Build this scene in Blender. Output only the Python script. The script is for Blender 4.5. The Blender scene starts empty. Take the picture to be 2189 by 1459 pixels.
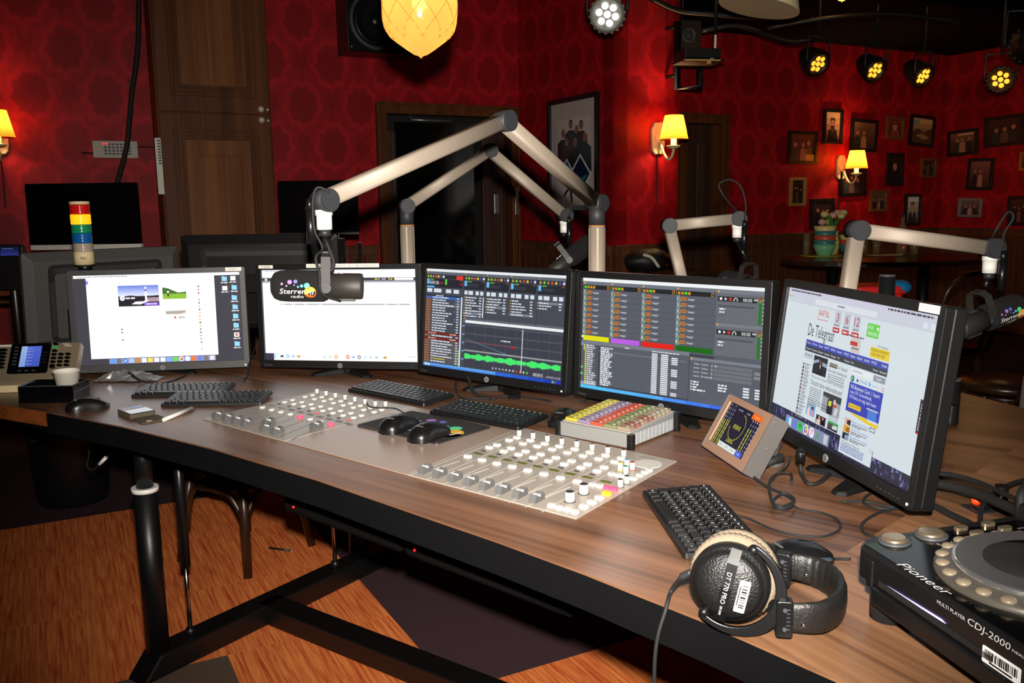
import bpy, bmesh, math, random
from mathutils import Matrix, Vector
random.seed(7)
R_ = math.radians
S = bpy.context.scene
COL = S.collection
# ---------------------------------------------------------------- camera
CAMZ = 1.28
FPX, PITCH, ROLL = 1876.16, R_(8.9154), R_(-0.8085)
_c, _s = math.cos(PITCH), math.sin(PITCH)
_fw = Vector((0, _c, -_s)); _up = Vector((0, _s, _c)); _rt = Vector((1, 0, 0))
_r2 = _rt*math.cos(ROLL) + _up*math.sin(ROLL)
_u2 = -_rt*math.sin(ROLL) + _up*math.cos(ROLL)
cd = bpy.data.cameras.new('camera'); cam = bpy.data.objects.new('camera', cd); COL.objects.link(cam)
cd.sensor_width = 36.0; cd.lens = FPX*36.0/2189.0; cd.clip_start = 0.05; cd.clip_end = 60
m = Matrix.Identity(4)
for i in range(3):
    m[i][0] = _r2[i]; m[i][1] = _u2[i]; m[i][2] = -_fw[i]
m[2][3] = CAMZ
cam.matrix_world = m
S.camera = cam
# ---------------------------------------------------------------- view, world, large lights
S.view_settings.view_transform = 'Standard'
try: S.view_settings.look = 'None'
except Exception: pass
S.view_settings.exposure = 0.0; S.view_settings.gamma = 1.0
S.view_settings.use_curve_mapping = False
w = bpy.data.worlds.new('world'); S.world = w; w.use_nodes = True
w.node_tree.nodes['Background'].inputs[0].default_value = (1.0, 0.72, 0.55, 1)
w.node_tree.nodes['Background'].inputs[1].default_value = 0.012
def lamp(name, kind, loc, energy, color=(1, 1, 1), radius=.05, aim=None, spot=None, blend=.5):
    d = bpy.data.lights.new(name, kind); d.energy = energy; d.color = color
    if kind in ('POINT', 'SPOT'): d.shadow_soft_size = radius
    if kind == 'SPOT':
        d.spot_size = R_(spot or 45); d.spot_blend = blend
    o = bpy.data.objects.new(name, d); COL.objects.link(o); o.location = loc
    if aim is not None:
        o.rotation_euler = (Vector(aim)-Vector(loc)).to_track_quat('-Z', 'Y').to_euler()
    return o
# the camera's own flash, a hand's breadth above the lens, lights most of what the photograph shows
lamp('camera_flash', 'SPOT', (0.015, 0.0, CAMZ+0.115), 470, (1.0, .94, .86), .022, aim=(.15, 4.0, CAMZ-.32), spot=86, blend=1.0)

def ray(px, py):
    x = (px-1094.5)/FPX; y = -(py-729.5)/FPX
    return _r2*x + _u2*y + _fw
CAMP = Vector((0, 0, CAMZ))
def at(px, py, Y):
    d = ray(px, py); return CAMP + d*(Y/d.y)
def atz(px, py, z):
    d = ray(px, py); return CAMP + d*((z-CAMZ)/d.z)
def hit(px, py, P, n):
    d = ray(px, py); return CAMP + d*((P-CAMP).dot(n)/d.dot(n))

# ---------------------------------------------------------------- materials
MATS = {}
def srgb(r, g, b):
    f = lambda c: (c/255/12.92) if c/255 <= .04045 else ((c/255+.055)/1.055)**2.4
    return (f(r), f(g), f(b), 1)
def newmat(name):
    m = bpy.data.materials.new(name); m.use_nodes = True
    nt = m.node_tree; b = nt.nodes['Principled BSDF']
    MATS[name] = m
    return m, nt, b
def mat(name, col, rough=.5, metal=0.0, noise=0.0, nscale=30, emit=None, estr=0, spec=.5, bump=0.0, bscale=200, coat=0.0, trans=0.0, alpha=1):
    if name in MATS: return MATS[name]
    m, nt, b = newmat(name)
    c = srgb(*col)
    b.inputs['Roughness'].default_value = rough; b.inputs['Metallic'].default_value = metal
    b.inputs['Specular IOR Level'].default_value = spec
    b.inputs['Coat Weight'].default_value = coat
    b.inputs['Transmission Weight'].default_value = trans
    tc = nt.nodes.new('ShaderNodeTexCoord')
    n = nt.nodes.new('ShaderNodeTexNoise'); n.inputs['Scale'].default_value = nscale; n.inputs['Detail'].default_value = 4
    nt.links.new(tc.outputs['Object'], n.inputs['Vector'])
    mx = nt.nodes.new('ShaderNodeMix'); mx.data_type = 'RGBA'
    k = noise if noise else .06
    mx.inputs[6].default_value = (c[0]*(1-k), c[1]*(1-k), c[2]*(1-k), 1)
    mx.inputs[7].default_value = (min(1, c[0]*(1+k)), min(1, c[1]*(1+k)), min(1, c[2]*(1+k)), 1)
    nt.links.new(n.outputs['Fac'], mx.inputs[0])
    nt.links.new(mx.outputs[2], b.inputs['Base Color'])
    if bump:
        n2 = nt.nodes.new('ShaderNodeTexNoise'); n2.inputs['Scale'].default_value = bscale; n2.inputs['Detail'].default_value = 3
        nt.links.new(tc.outputs['Object'], n2.inputs['Vector'])
        bp = nt.nodes.new('ShaderNodeBump'); bp.inputs['Strength'].default_value = bump; bp.inputs['Distance'].default_value = .002
        nt.links.new(n2.outputs['Fac'], bp.inputs['Height']); nt.links.new(bp.outputs[0], b.inputs['Normal'])
    if emit:
        b.inputs['Emission Color'].default_value = srgb(*emit); b.inputs['Emission Strength'].default_value = estr
    return m
def nodes_math(nt, op, a, b=None, c=None):
    n = nt.nodes.new('ShaderNodeMath'); n.operation = op
    for i, v in enumerate((a, b, c)):
        if v is None: continue
        if isinstance(v, (int, float)): n.inputs[i].default_value = v
        else: nt.links.new(v, n.inputs[i])
    return n.outputs[0]
def mixcol(nt, fac, a, b):
    n = nt.nodes.new('ShaderNodeMix'); n.data_type = 'RGBA'
    for i, v in ((0, fac), (6, a), (7, b)):
        if isinstance(v, (int, float, tuple)): n.inputs[i].default_value = v
        else: nt.links.new(v, n.inputs[i])
    return n.outputs[2]
def wood(name, dark, light, rough=.38, scale=1.0, axis=0, ang=0.0, spec=.5):
    """streaky veneer; the grain runs along local X turned by ang"""
    m, nt, b = newmat(name)
    tc = nt.nodes.new('ShaderNodeTexCoord'); mp = nt.nodes.new('ShaderNodeMapping')
    mp0 = nt.nodes.new('ShaderNodeMapping'); mp0.inputs['Rotation'].default_value = (0, 0, -ang)
    nt.links.new(tc.outputs['Object'], mp0.inputs['Vector'])
    sc = [26*scale]*3; sc[axis] = 1.1*scale
    mp.inputs['Scale'].default_value = sc
    nt.links.new(mp0.outputs[0], mp.inputs['Vector'])
    n1 = nt.nodes.new('ShaderNodeTexNoise'); n1.inputs['Scale'].default_value = 1; n1.inputs['Detail'].default_value = 7; n1.inputs['Distortion'].default_value = .6
    nt.links.new(mp.outputs[0], n1.inputs['Vector'])
    mp2 = nt.nodes.new('ShaderNodeMapping'); s2 = [150*scale]*3; s2[axis] = 3*scale; mp2.inputs['Scale'].default_value = s2
    nt.links.new(mp0.outputs[0], mp2.inputs['Vector'])
    n2 = nt.nodes.new('ShaderNodeTexNoise'); n2.inputs['Scale'].default_value = 1; n2.inputs['Detail'].default_value = 4
    nt.links.new(mp2.outputs[0], n2.inputs['Vector'])
    f = nodes_math(nt, 'MULTIPLY_ADD', n2.outputs['Fac'], .35, nodes_math(nt, 'MULTIPLY', n1.outputs['Fac'], .8))
    r = nt.nodes.new('ShaderNodeValToRGB'); r.color_ramp.elements[0].position = .36; r.color_ramp.elements[1].position = .7
    r.color_ramp.elements[0].color = srgb(*dark); r.color_ramp.elements[1].color = srgb(*light)
    nt.links.new(f, r.inputs[0]); nt.links.new(r.outputs[0], b.inputs['Base Color'])
    b.inputs['Roughness'].default_value = rough; b.inputs['Specular IOR Level'].default_value = spec
    return m
def damask():
    m, nt, b = newmat('red_damask')
    tc = nt.nodes.new('ShaderNodeTexCoord'); sx = nt.nodes.new('ShaderNodeSeparateXYZ')
    nz = nt.nodes.new('ShaderNodeTexNoise'); nz.inputs['Scale'].default_value = 16; nz.inputs['Detail'].default_value = 3
    nt.links.new(tc.outputs['Object'], nz.inputs['Vector'])
    va = nt.nodes.new('ShaderNodeVectorMath'); va.operation = 'MULTIPLY_ADD'; va.inputs[1].default_value = (.05, .05, .05)
    nt.links.new(nz.outputs['Color'], va.inputs[0]); nt.links.new(tc.outputs['Object'], va.inputs[2])
    nt.links.new(va.outputs[0], sx.inputs[0])
    M = lambda *a: nodes_math(nt, *a)
    PX, PZ = .43, .58
    def motif(ox, oz, a, bb, lob, k):
        x = M('MULTIPLY', M('SUBTRACT', M('FRACT', M('ADD', M('DIVIDE', sx.outputs[0], PX), ox)), .5), PX)
        z = M('MULTIPLY', M('SUBTRACT', M('FRACT', M('ADD', M('DIVIDE', sx.outputs[2], PZ), oz)), .5), PZ)
        xa = M('DIVIDE', x, a); za = M('DIVIDE', z, bb)
        d = M('SQRT', M('ADD', M('MULTIPLY', xa, xa), M('MULTIPLY', za, za)))
        an = M('ARCTAN2', xa, za)
        return M('MULTIPLY', d, M('ADD', 1.0, M('MULTIPLY', M('COSINE', M('MULTIPLY', an, lob)), k)))
    d1 = M('MINIMUM', motif(0, 0, .105, .135, 9, .07), motif(.5, .5, .105, .135, 9, .07))
    d2 = M('MINIMUM', motif(.5, 0, .05, .075, 5, .25), motif(0, .5, .05, .075, 5, .25))
    ring = nt.nodes.new('ShaderNodeValToRGB'); e = ring.color_ramp.elements
    e[0].position = 0; e[0].color = (.16, .16, .16, 1); e[1].position = 1.0; e[1].color = (.36, .36, .36, 1)
    for p, v in ((.40, .20), (.47, .34), (.53, .85), (.62, .75), (.70, .42), (.8, .5)):
        q = e.new(p); q.color = (v, v, v, 1)
    nt.links.new(M('MULTIPLY', d1, .5), ring.inputs[0])
    small = M('LESS_THAN', d2, 1.0)
    n3 = nt.nodes.new('ShaderNodeTexNoise'); n3.inputs['Scale'].default_value = 38; n3.inputs['Detail'].default_value = 2
    nt.links.new(tc.outputs['Object'], n3.inputs['Vector'])
    fac = M('MULTIPLY_ADD', M('SUBTRACT', n3.outputs['Fac'], .5), .5, M('SUBTRACT', ring.outputs[0], M('MULTIPLY', small, .22)))
    cl = nt.nodes.new('ShaderNodeClamp'); nt.links.new(fac, cl.inputs[0])
    col = mixcol(nt, cl.outputs[0], srgb(126, 6, 14), srgb(188, 20, 31))
    nt.links.new(col, b.inputs['Base Color'])
    b.inputs['Roughness'].default_value = .55; b.inputs['Specular IOR Level'].default_value = .25
    return m
damask()
wood('desk_wood', (62, 38, 26), (132, 92, 66), rough=.33, scale=.55)
wood('desk_wood_side', (70, 44, 28), (150, 108, 76), rough=.34, scale=.55)
wood('brown_wood', (70, 36, 14), (106, 60, 26), rough=.5, scale=.5, axis=2, spec=.2)
wood('brown_wood_panel', (92, 50, 20), (140, 86, 42), rough=.5, scale=.4, axis=2, spec=.2)
wood('wainscot_wood', (62, 32, 17), (104, 58, 32), rough=.5, scale=.6, axis=2)
wood('dark_door_wood', (44, 26, 17), (74, 46, 30), rough=.5, scale=.5, axis=2)
wood('chair_wood', (34, 20, 12), (60, 38, 22), rough=.3, scale=1.2, axis=2)
wood('orange_carpet', (182, 46, 28), (252, 150, 78), rough=.95, scale=4.3, axis=1, spec=.1)
mat('purple_carpet', (70, 50, 54), .95, noise=.35, nscale=220, spec=.1)
mat('grey_carpet', (98, 80, 68), .95, noise=.3, nscale=220, spec=.1)
mat('ceiling_black', (6, 5, 5), .9, noise=.3, spec=.1)
mat('black', (10, 10, 11), .45)
mat('black_matte', (13, 12, 12), .75)
mat('black_satin', (17, 17, 18), .32)
mat('black_gloss', (8, 8, 9), .12)
mat('black_metal', (12, 12, 13), .4, bump=.15, bscale=300)
mat('bezel_black', (16, 16, 17), .42, bump=.1, bscale=900)
mat('bezel_grey', (70, 70, 70), .42, bump=.1, bscale=900)
mat('grey_back', (72, 71, 69), .55, bump=.15, bscale=900)
mat('white_plastic', (236, 233, 226), .4)
mat('label_white', (238, 234, 222), .6)
mat('chrome', (200, 200, 200), .18, metal=1)
mat('silver', (178, 176, 172), .35, metal=.85)
mat('alu', (158, 144, 128), .55, metal=.2, noise=.05, nscale=60)
mat('joint_grey', (62, 63, 66), .5, bump=.1, bscale=500)
mat('arm_joint', (44, 45, 48), .55, bump=.1, bscale=500)
mat('joint_dark', (38, 38, 41), .45)
mat('cream', (226, 206, 160), .5)
mat('brass', (190, 150, 80), .3, metal=.8)
mat('rubber', (20, 20, 20), .7)

# ---------------------------------------------------------------- mesh helpers
def rrect(wd, ht, r, k=4):
    r = min(r, wd/2-1e-5, ht/2-1e-5); P = []
    for cx, cy, a0 in ((wd/2-r, ht/2-r, 0), (-wd/2+r, ht/2-r, 90), (-wd/2+r, -ht/2+r, 180), (wd/2-r, -ht/2+r, 270)):
        for i in range(k+1):
            a = R_(a0+90*i/k); P.append((cx+r*math.cos(a), cy+r*math.sin(a)))
    return P
def catmull(pts, k=8):
    P = [Vector(p) for p in pts]
    if len(P) < 3: return P
    Q = [P[0]*2-P[1]] + P + [P[-1]*2-P[-2]]; out = []
    for i in range(1, len(Q)-2):
        a, b, c, d = Q[i-1], Q[i], Q[i+1], Q[i+2]
        for j in range(k):
            t = j/k
            out.append(.5*((2*b)+(c-a)*t+(2*a-5*b+4*c-d)*t*t+(3*b-a-3*c+d)*t**3))
    out.append(P[-1]); return out
class MB:
    def __init__(s): s.v = []; s.f = []; s.m = []; s.sm = []
    def add(s, vs, fs, mat=0, M=None, smooth=False):
        o = len(s.v)
        s.v += [tuple(M @ Vector(v)) if M is not None else tuple(v) for v in vs]
        for f in fs:
            s.f.append([i+o for i in f]); s.m.append(mat); s.sm.append(smooth)
        return s
    def box(s, c, d, mat=0, M=None):
        x, y, z = c; a, b, e = d[0]/2, d[1]/2, d[2]/2
        vs = [(x+i*a, y+j*b, z+k*e) for i in (-1, 1) for j in (-1, 1) for k in (-1, 1)]
        return s.add(vs, [(0, 1, 3, 2), (4, 6, 7, 5), (0, 4, 5, 1), (2, 3, 7, 6), (0, 2, 6, 4), (1, 5, 7, 3)], mat, M)
    def prism(s, poly, z0, z1, mat=0, M=None, smooth=False, top=None):
        n = len(poly); tp = top or poly
        vs = [(p[0], p[1], z0) for p in poly] + [(p[0], p[1], z1) for p in tp]
        s.add(vs, [[i, (i+1) % n, n+(i+1) % n, n+i] for i in range(n)], mat, M, smooth)
        s.add(vs, [list(range(n))[::-1], list(range(n, 2*n))], mat, M, False); return s
    def rbox(s, c, wd, ht, z0, z1, r, mat=0, M=None, k=3, inset=0):
        P = [(c[0]+x, c[1]+y) for x, y in rrect(wd, ht, r, k)]
        T = [(c[0]+x, c[1]+y) for x, y in rrect(wd-2*inset, ht-2*inset, max(r-inset, .0003), k)] if inset else None
        return s.prism(P, z0, z1, mat, M, False, T)
    def cyl(s, p0, p1, r0, r1=None, n=16, mat=0, caps=True, M=None, smooth=True):
        r1 = r0 if r1 is None else r1
        p0, p1 = Vector(p0), Vector(p1); d = (p1-p0).normalized()
        a = d.orthogonal().normalized(); b = d.cross(a)
        vs = []
        for p, r in ((p0, r0), (p1, r1)):
            for i in range(n):
                t = 2*math.pi*i/n; vs.append(p+(a*math.cos(t)+b*math.sin(t))*r)
        s.add(vs, [[i, (i+1) % n, n+(i+1) % n, n+i] for i in range(n)], mat, M, smooth)
        if caps: s.add(vs, [list(range(n))[::-1], list(range(n, 2*n))], mat, M)
        return s
    def lathe(s, prof, n=24, mat=0, M=None, smooth=True):
        vs = []; fs = []
        for r, z in prof:
            for i in range(n):
                t = 2*math.pi*i/n; vs.append((r*math.cos(t), r*math.sin(t), z))
        for j in range(len(prof)-1):
            for i in range(n):
                fs.append([j*n+i, j*n+(i+1) % n, (j+1)*n+(i+1) % n, (j+1)*n+i])
        if prof[0][0] > 1e-6: s.add([vs[i] for i in range(n)], [list(range(n))[::-1]], mat, M)
        if prof[-1][0] > 1e-6: s.add(vs[-n:], [list(range(n))], mat, M)
        return s.add(vs, fs, mat, M, smooth)
    def tube(s, pts, r, n=8, mat=0, M=None, k=6, smooth_path=True, caps=True):
        P = catmull(pts, k) if smooth_path else [Vector(p) for p in pts]
        rr = r if isinstance(r, (list, tuple)) else None
        vs = []; fs = []; up = None
        for i, p in enumerate(P):
            d = (P[min(i+1, len(P)-1)]-P[max(i-1, 0)])
            if d.length < 1e-9: d = Vector((0, 0, 1))
            d.normalize()
            if up is None: up = d.orthogonal().normalized()
            up = (up-d*up.dot(d)); up = up.normalized() if up.length > 1e-6 else d.orthogonal().normalized()
            b = d.cross(up)
            rad = r if rr is None else rr[0]+(rr[1]-rr[0])*i/(len(P)-1)
            for j in range(n):
                t = 2*math.pi*j/n; vs.append(p+(up*math.cos(t)+b*math.sin(t))*rad)
        for i in range(len(P)-1):
            for j in range(n):
                fs.append([i*n+j, i*n+(j+1) % n, (i+1)*n+(j+1) % n, (i+1)*n+j])
        s.add(vs, fs, mat, M, True)
        if caps: s.add(vs, [list(range(n))[::-1], [len(vs)-n+i for i in range(n)]], mat, M)
        return s
    def sphere(s, c, r, nu=14, nv=8, mat=0, M=None, sc=(1, 1, 1)):
        vs = []; fs = []
        for j in range(nv+1):
            ph = math.pi*j/nv
            for i in range(nu):
                t = 2*math.pi*i/nu
                vs.append((c[0]+r*sc[0]*math.sin(ph)*math.cos(t), c[1]+r*sc[1]*math.sin(ph)*math.sin(t), c[2]+r*sc[2]*math.cos(ph)))
        for j in range(nv):
            for i in range(nu):
                fs.append([j*nu+i, (j+1)*nu+i, (j+1)*nu+(i+1) % nu, j*nu+(i+1) % nu])
        return s.add(vs, fs, mat, M, True)
    def ring(s, wo, ho, ro, wi, hi, ri, oc, z0, z1, mat=0, M=None, k=3):
        """flat frame in XY, hole centre shifted by oc"""
        A = rrect(wo, ho, ro, k); B = [(x+oc[0], y+oc[1]) for x, y in rrect(wi, hi, ri, k)]; n = len(A)
        vs = [(x, y, z) for z in (z0, z1) for L in (A, B) for x, y in L]
        fs = []
        for i in range(n):
            j = (i+1) % n
            fs += [[i, j, n+j, n+i][::-1], [2*n+i, 2*n+j, 3*n+j, 3*n+i], [i, j, 2*n+j, 2*n+i], [n+i, 3*n+i, 3*n+j, n+j]]
        return s.add(vs, fs, mat, M)
    def mesh(s, name, mats):
        me = bpy.data.meshes.new(name)
        me.from_pydata([tuple(v) for v in s.v], [], s.f)
        for mm in (mats if isinstance(mats, (list, tuple)) else [mats]):
            me.materials.append(MATS[mm] if isinstance(mm, str) else mm)
        me.polygons.foreach_set('material_index', s.m)
        me.polygons.foreach_set('use_smooth', s.sm)
        bm = bmesh.new(); bm.from_mesh(me)
        bmesh.ops.remove_doubles(bm, verts=bm.verts, dist=1e-6)
        bmesh.ops.recalc_face_normals(bm, faces=bm.faces)
        bm.to_mesh(me); bm.free(); me.update()
        return me
    def build(s, name, mats, parent=None, bevel=0, seg=2, M=None):
        return link(name, s.mesh(name, mats), parent, bevel, seg, M)
def link(name, me, parent=None, bevel=0, seg=2, M=None):
    o = bpy.data.objects.new(name, me); COL.objects.link(o)
    if parent is not None: o.parent = parent
    if M is not None: o.matrix_local = M if parent is not None else M
    if bevel:
        b = o.modifiers.new('bevel', 'BEVEL'); b.width = bevel; b.segments = seg; b.limit_method = 'ANGLE'; b.angle_limit = R_(35)
    return o
def tag(o, label=None, cat=None, group=None, kind=None):
    if label: o['label'] = label
    if cat: o['category'] = cat
    if group: o['group'] = group
    if kind: o['kind'] = kind
    return o
def thing(name, label, cat, M, group=None):
    o = bpy.data.objects.new(name, None); COL.objects.link(o); o.empty_display_size = .05
    o.matrix_world = M if isinstance(M, Matrix) else Matrix.Translation(Vector(M))
    return tag(o, label, cat, group)
def frame(o, x, z=(0, 0, 1)):
    """4x4 with local X along x (projected), local Z along z"""
    z = Vector(z).normalized(); x = Vector(x); x = (x-z*x.dot(z)).normalized(); y = z.cross(x)
    M = Matrix.Identity(4)
    for i in range(3): M[i][0] = x[i]; M[i][1] = y[i]; M[i][2] = z[i]; M[i][3] = o[i]
    return M
def yawm(o, deg): return Matrix.Translation(Vector(o)) @ Matrix.Rotation(R_(deg), 4, 'Z')
def T3(x, y, z): return Matrix.Translation((x, y, z))
def RX(d): return Matrix.Rotation(R_(d), 4, 'X')
def RY(d): return Matrix.Rotation(R_(d), 4, 'Y')
def RZ(d): return Matrix.Rotation(R_(d), 4, 'Z')
_tc = {}
def text_geo(t, bold=False):
    """flat triangles of a string in the built-in font, unit size"""
    if t in _tc: return _tc[t]
    cu = bpy.data.curves.new('t', 'FONT'); cu.body = t; cu.size = 1.0; cu.resolution_u = 2
    ob = bpy.data.objects.new('t', cu)
    me = ob.to_mesh()
    vs = [tuple(v.co) for v in me.vertices]; fs = [list(p.vertices) for p in me.polygons]
    ob.to_mesh_clear(); bpy.data.objects.remove(ob); bpy.data.curves.remove(cu)
    if vs:
        x0 = min(v[0] for v in vs); x1 = max(v[0] for v in vs)
    else: x0, x1 = 0, 1
    _tc[t] = (vs, fs, x0, x1); return _tc[t]
def text_mb(mb, t, x, y, size, z=0.0, mat=0, M=None, width=None, center=False, shear=0.0):
    vs, fs, x0, x1 = text_geo(t)
    sx = size if width is None else width/max(x1-x0, 1e-6)
    ox = x-(x1-x0)*sx/2 if center else x
    return mb.add([(ox+(v[0]-x0)*sx+shear*v[1]*size, y+v[1]*size, z) for v in vs], fs, mat, M)
DESK = 0.75
# ================================================================ the room
RA = 28.0
U = Vector((math.cos(R_(RA)), math.sin(R_(RA)), 0)); V = Vector((math.sin(R_(RA)), -math.cos(R_(RA)), 0))
ZC = 3.05
def hor(px): return ray(px, 435)          # horizontal bearing of an image column
def meet(px, P, d):
    """where the vertical plane of column px meets the line P + t d (plan)"""
    r = hor(px); t = (P.y*r.x-P.x*r.y)/(d.x*r.y-d.y*r.x)
    return Vector((P.x+d.x*t, P.y+d.y*t, 0))
def flat(v): return Vector((v.x, v.y, 0))
A0 = flat(at(808, 435, 6.75))                       # left jamb of the back doorway
AB = meet(1112, A0, U)
BC = meet(1310, AB, V)
CP = meet(1448, BC, U)
C0 = flat(at(1600, 435, 7.75))
CD = meet(2010, C0, U)
C1 = meet(1430, C0, U)
AL = A0-U*4.6
DE = CD+V*5.5
class Wall:
    def __init__(s, P, Q):
        s.P = P; s.d = (Q-P).normalized(); s.L = (Q-P).length
        s.n = Vector((s.d.y, -s.d.x, 0))            # towards the room
        s.M = frame(P, s.d)                         # local x along, y into the wall, z up
    def pt(s, px, py): return hit(px, py, s.P, s.n)
    def loc(s, px, py):
        h = s.pt(px, py); return ((h-s.P).dot(s.d), h.z)
WA = Wall(AL, AB); WB = Wall(AB, BC); WP = Wall(BC, CP); WC = Wall(C1, CD); WD = Wall(CD, DE)
def wallmesh(name, W, openings=()):
    mb = MB(); xs = 0.0
    for (x0, x1, zt) in openings:
        mb.box(((xs+x0)/2, .06, ZC/2), (x0-xs, .12, ZC)); mb.box(((x0+x1)/2, .06, (zt+ZC)/2), (x1-x0, .12, ZC-zt)); xs = x1
    mb.box(((xs+W.L)/2, .06, ZC/2), (W.L-xs, .12, ZC))
    o = mb.build(name, 'red_damask'); o.matrix_world = W.M; o['kind'] = 'structure'
    return o
d0 = WA.loc(826, 435)[0]; d1 = WA.loc(1092, 435)[0]
DTOP = WA.loc(826, 240)[1]
wall_a = wallmesh('wall_back', WA, [(d0, d1, DTOP)])
wall_b = wallmesh('wall_center', WB)
wall_p = wallmesh('wall_pillar', WP)
c0 = WC.loc(1458, 435)[0]; c1 = WC.loc(1536, 435)[0]; CTOP = WC.loc(1500, 262)[1]
wall_c = wallmesh('wall_rear', WC, [(c0, c1, CTOP)])
wall_d = wallmesh('wall_right', WD)
WS = Wall(CP, CP-V*1.6)                             # the pillar's hidden flank
wall_s = wallmesh('wall_flank', Wall(CP-V*1.6, CP))
wall_s.matrix_world = frame(CP, -V)
# ceiling and floor
mb = MB(); mb.box((0, 4.0, ZC+.05), (16, 15, .1)); c = mb.build('ceiling', 'ceiling_black'); c['kind'] = 'structure'
mb = MB(); mb.box((0, 4.0, -.06), (16, 15, .1)); floor = mb.build('floor', 'purple_carpet'); floor['kind'] = 'structure'
# the side of the room behind the photographer
for nm, P, Q in (('wall_left', AL+V*9.5, AL), ('wall_front', DE, AL+V*9.5)):
    W = Wall(P, Q); wallmesh(nm, W)
# carpet tiles, half a metre square, turned with the room
K = flat(atz(975, 1475, 0)); KN = -V
tile = {}
for nm, ml in (('orange', 'orange_carpet'), ('purple', 'purple_carpet'), ('grey', 'grey_carpet')):
    mb = MB(); mb.box((0, 0, .00425), (.4996, .4996, .0085)); tile[nm] = mb.mesh('carpet_tile', ml)
nt_ = 0
for i in range(-7, 9):
    for j in range(-4, 13):
        p = K+U*(.5*i+.25)+KN*(.5*j+.25)
        if p.y < .9 or abs(p.x/p.y) > .75 or p.y > 6.4: continue
        k = 'orange'
        if (i >= 0 and i < 3 and j >= 0) or j >= 4: k = 'purple'
        if i == -2 and j == 0: k = 'grey'
        if j >= 5 and i >= 3 and (i+j) % 3 != 0: k = 'orange'
        o = link('carpet_tile', tile[k], floor); nt_ += 1
        o.matrix_local = frame(p+Vector((0, 0, -.0095)), U)
# wainscot boards and dado rail
ZD = 0.96
bm_ = MB(); bm_.box((0, -.011, .44), (.094, .022, .88)); bm_.box((0.049, -.006, .44), (.008, .012, .88)); board_me = bm_.mesh('plank', 'wainscot_wood')
tn = 0
def wainscot(Wl, wobj, x0, x1):
    global tn
    n = max(1, int((x1-x0)/.102)); st = (x1-x0)/n
    for i in range(n):
        o = link('plank', board_me, wobj); o.matrix_local = T3(x0+st*(i+.5), 0, .04)
    tn += 1
    mb = MB(); mb.box(((x0+x1)/2, -.02, ZD-.02), (x1-x0, .04, .06)); mb.box(((x0+x1)/2, -.027, ZD+.015), (x1-x0, .054, .018)); mb.box(((x0+x1)/2, -.014, .05), (x1-x0, .028, .1))
    o = mb.build('trim_%d' % tn, 'wainscot_wood', None, .004); o.matrix_world = Wl.M; o['kind'] = 'structure'
wainscot(WA, wall_a, d0-1.0, d0-.09)
wainscot(WB, wall_b, .02, WB.L)
wainscot(WP, wall_p, 0, WP.L)
wainscot(WC, wall_c, c1+.08, WC.L)
wainscot(WD, wall_d, 0.03, 3.2)
# the dark doorway in the back wall
def door(nm, W, x0, x1, zt, fw, leafmat, glassy):
    D = bpy.data.objects.new(nm, None); COL.objects.link(D); D.matrix_world = W.M @ T3(x0, 0, 0); D['kind'] = 'structure'
    wd = x1-x0
    for s, cx in ((0, -fw/2+.01), (1, wd+fw/2-.01)):
        mb = MB(); mb.box((cx, .035, zt/2), (fw, .17, zt)); mb.box((cx+(-.5+s)*(fw*.55), -.055, zt/2), (fw*.28, .02, zt)); mb.build('door_jamb', 'brown_wood', D, .004)
    mb = MB(); mb.box((wd/2, .035, zt+fw/2-.01), (wd+2*fw-.02, .17, fw)); mb.box((wd/2, -.055, zt+fw*.85), (wd+2*fw, .02, fw*.28)); mb.build('door_head', 'brown_wood', D, .004)
    mb = MB(); mb.box((wd/2, .12, zt/2), (wd-.02, .045, zt-.01)); leaf = mb.build('door_leaf', leafmat, D)
    return D, leaf, wd
D1, leaf1, wd1 = door('door_1', WA, d0, d1, DTOP, .075, 'black_matte', True)
mat('door_glass', (8, 12, 11), .12, spec=.6)
mb = MB(); mb.box((wd1*.42, .088, DTOP*.52), (wd1*.62, .012, DTOP*.9)); mb.build('door_glass_pane', 'door_glass', D1)
for cx, wv in ((wd1*.885, wd1*.19), (wd1*.055, wd1*.1)):
    mb = MB(); mb.box((cx, .075, DTOP/2-.06), (wv, .045, DTOP-.14)); mb.box((cx+wv*.3, .047, DTOP/2-.06), (.018, .016, DTOP-.16)); mb.build('door_stile', 'dark_door_wood', D1, .004)
def wl(W, px, py, x0): a = W.loc(px, py); return a[0]-x0, a[1]
hx0, hz0 = wl(WA, 884, 255, d0); hx1, _ = wl(WA, 968, 255, d0)
mb = MB(); mb.tube([(hx0, .07, hz0+.05), (hx0, .04, hz0), (hx1, .04, hz0), (hx1, .07, hz0+.05)], .009, 6, smooth_path=False); mb.build('closer_bar', 'silver', D1)
px_, pz_ = wl(WA, 1087, 430, d0)
mb = MB(); mb.box((wd1+.03, -.058, pz_), (.045, .012, .22)); mb.box((wd1*.9, .045, pz_-.02), (.045, .012, .16)); mb.build('lock_plate', 'silver', D1, .003)
D2, leaf2, wd2 = door('door_2', WC, c0, c1, CTOP, .07, 'dark_door_wood', False)
for cx in (.3, .7):
    for z0, z1 in ((.15, .95), (1.05, CTOP-.15)):
        mb = MB(); mb.box((wd2*cx, .09, (z0+z1)/2), (wd2*.3, .03, z1-z0)); mb.build('door_panel', 'dark_door_wood', D2, .012)

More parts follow.
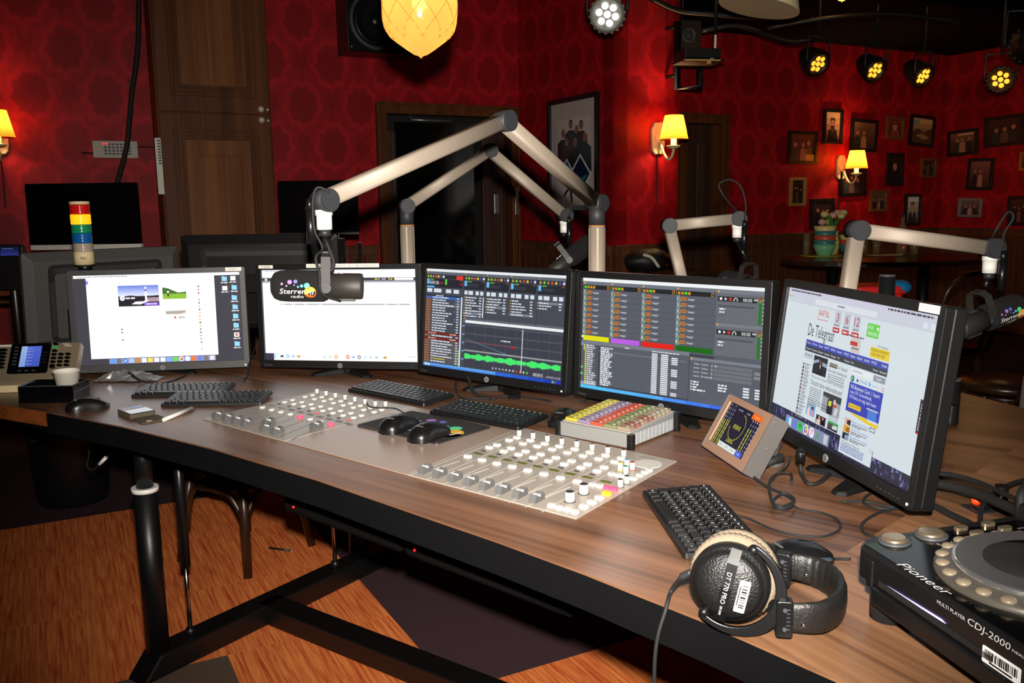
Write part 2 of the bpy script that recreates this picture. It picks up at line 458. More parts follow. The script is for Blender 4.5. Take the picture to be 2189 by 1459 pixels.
# ================================================================ desk
wood('edge_wood_orange_lit', (90, 44, 18), (150, 80, 36), rough=.4)  # orange light on the far-left edge is put into this wood colour
EDGE = [(-70, 851), (0, 864), (100, 880), (260, 911), (400, 945), (460, 960), (674, 1023), (893, 1098), (1065, 1157), (1248, 1224), (1350, 1265), (1500, 1324), (1565, 1352), (1802, 1459)]
E3 = [atz(x, y, DESK) for x, y in EDGE]
fr = [(p.x, p.y) for p in E3]
sx0 = (fr[-1][0]+.06, fr[-1][1]-.10)
RIGHT = [(.62, .50), (1.5, .45)]
rb0 = atz(2189, 872, DESK); rb1 = atz(2045, 836, DESK)
BACK = [(rb0.x+.12, rb0.y-.5), (rb0.x, rb0.y), (rb1.x, rb1.y), (.92, 2.95), (.4, 3.2), (-.3, 3.3), (-1.1, 3.12), (-2.1, 3.02)]
desk = thing('studio_desk', 'large walnut-topped radio studio desk with thick black front edge', 'desk', (0, 0, 0))
DT = .045
rb0 = atz(2189, 872, DESK); rb1 = atz(2045, 836, DESK); sA = atz(1540, 1343, DESK); sB = atz(1926, 1107, DESK)      # mitre joint under the headphones
_e = rb1-rb0; _d = sB-sA
_t = ((rb0.x-sA.x)*_e.y-(rb0.y-sA.y)*_e.x)/(_d.x*_e.y-_d.y*_e.x); sB2 = sA+_d*_t
k0 = [i for i, e in enumerate(EDGE) if e[0] == 1500][0]
left_poly = fr[2:k0+1]+[(sA.x, sA.y), (sB2.x, sB2.y)]+BACK[2:7]+[(fr[2][0]-.10, 3.1)]
right_poly = [(sA.x, sA.y)]+fr[k0+2:]+[sx0]+RIGHT+BACK[:2]+[(sB2.x, sB2.y)]
far_poly = fr[:2]+[(fr[2][0]-.004, fr[2][1]+.002), (fr[2][0]-.104, 3.1)]+[BACK[7]]
for poly, mm, ang in ((left_poly, 'desk_wood', -40), (right_poly, 'desk_wood_side', -62), (far_poly, 'desk_wood', -32)):
    mb = MB(); mb.prism([(x, y) for x, y in poly], DESK-.003, DESK)
    me = mb.mesh('desk_top', mm)
    o = link('desk_top', me, desk)
    mm2 = MATS[mm].copy(); me.materials[0] = mm2
    for nd in mm2.node_tree.nodes:
        if nd.type == 'MAPPING' and tuple(nd.inputs['Scale'].default_value) == (1, 1, 1): nd.inputs['Rotation'].default_value = (0, 0, R_(-ang))
full = fr[2:]+[sx0]+RIGHT+BACK
mb = MB(); mb.prism([(x, y) for x, y in full], DESK-.012-DT, DESK-.0031); mb.build('desk_slab', 'black_satin', desk)
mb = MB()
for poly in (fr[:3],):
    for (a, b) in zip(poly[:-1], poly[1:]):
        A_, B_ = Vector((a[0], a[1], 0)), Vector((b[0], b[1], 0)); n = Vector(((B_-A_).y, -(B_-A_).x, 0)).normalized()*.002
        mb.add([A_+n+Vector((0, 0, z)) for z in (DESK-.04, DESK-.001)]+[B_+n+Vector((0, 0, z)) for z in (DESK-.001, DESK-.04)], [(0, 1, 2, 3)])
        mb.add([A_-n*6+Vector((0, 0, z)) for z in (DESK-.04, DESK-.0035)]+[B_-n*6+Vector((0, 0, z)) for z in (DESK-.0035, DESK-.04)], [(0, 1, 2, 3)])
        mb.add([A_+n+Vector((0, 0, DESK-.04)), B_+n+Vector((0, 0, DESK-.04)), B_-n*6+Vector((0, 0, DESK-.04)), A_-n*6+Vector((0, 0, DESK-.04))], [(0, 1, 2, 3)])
mb.build('edge_strip', 'edge_wood_orange_lit', desk)
# sit-stand frame: telescopic column, gas spring, foot, cross beam
tip = flat(atz(287, 1434, .035)); far_ = flat(atz(801, 1188, .035)); fd = (far_-tip).normalized()
def snap(p): return tip+fd*(flat(p)-tip).dot(fd)
colb = snap(atz(352, 1393, .066)); jt = snap(atz(585, 1303, .035))
def beam(mb, a, b, wd, ht, z, cut=.06):
    a, b = flat(a), flat(b); d = (b-a).normalized(); L = (b-a).length; M = frame((a.x, a.y, z), d)
    mb.add([(0, -wd/2, 0), (cut, -wd/2, ht), (L, -wd/2, ht), (L, -wd/2, 0), (0, wd/2, 0), (cut, wd/2, ht), (L, wd/2, ht), (L, wd/2, 0)],
           [(0, 1, 2, 3), (7, 6, 5, 4), (0, 4, 5, 1), (1, 5, 6, 2), (2, 6, 7, 3), (0, 3, 7, 4)], 0, M)
mb = MB(); beam(mb, tip, far_+fd*.06, .08, .066, 0.0); mb.build('foot_beam', 'black_metal', desk, .005)
mb = MB(); cr = atz(898, 1428, .035); cdv = (flat(cr)-flat(jt)).normalized(); beam(mb, flat(jt), flat(jt)+cdv*1.55, .078, .06, .006, 0); mb.build('cross_beam', 'black_metal', desk, .004)
mb = MB(); mb.cyl((colb.x, colb.y, .06), (colb.x, colb.y, .53), .031, n=24); mb.build('leg_tube', 'black_metal', desk)
mb = MB(); mb.cyl((colb.x, colb.y, .525), (colb.x, colb.y, .537), .035, n=24); mb.build('leg_collar', 'white_plastic', desk)
mb = MB(); mb.cyl((colb.x, colb.y, .53), (colb.x, colb.y, DESK-.055), .023, n=24); mb.build('leg_inner_tube', 'black_satin', desk)
gs = flat(colb)+fd*.105; gt = gs+fd*.02
mb = MB(); mb.cyl((gs.x, gs.y, .07), (gs.x, gs.y, .30), .006, n=12); mb.build('gas_spring_rod', 'chrome', desk)
mb = MB(); mb.cyl((gs.x, gs.y, .27), (gs.x, gs.y, DESK-.055), .014, n=16); mb.build('gas_spring_cylinder', 'black_satin', desk)
mb = MB(); mb.sphere((gs.x, gs.y, .075), .016); mb.build('spring_bracket', 'black_metal', desk)
for q in (gs+V*.034, flat(jt)+V*.036-U*.0):
    mb = MB(); mb.sphere((q.x, q.y, .055), .010); mb.build('bolt', 'chrome', desk)
rl = snap(atz(718, 1225, .04))
mb = MB(); mb.cyl((rl.x, rl.y, .06), (rl.x, rl.y, .42), .007, n=10); mb.build('gas_spring_rod', 'chrome', desk)
mb = MB(); mb.cyl((rl.x, rl.y, .40), (rl.x, rl.y, DESK-.056), .014, n=16); mb.build('gas_spring_cylinder', 'black_satin', desk)
rl2 = rl+fd*.11
mb = MB(); mb.cyl((rl2.x, rl2.y, .06), (rl2.x, rl2.y, DESK-.056), .031, n=20); mb.build('leg_tube', 'black_metal', desk)
mb = MB(); mb.sphere((rl.x, rl.y, .075), .016); mb.build('spring_bracket', 'black_metal', desk)
# ================================================================ the five presenter monitors
mat('logo_silver', (190, 190, 190), .25, metal=.7)
mat('led_white', (255, 255, 255), .4, emit=(255, 255, 255), estr=1.2)
def colormat(name, strength, rough=.25):
    m, nt, b = newmat(name)
    a = nt.nodes.new('ShaderNodeVertexColor'); a.layer_name = 'Col'
    nt.links.new(a.outputs[0], b.inputs['Emission Color']); b.inputs['Emission Strength'].default_value = strength
    b.inputs['Base Color'].default_value = (.004, .004, .004, 1); b.inputs['Roughness'].default_value = rough
    b.inputs['Specular IOR Level'].default_value = .25
    return m
def printmat(name, rough=.5):
    m, nt, b = newmat(name)
    a = nt.nodes.new('ShaderNodeVertexColor'); a.layer_name = 'Col'
    nt.links.new(a.outputs[0], b.inputs['Base Color']); b.inputs['Roughness'].default_value = rough
    return m
class Canvas:
    """flat picture built from coloured polygons; x right, y up from the top-left corner (y given downward)"""
    def __init__(s, wd, ht, step=4e-5): s.w = wd; s.h = ht; s.v = []; s.f = []; s.c = []; s.step = step
    def poly(s, P, col, lay=1):
        o = len(s.v); s.v += [(x*s.w-s.w/2, s.h/2-y*s.h, lay*s.step) for x, y in P]
        s.f.append(list(range(o, o+len(P)))); s.c.append(srgb(*col))
    def rect(s, x0, y0, x1, y1, col, lay=1):
        x0 = max(0, x0); y0 = max(0, y0); x1 = min(1, x1); y1 = min(1, y1)
        if x1 > x0 and y1 > y0: s.poly([(x0, y1), (x1, y1), (x1, y0), (x0, y0)], col, lay)
    def grad(s, x0, y0, x1, y1, ca, cb, n=6, lay=1, vert=True):
        for i in range(n):
            t = (i+.5)/n; c = [a+(b-a)*t for a, b in zip(ca, cb)]
            if vert: s.rect(x0, y0+(y1-y0)*i/n, x1, y0+(y1-y0)*(i+1)/n, c, lay)
            else: s.rect(x0+(x1-x0)*i/n, y0, x0+(x1-x0)*(i+1)/n, y1, c, lay)
    def disc(s, cx, cy, r, col, lay=2, n=18, sy=1.0):
        k = s.w/s.h
        s.poly([(cx+r*math.cos(2*math.pi*i/n), cy-r*k*sy*math.sin(2*math.pi*i/n)) for i in range(n)], col, lay)
    def arc(s, cx, cy, r0, r1, a0, a1, col, lay=2, n=40, dash=False):
        k = s.w/s.h
        for i in range(n):
            if dash and i % 2: continue
            t0 = R_(a0+(a1-a0)*i/n); t1 = R_(a0+(a1-a0)*(i+1)/n)
            s.poly([(cx+r*math.cos(t), cy-r*k*math.sin(t)) for r, t in ((r0, t0), (r1, t0), (r1, t1), (r0, t1))], col, lay)
    def line(s, x0, y0, x1, y1, wd, col, lay=2):
        k = s.w/s.h; dx, dy = (x1-x0)*k, (y1-y0); L = math.hypot(dx, dy) or 1; nx, ny = -dy/L*wd/k, dx/L*wd
        s.poly([(x0+nx, y0+ny), (x1+nx, y1+ny), (x1-nx, y1-ny), (x0-nx, y0-ny)], col, lay)
    def text(s, t, x, y, ht, col, lay=3, width=None, center=False, shear=0.0):
        """baseline at y, ht = cap height (fraction of height)"""
        vs, fs, a, b = text_geo(t); o = len(s.v)
        sz = ht*s.h/.7; sx = sz if width is None else width*s.w/max(b-a, 1e-6)
        ox = x*s.w-s.w/2-((b-a)*sx/2 if center else 0); oy = s.h/2-y*s.h
        s.v += [(ox+(v[0]-a)*sx+shear*v[1]*sz, oy+v[1]*sz, lay*s.step) for v in vs]
        for f in fs: s.f.append([i+o for i in f]); s.c.append(srgb(*col))
    def greek(s, x, y, wd, ht, col, lay=3, rng=random):
        """a line of writing too small to read: a run of word-length strokes"""
        c = x
        while c < x+wd:
            l = min(rng.uniform(.6, 2.2)*ht*1.1, x+wd-c); s.rect(c, y, c+l, y+ht, col, lay); c += l+ht*.35
    def build(s, name, material, parent, M=None):
        me = bpy.data.meshes.new(name); me.from_pydata(s.v, [], s.f); me.materials.append(material)
        at_ = me.color_attributes.new('Col', 'FLOAT_COLOR', 'CORNER')
        buf = []
        for p, c in zip(s.f, s.c): buf += list(c)*len(p)
        at_.data.foreach_set('color', buf); me.update()
        o = link(name, me, parent)
        if M is not None: o.matrix_local = M
        return o
SW, SH = .509, .286
MON = [  # x, y, z (relative to the lens), yaw, tilt, roll
 (-1.128, 2.794, -.348, 7.6, 2.7, .1), (-.540, 2.720, -.337, -12.0, 2.1, .5), (-.061, 2.424, -.328, -39.2, 5.4, -.1),
 (.366, 2.083, -.333, -43.1, 2.7, .1), (.607, 1.594, -.323, -81.5, 7.0, .1)]
mat('stand_black', (16, 16, 17), .6, spec=.25)
def stand(root, zc, tilt, spread=(200, 320, 75), back=.085, L=.15):
    mb = MB(); mb.cyl((0, back, .012), (0, back, zc+.03), .021, n=20); mb.cyl((0, back, .018), (0, back, .03), .027, n=20); mb.build('stand_column', 'black_satin', root)
    mb = MB(); mb.cyl((0, back, 0), (0, back, .02), .045, n=20)
    for a in spread:
        M = T3(0, back, 0) @ RZ(a)
        mb.add([(.01, -.03, 0), (L, -.017, 0), (L+.012, 0, 0), (L, .017, 0), (.01, .03, 0), (.01, -.024, .022), (L-.004, -.013, .009), (L+.006, 0, .008), (L-.004, .013, .009), (.01, .024, .022)],
               [(0, 1, 6, 5), (1, 2, 7, 6), (2, 3, 8, 7), (3, 4, 9, 8), (4, 0, 5, 9), (5, 6, 7, 8, 9), (4, 3, 2, 1, 0)], 0, M)
    mb.build('stand_base', 'stand_black', root, .002)
    mb = MB(); mb.box((0, (back+.05)/2, zc), (.09, max(.01, back-.05), .09)); mb.build('mount_bracket', 'black_satin', root, .004)
def monitor(i, label, bez, stand_kw=None):
    x, y, z, yaw, tilt, roll = MON[i]
    yb = Vector((-math.sin(R_(yaw)), math.cos(R_(yaw)), 0))
    zc = CAMZ+z-DESK
    root = thing('monitor', label, 'monitor', yawm((x, y, DESK), yaw), 'presenter monitors along the desk')
    P = T3(0, 0, zc) @ RX(-tilt) @ RY(-roll)          # panel frame: x right, y back, z up, origin at display centre
    F = P @ RX(90)                                     # picture plane: x right, y up, z towards the viewer
    wo, ho, oc = .5445, .3265, (0, .0035)
    mb = MB(); mb.ring(wo, ho, .007, SW, SH, .0006, oc, -.012, .0035, 0, F @ T3(0, -.0035, 0)); mb.build('bezel', bez, root, .0012)
    mb = MB(); mb.rbox((0, -.0035), wo-.001, ho-.001, -.036, -.0122, .006, 0, F)
    mb.rbox((0, -.0035), wo-.06, ho-.06, -.050, -.036, .02, 0, F, inset=0); mb.build('housing', 'bezel_black' if bez == 'bezel_black' else 'bezel_grey', root, .003)
    mb = MB(); mb.box((0, 0, -.0075), (SW+.002, SH+.002, .009), 0, F); scr = mb.build('screen', 'black_gloss', root)
    yl = -SH/2-.0145
    mb = MB(); mb.cyl((0, yl, .003), (0, yl, .0048), .0082, n=24, M=F); lg = mb.build('logo_badge', 'logo_silver', root)
    mb = MB(); text_mb(mb, 'hp', 0, yl-.003, .0098, .0051, 0, F, center=True, shear=.25); mb.build('logo_letters', 'joint_dark', lg)
    mb = MB(); mb.cyl((wo/2-.0135, yl-.001, .003), (wo/2-.0135, yl-.001, .0043), .0024, n=12, M=F); mb.build('power_light', 'led_white', root)
    mb = MB()
    for k in range(6): mb.box((wo/2-.10+k*.0125, yl, .0037), (.005, .0016, .0006), 0, F)
    tag(mb.build('control_marks', 'joint_grey', root), kind='stuff')
    mb = MB(); text_mb(mb, 'Z Display', -wo/2+.013, yl-.003, .0075, .0038, 0, F, shear=.2); mb.build('model_lettering', 'silver', root)
    if stand_kw is not None: stand(root, zc, tilt, **stand_kw)
    return root, F
LBL = ['grey-bezel flat monitor showing a white web page beside desktop folder icons', 'black flat monitor behind the microphone showing a blank white browser window',
       'black flat monitor showing audio playlists above a green waveform', 'black flat monitor showing yellow purple red and green cart columns', 'black flat monitor turned sideways showing a newspaper website']
SCREEN = []
for i in range(5):
    SCREEN.append(monitor(i, LBL[i], 'bezel_grey' if i == 0 else 'bezel_black', dict(spread=(225, 315, 90), L=.13) if i < 4 else dict(spread=(222, 300, 80), L=.122, back=.078)))
# ================================================================ what the screens show
rng = random.Random(3)
PIC = {}
def put(i, cv, name, strength):
    root, F = SCREEN[i]
    scr = [c for c in root.children if c.name.startswith('screen')][0]
    return cv.build('screen_picture', colormat(name, strength), scr, F @ T3(0, 0, -.0026))
# ---- 1: web page on a grey desktop
c = Canvas(SW, SH); c.rect(0, 0, 1, 1, (66, 64, 72), 0)
c.rect(0, 0, 1, .032, (250, 250, 252), 1); c.greek(.02, .012, .3, .009, (150, 150, 160), 2, rng)
c.rect(.072, .032, .843, .93, (255, 255, 255), 1); c.rect(.072, .06, .085, .1, (150, 120, 255), 2)
c.grad(.258, .122, .502, .24, (110, 130, 215), (225, 232, 250), 8, 2); c.rect(.258, .24, .502, .353, (40, 36, 44), 2)
c.poly([(.258, .25), (.33, .232), (.40, .246), (.502, .236), (.502, .262), (.258, .262)], (50, 44, 52), 3)
c.rect(.418, .14, .430, .30, (245, 240, 250), 4); c.rect(.419, .165, .429, .19, (70, 80, 180), 5)
for k in range(4): c.rect(.43, .262+.012*k, .502, .268+.012*k, (235, 205, 220), 4)
c.poly([(.335, .33), (.36, .302), (.41, .3), (.425, .28), (.44, .30), (.39, .335)], (248, 236, 240), 4)
c.disc(.282, .262, .0155, (255, 255, 255), 5); c.disc(.282, .262, .008, (205, 200, 210), 6); c.greek(.302, .255, .055, .016, (250, 250, 250), 5, rng)
c.rect(.412, .316, .495, .347, (150, 110, 230), 5); c.greek(.425, .325, .06, .012, (235, 225, 255), 6, rng)
c.grad(.525, .152, .668, .215, (235, 245, 250), (250, 252, 255), 2, 2); c.poly([(.525, .152), (.56, .165), (.62, .215), (.668, .205), (.668, .235), (.525, .235)], (70, 110, 50), 3)
c.rect(.525, .225, .668, .283, (140, 190, 60), 4); c.disc(.558, .205, .007, (250, 245, 235), 5); c.rect(.553, .22, .563, .255, (80, 50, 40), 5)
c.poly([(.535, .42), (.655, .415), (.66, .44), (.62, .455), (.54, .452)], (178, 164, 150), 3)
c.text('899.', .615, .51, .03, (90, 90, 95), 3); c.disc(.592, .492, .007, (220, 90, 60), 3)
for k in range(20):
    y = .145+.037*k
    if k in (3, 18): continue
    c.rect(.738-.001*k+.001*k, y, .748, y+.014, rng.choice([(200, 120, 90), (90, 90, 120), (120, 60, 60), (230, 170, 80), (60, 60, 60)]), 3)
for y in (.60, .635, .72): c.rect(.262, y, .272, y+.014, (120, 80, 70), 3)
c.rect(.178, .935, .825, .992, (150, 148, 190), 1)
DOCK = [(90, 160, 240), (110, 115, 125), (90, 140, 220), (170, 200, 240), (200, 140, 50), (250, 240, 240), (250, 220, 90), (245, 245, 245), (235, 240, 245), (120, 180, 240), (110, 215, 80), (245, 240, 235), (245, 240, 250), (240, 120, 60), (120, 130, 220), (120, 120, 125), (225, 230, 235)]
def dock(cv, x0, x1, y0, y1, cols, lay=2):
    n = len(cols); st = (x1-x0)/n
    for k, col in enumerate(cols):
        cx = x0+st*(k+.5)
        if k in (1, 2, 9, 11, 12, 13, 14): cv.disc(cx, (y0+y1)/2, st*.42, col, lay)
        else: cv.rect(cx-st*.38, y0, cx+st*.38, y1, col, lay)
        if k == 2: cv.line(cx-.008, (y0+y1)/2+.012, cx+.008, (y0+y1)/2-.012, .004, (240, 240, 255), lay+1)
        if k == 11:
            for q, cc in enumerate(((240, 90, 60), (250, 190, 60), (110, 190, 80), (80, 130, 220))):
                a = R_(90*q+45); cv.disc(cx+.006*math.cos(a), (y0+y1)/2-.01*math.sin(a), .006, cc, lay+1)
dock(c, .18, .822, .938, .988, DOCK)
for cx, y in ((.905, .05), (.958, .045), (.905, .155), (.963, .15), (.96, .265), (.962, .37), (.962, .475), (.962, .58), (.962, .685), (.962, .79)):
    pdf = (y == .685); white = (cx == .905 and y > .1) or (cx == .958)
    c.rect(cx-.016, y, cx+.016, y+.05, (240, 240, 240) if (white or pdf) else (150, 215, 245), 2)
    if not (white or pdf): c.rect(cx-.016, y-.006, cx-.002, y, (130, 200, 235), 2)
    if pdf: c.disc(cx, y+.025, .009, (220, 110, 120), 3)
    c.greek(cx-.022, y+.062, .044, .011, (240, 240, 245), 2, rng)
put(0, c, 'screen_one_glow', 1.15)
# ---- 2: empty browser window
c = Canvas(SW, SH); c.rect(0, 0, 1, 1, (255, 255, 255), 0); c.rect(0, 0, 1, .03, (236, 238, 246), 1)
c.greek(.02, .01, .2, .008, (170, 170, 180), 2, rng)
c.rect(0, .088, 1, .122, (68, 66, 74), 1); c.rect(0, .122, 1, .142, (170, 165, 175), 1)
c.rect(.74, .098, .755, .112, (225, 215, 60), 2); c.rect(.757, .1, .775, .11, (190, 190, 120), 2); c.rect(.785, .098, .81, .112, (190, 180, 210), 2)
c.disc(.832, .105, .0055, (230, 205, 60), 2); c.disc(.847, .105, .0055, (230, 205, 60), 2); c.rect(.865, .092, .985, .117, (255, 255, 255), 2)
c.disc(.025, .107, .008, (245, 245, 245), 2)
c.rect(.115, .315, .165, .335, (110, 225, 90), 1)
c.rect(.115, .372, .958, .385, (168, 168, 170), 1)
for x in (.12, .19, .27, .37, .79, .87): c.rect(x, .374, x+.025, .383, (215, 215, 215), 2)
c.rect(0, .925, .055, 1, (60, 56, 72), 1); c.rect(.055, .93, .09, .985, (170, 205, 250), 2); c.rect(.065, .94, .09, .985, (225, 235, 255), 3)
for x, col in ((.11, (90, 90, 95)), (.148, (120, 180, 240)), (.185, (160, 200, 240)), (.222, (215, 160, 50)), (.258, (245, 225, 225)), (.395, (190, 220, 245)), (.432, (200, 240, 195)), (.472, (240, 150, 60)), (.548, (235, 90, 70)), (.585, (160, 190, 245)), (.622, (120, 120, 125)), (.735, (190, 200, 215)), (.79, (190, 160, 60))):
    if x in (.148, .548, .622, .472): c.disc(x, .957, .012, col, 2); c.disc(x, .957, .006, (255, 255, 255), 3)
    else: c.rect(x-.011, .945, x+.011, .97, col, 2)
c.text('W', .648, .975, .036, (110, 170, 235), 2, width=.024); c.text('X', .688, .975, .036, (90, 200, 90), 2, width=.02)
c.greek(.93, .94, .06, .008, (170, 195, 225), 2, rng)
put(1, c, 'screen_two_glow', 1.2)
# ---- 3: playlists over a waveform
G1, G2, G3, WH = (70, 74, 84), (88, 93, 105), (46, 48, 56), (214, 220, 230)
def lights(cv, x0, x1, y, n, lay=3):
    cl = [(190, 160, 60), (110, 210, 50), (170, 120, 100), (210, 80, 50), (210, 200, 70), (110, 70, 140), (200, 225, 245)]
    for k in range(n):
        cv.disc(x0+(x1-x0)*(k+.5)/n, y, min(.008, (x1-x0)/n*.42), cl[k % 7], lay, 8)
c = Canvas(SW, SH); c.rect(0, 0, 1, 1, G1, 0); c.rect(0, 0, 1, .026, (232, 236, 240), 1); c.rect(0, .026, 1, .055, (98, 102, 112), 1)
c.rect(0, .055, 1, .095, (44, 45, 52), 1)
colx = [0, .292, .455, .627, .812, 1.0]
for k in range(5):
    x0, x1 = colx[k], colx[k+1]; c.rect(x0+.004, .03, x0+.012, .042, (235, 150, 40), 3)
    c.rect(x0, .03, x0+.0025, .52, (40, 42, 50), 2)
    if k: lights(c, x0+.006, x1-.006, .076, 7)
    c.rect(x0+.004, .1, x1-.008, .185, (38, 40, 48), 2); c.rect(x0+.006, .102, x0+.024, .155, (110, 190, 245), 3)
    c.rect(x0+.03, .105, x0+.06, .113, (120, 190, 60), 3); c.rect(x1-.03, .105, x1-.014, .112, (190, 70, 60), 3)
    for q in range(6): c.rect(x0+.032+q*.013, .128, x0+.041+q*.013, .16, (58, 62, 72), 3)
    for a, b in ((.0, .09), (.11, .2), (.3, .1), (.42, .1)):
        c.rect(x0+.008+(x1-x0)*a*1.7, .2, x0+.008+(x1-x0)*(a*1.7+max(b, .14)*1.0), .238, (215, 225, 235), 3)
lights(c, .004, .145, .076, 7); c.rect(.235, .06, .285, .1, (225, 60, 50), 3); c.rect(.148, .1, .163, .155, (90, 205, 70), 3); c.rect(.262, .135, .285, .148, (190, 30, 30), 4); c.rect(.11, .135, .135, .148, (190, 30, 30), 4)
c.text('000138', .028, .155, .034, (225, 230, 235), 4, width=.07); c.rect(.006, .172, .065, .19, (90, 180, 240), 4)
c.rect(0, .262, .292, .278, (44, 46, 54), 2); c.greek(.08, .266, .06, .009, WH, 3, rng)
c.rect(.0, .278, .27, .302, (52, 108, 190), 2)
for k in range(26):
    y = .282+.0262*k
    if y > .955: break
    if k == 3: c.rect(.05, y-.004, .27, y+.02, (112, 116, 128), 2)
    if k in (14, 16): c.rect(.0, y-.004, .27, y+.02, (120, 34, 22), 3); c.greek(.03, y+.002, .06, .011, (225, 170, 150), 4, rng); c.greek(.2, y+.002, .05, .011, (225, 190, 170), 4, rng); continue
    if k > 16: c.rect(.05, y-.005, .27, y+.019, (92, 88, 92), 1)
    c.rect(.002, y-.002, .042, y+.017, (150, 96, 62) if k else (98, 92, 140), 2)
    c.greek(.055, y+.001, rng.uniform(.1, .175), .0125, (205, 190, 60) if k == 24 else WH, 3, rng); c.rect(.245, y+.002, .262, y+.013, WH, 3)
    if k in (1, 2, 5, 8, 9, 12, 21, 23): c.rect(.228, y+.004, .236, y+.012, (90, 150, 220), 3)
    if k > 19: c.rect(.266, y, .273, y+.016, (150, 220, 50), 3)
c.rect(.276, .27, .286, .965, (225, 230, 235), 3)
c.rect(.437, .255, .444, .455, (220, 226, 232), 3)
for k, (n, hl) in enumerate(((8, 6), (6, 3), (6, 5), (3, 0))):
    x0, x1 = colx[k+1], colx[k+2]
    for q in range(n):
        y = .258+.0262*q; 
        if q == hl: c.rect(x0+.004, y-.004, x1-.02, y+.02, (122, 126, 138), 2)
        c.disc(x0+.007, y+.008, .0035, (225, 190, 90), 3, 6); c.greek(x0+.016, y+.002, rng.uniform(.04, .105), .012, WH, 3, rng); c.rect(x1-.045, y+.002, x1-.028, y+.013, WH, 3)
c.rect(.292, .47, 1, .52, (96, 100, 112), 1); c.rect(.315, .492, .994, .518, (236, 240, 242), 2); c.rect(.305, .465, .313, .478, (240, 150, 40), 3)
c.rect(.315, .53, .992, .96, (60, 62, 74), 1)
for k in range(5): c.rect(.315, .535+.083*k, .992, .546+.083*k, (82, 88, 96), 2); c.rect(.294, .545+.083*k, .312, .56+.083*k, (110, 150, 215), 3)
for k in range(1, 10): c.rect(.315+.074*k, .53, .317+.074*k, .96, (86, 90, 102), 2)
c.line(.32, .70, .68, .712+.0, .0015, (190, 30, 30), 4); c.poly([(.655, .70), (.685, .712), (.655, .722)], (220, 30, 25), 5); c.line(.32, .68, .64, .79, .0016, (90, 170, 190), 4)
c.greek(.58, .655, .07, .012, WH, 4, rng); c.rect(.725, .53, .731, .945, (205, 205, 210), 5)
c.rect(.315, .785, .992, .80, (150, 156, 158), 3)
x = .318; pts = []
while x < .99:
    a = .009+.02*abs(math.sin(x*17)*math.sin(x*41))+rng.uniform(0, .012); pts.append((x, a)); x += .004
for (xa, a), (xb, b) in zip(pts[:-1], pts[1:]): c.poly([(xa, .85+a), (xb, .85+b), (xb, .85-b), (xa, .85-a)], (70, 235, 110), 4)
for k in range(11): c.disc(.53+.024*k, .935, .006, [(200, 205, 210)]*7 and (rng.choice([(200, 205, 210), (170, 175, 185)]) if k < 7 else [(215, 50, 45), (225, 110, 50), (200, 230, 245), (120, 210, 60)][k-7]), 4, 8)
c.text('00:00:5', .81, .955, .03, (230, 234, 240), 4, width=.065); c.text('OMNIPLAYER', .895, .955, .018, (190, 196, 206), 4, width=.095)
c.grad(0, .968, .55, 1, (110, 175, 240), (70, 130, 225), 2, 2); c.grad(.55, .968, 1, 1, (50, 110, 225), (20, 50, 170), 4, 2, vert=False)
c.rect(.01, .972, .03, .995, (190, 225, 250), 3); c.rect(.035, .975, .05, .995, (215, 230, 240), 3); c.disc(.94, .985, .007, (70, 200, 90), 3); c.disc(.955, .985, .006, (190, 60, 60), 3)
put(2, c, 'screen_three_glow', 1.0)
# ---- 4: cart wall
c = Canvas(SW, SH); c.rect(0, 0, 1, 1, (88, 92, 102), 0); c.rect(0, 0, 1, .03, (240, 244, 246), 1); c.rect(0, .03, 1, .06, (112, 117, 128), 1)
cw = [0.005, .178, .362, .556, .762]
bars = [(228, 226, 18), (186, 96, 226), (226, 34, 20), (22, 104, 18)]
for k in range(4):
    x0, x1 = cw[k], cw[k+1]
    c.disc(x0+.006, .045, .005, (240, 165, 50), 3, 8); c.rect(x0, .062, x1-.008, .1, (34, 34, 38), 2)
    for q, col in enumerate(((200, 140, 40), (200, 140, 40), (80, 220, 40), (210, 150, 40))):
        if k == 0: col = [(80, 220, 40), (200, 140, 40), (200, 140, 40), (210, 150, 40)][q]
        c.rect(x0+.005+q*.018, .07, x0+.019+q*.018, .093, col, 3)
    c.rect(x1-.026, .066, x1-.013, .096, (205, 140, 40), 3); c.rect(x1-.023, .072, x1-.016, .092, (34, 34, 38), 4)
    c.rect(x0, .1, x0+.017, .515, (124, 138, 142), 2)
    for q in range(8):
        y = .105+.0512*q
        c.rect(x0+.017, y+.046, x1-.006, y+.049, (72, 76, 86), 2); c.text(str(q+1), x0+.003, y+.034, .025, (236, 240, 240), 3)
        c.rect(x0+.018, y+.024, x0+.0205, y+.05, (80, 220, 90), 4)
        c.rect(x0+.022, y+.008, x0+.053, y+.038, (196, 120, 62), 3); c.text('00:00', x0+.024, y+.031, .017, (70, 48, 34), 4, width=.027)
        c.text('<empty>', x0+.059, y+.034, .019, (232, 236, 240), 3, width=.038)
    c.rect(x0+.006, .518, x1-.006, .562, bars[k], 3)
c.rect(0, .565, .635, .595, (120, 125, 136), 1)
for k in range(19):
    y = .60+.0192*k; c.rect(.024 if k > 2 else .015, y, .034 if k > 2 else .025, y+.014, (216, 216, 96), 3); c.greek(.038 if k > 2 else .03, y+.001, rng.uniform(.03, .06), .011, (222, 226, 232), 3, rng)
c.rect(.098, .6, .102, .955, (60, 63, 72), 2)
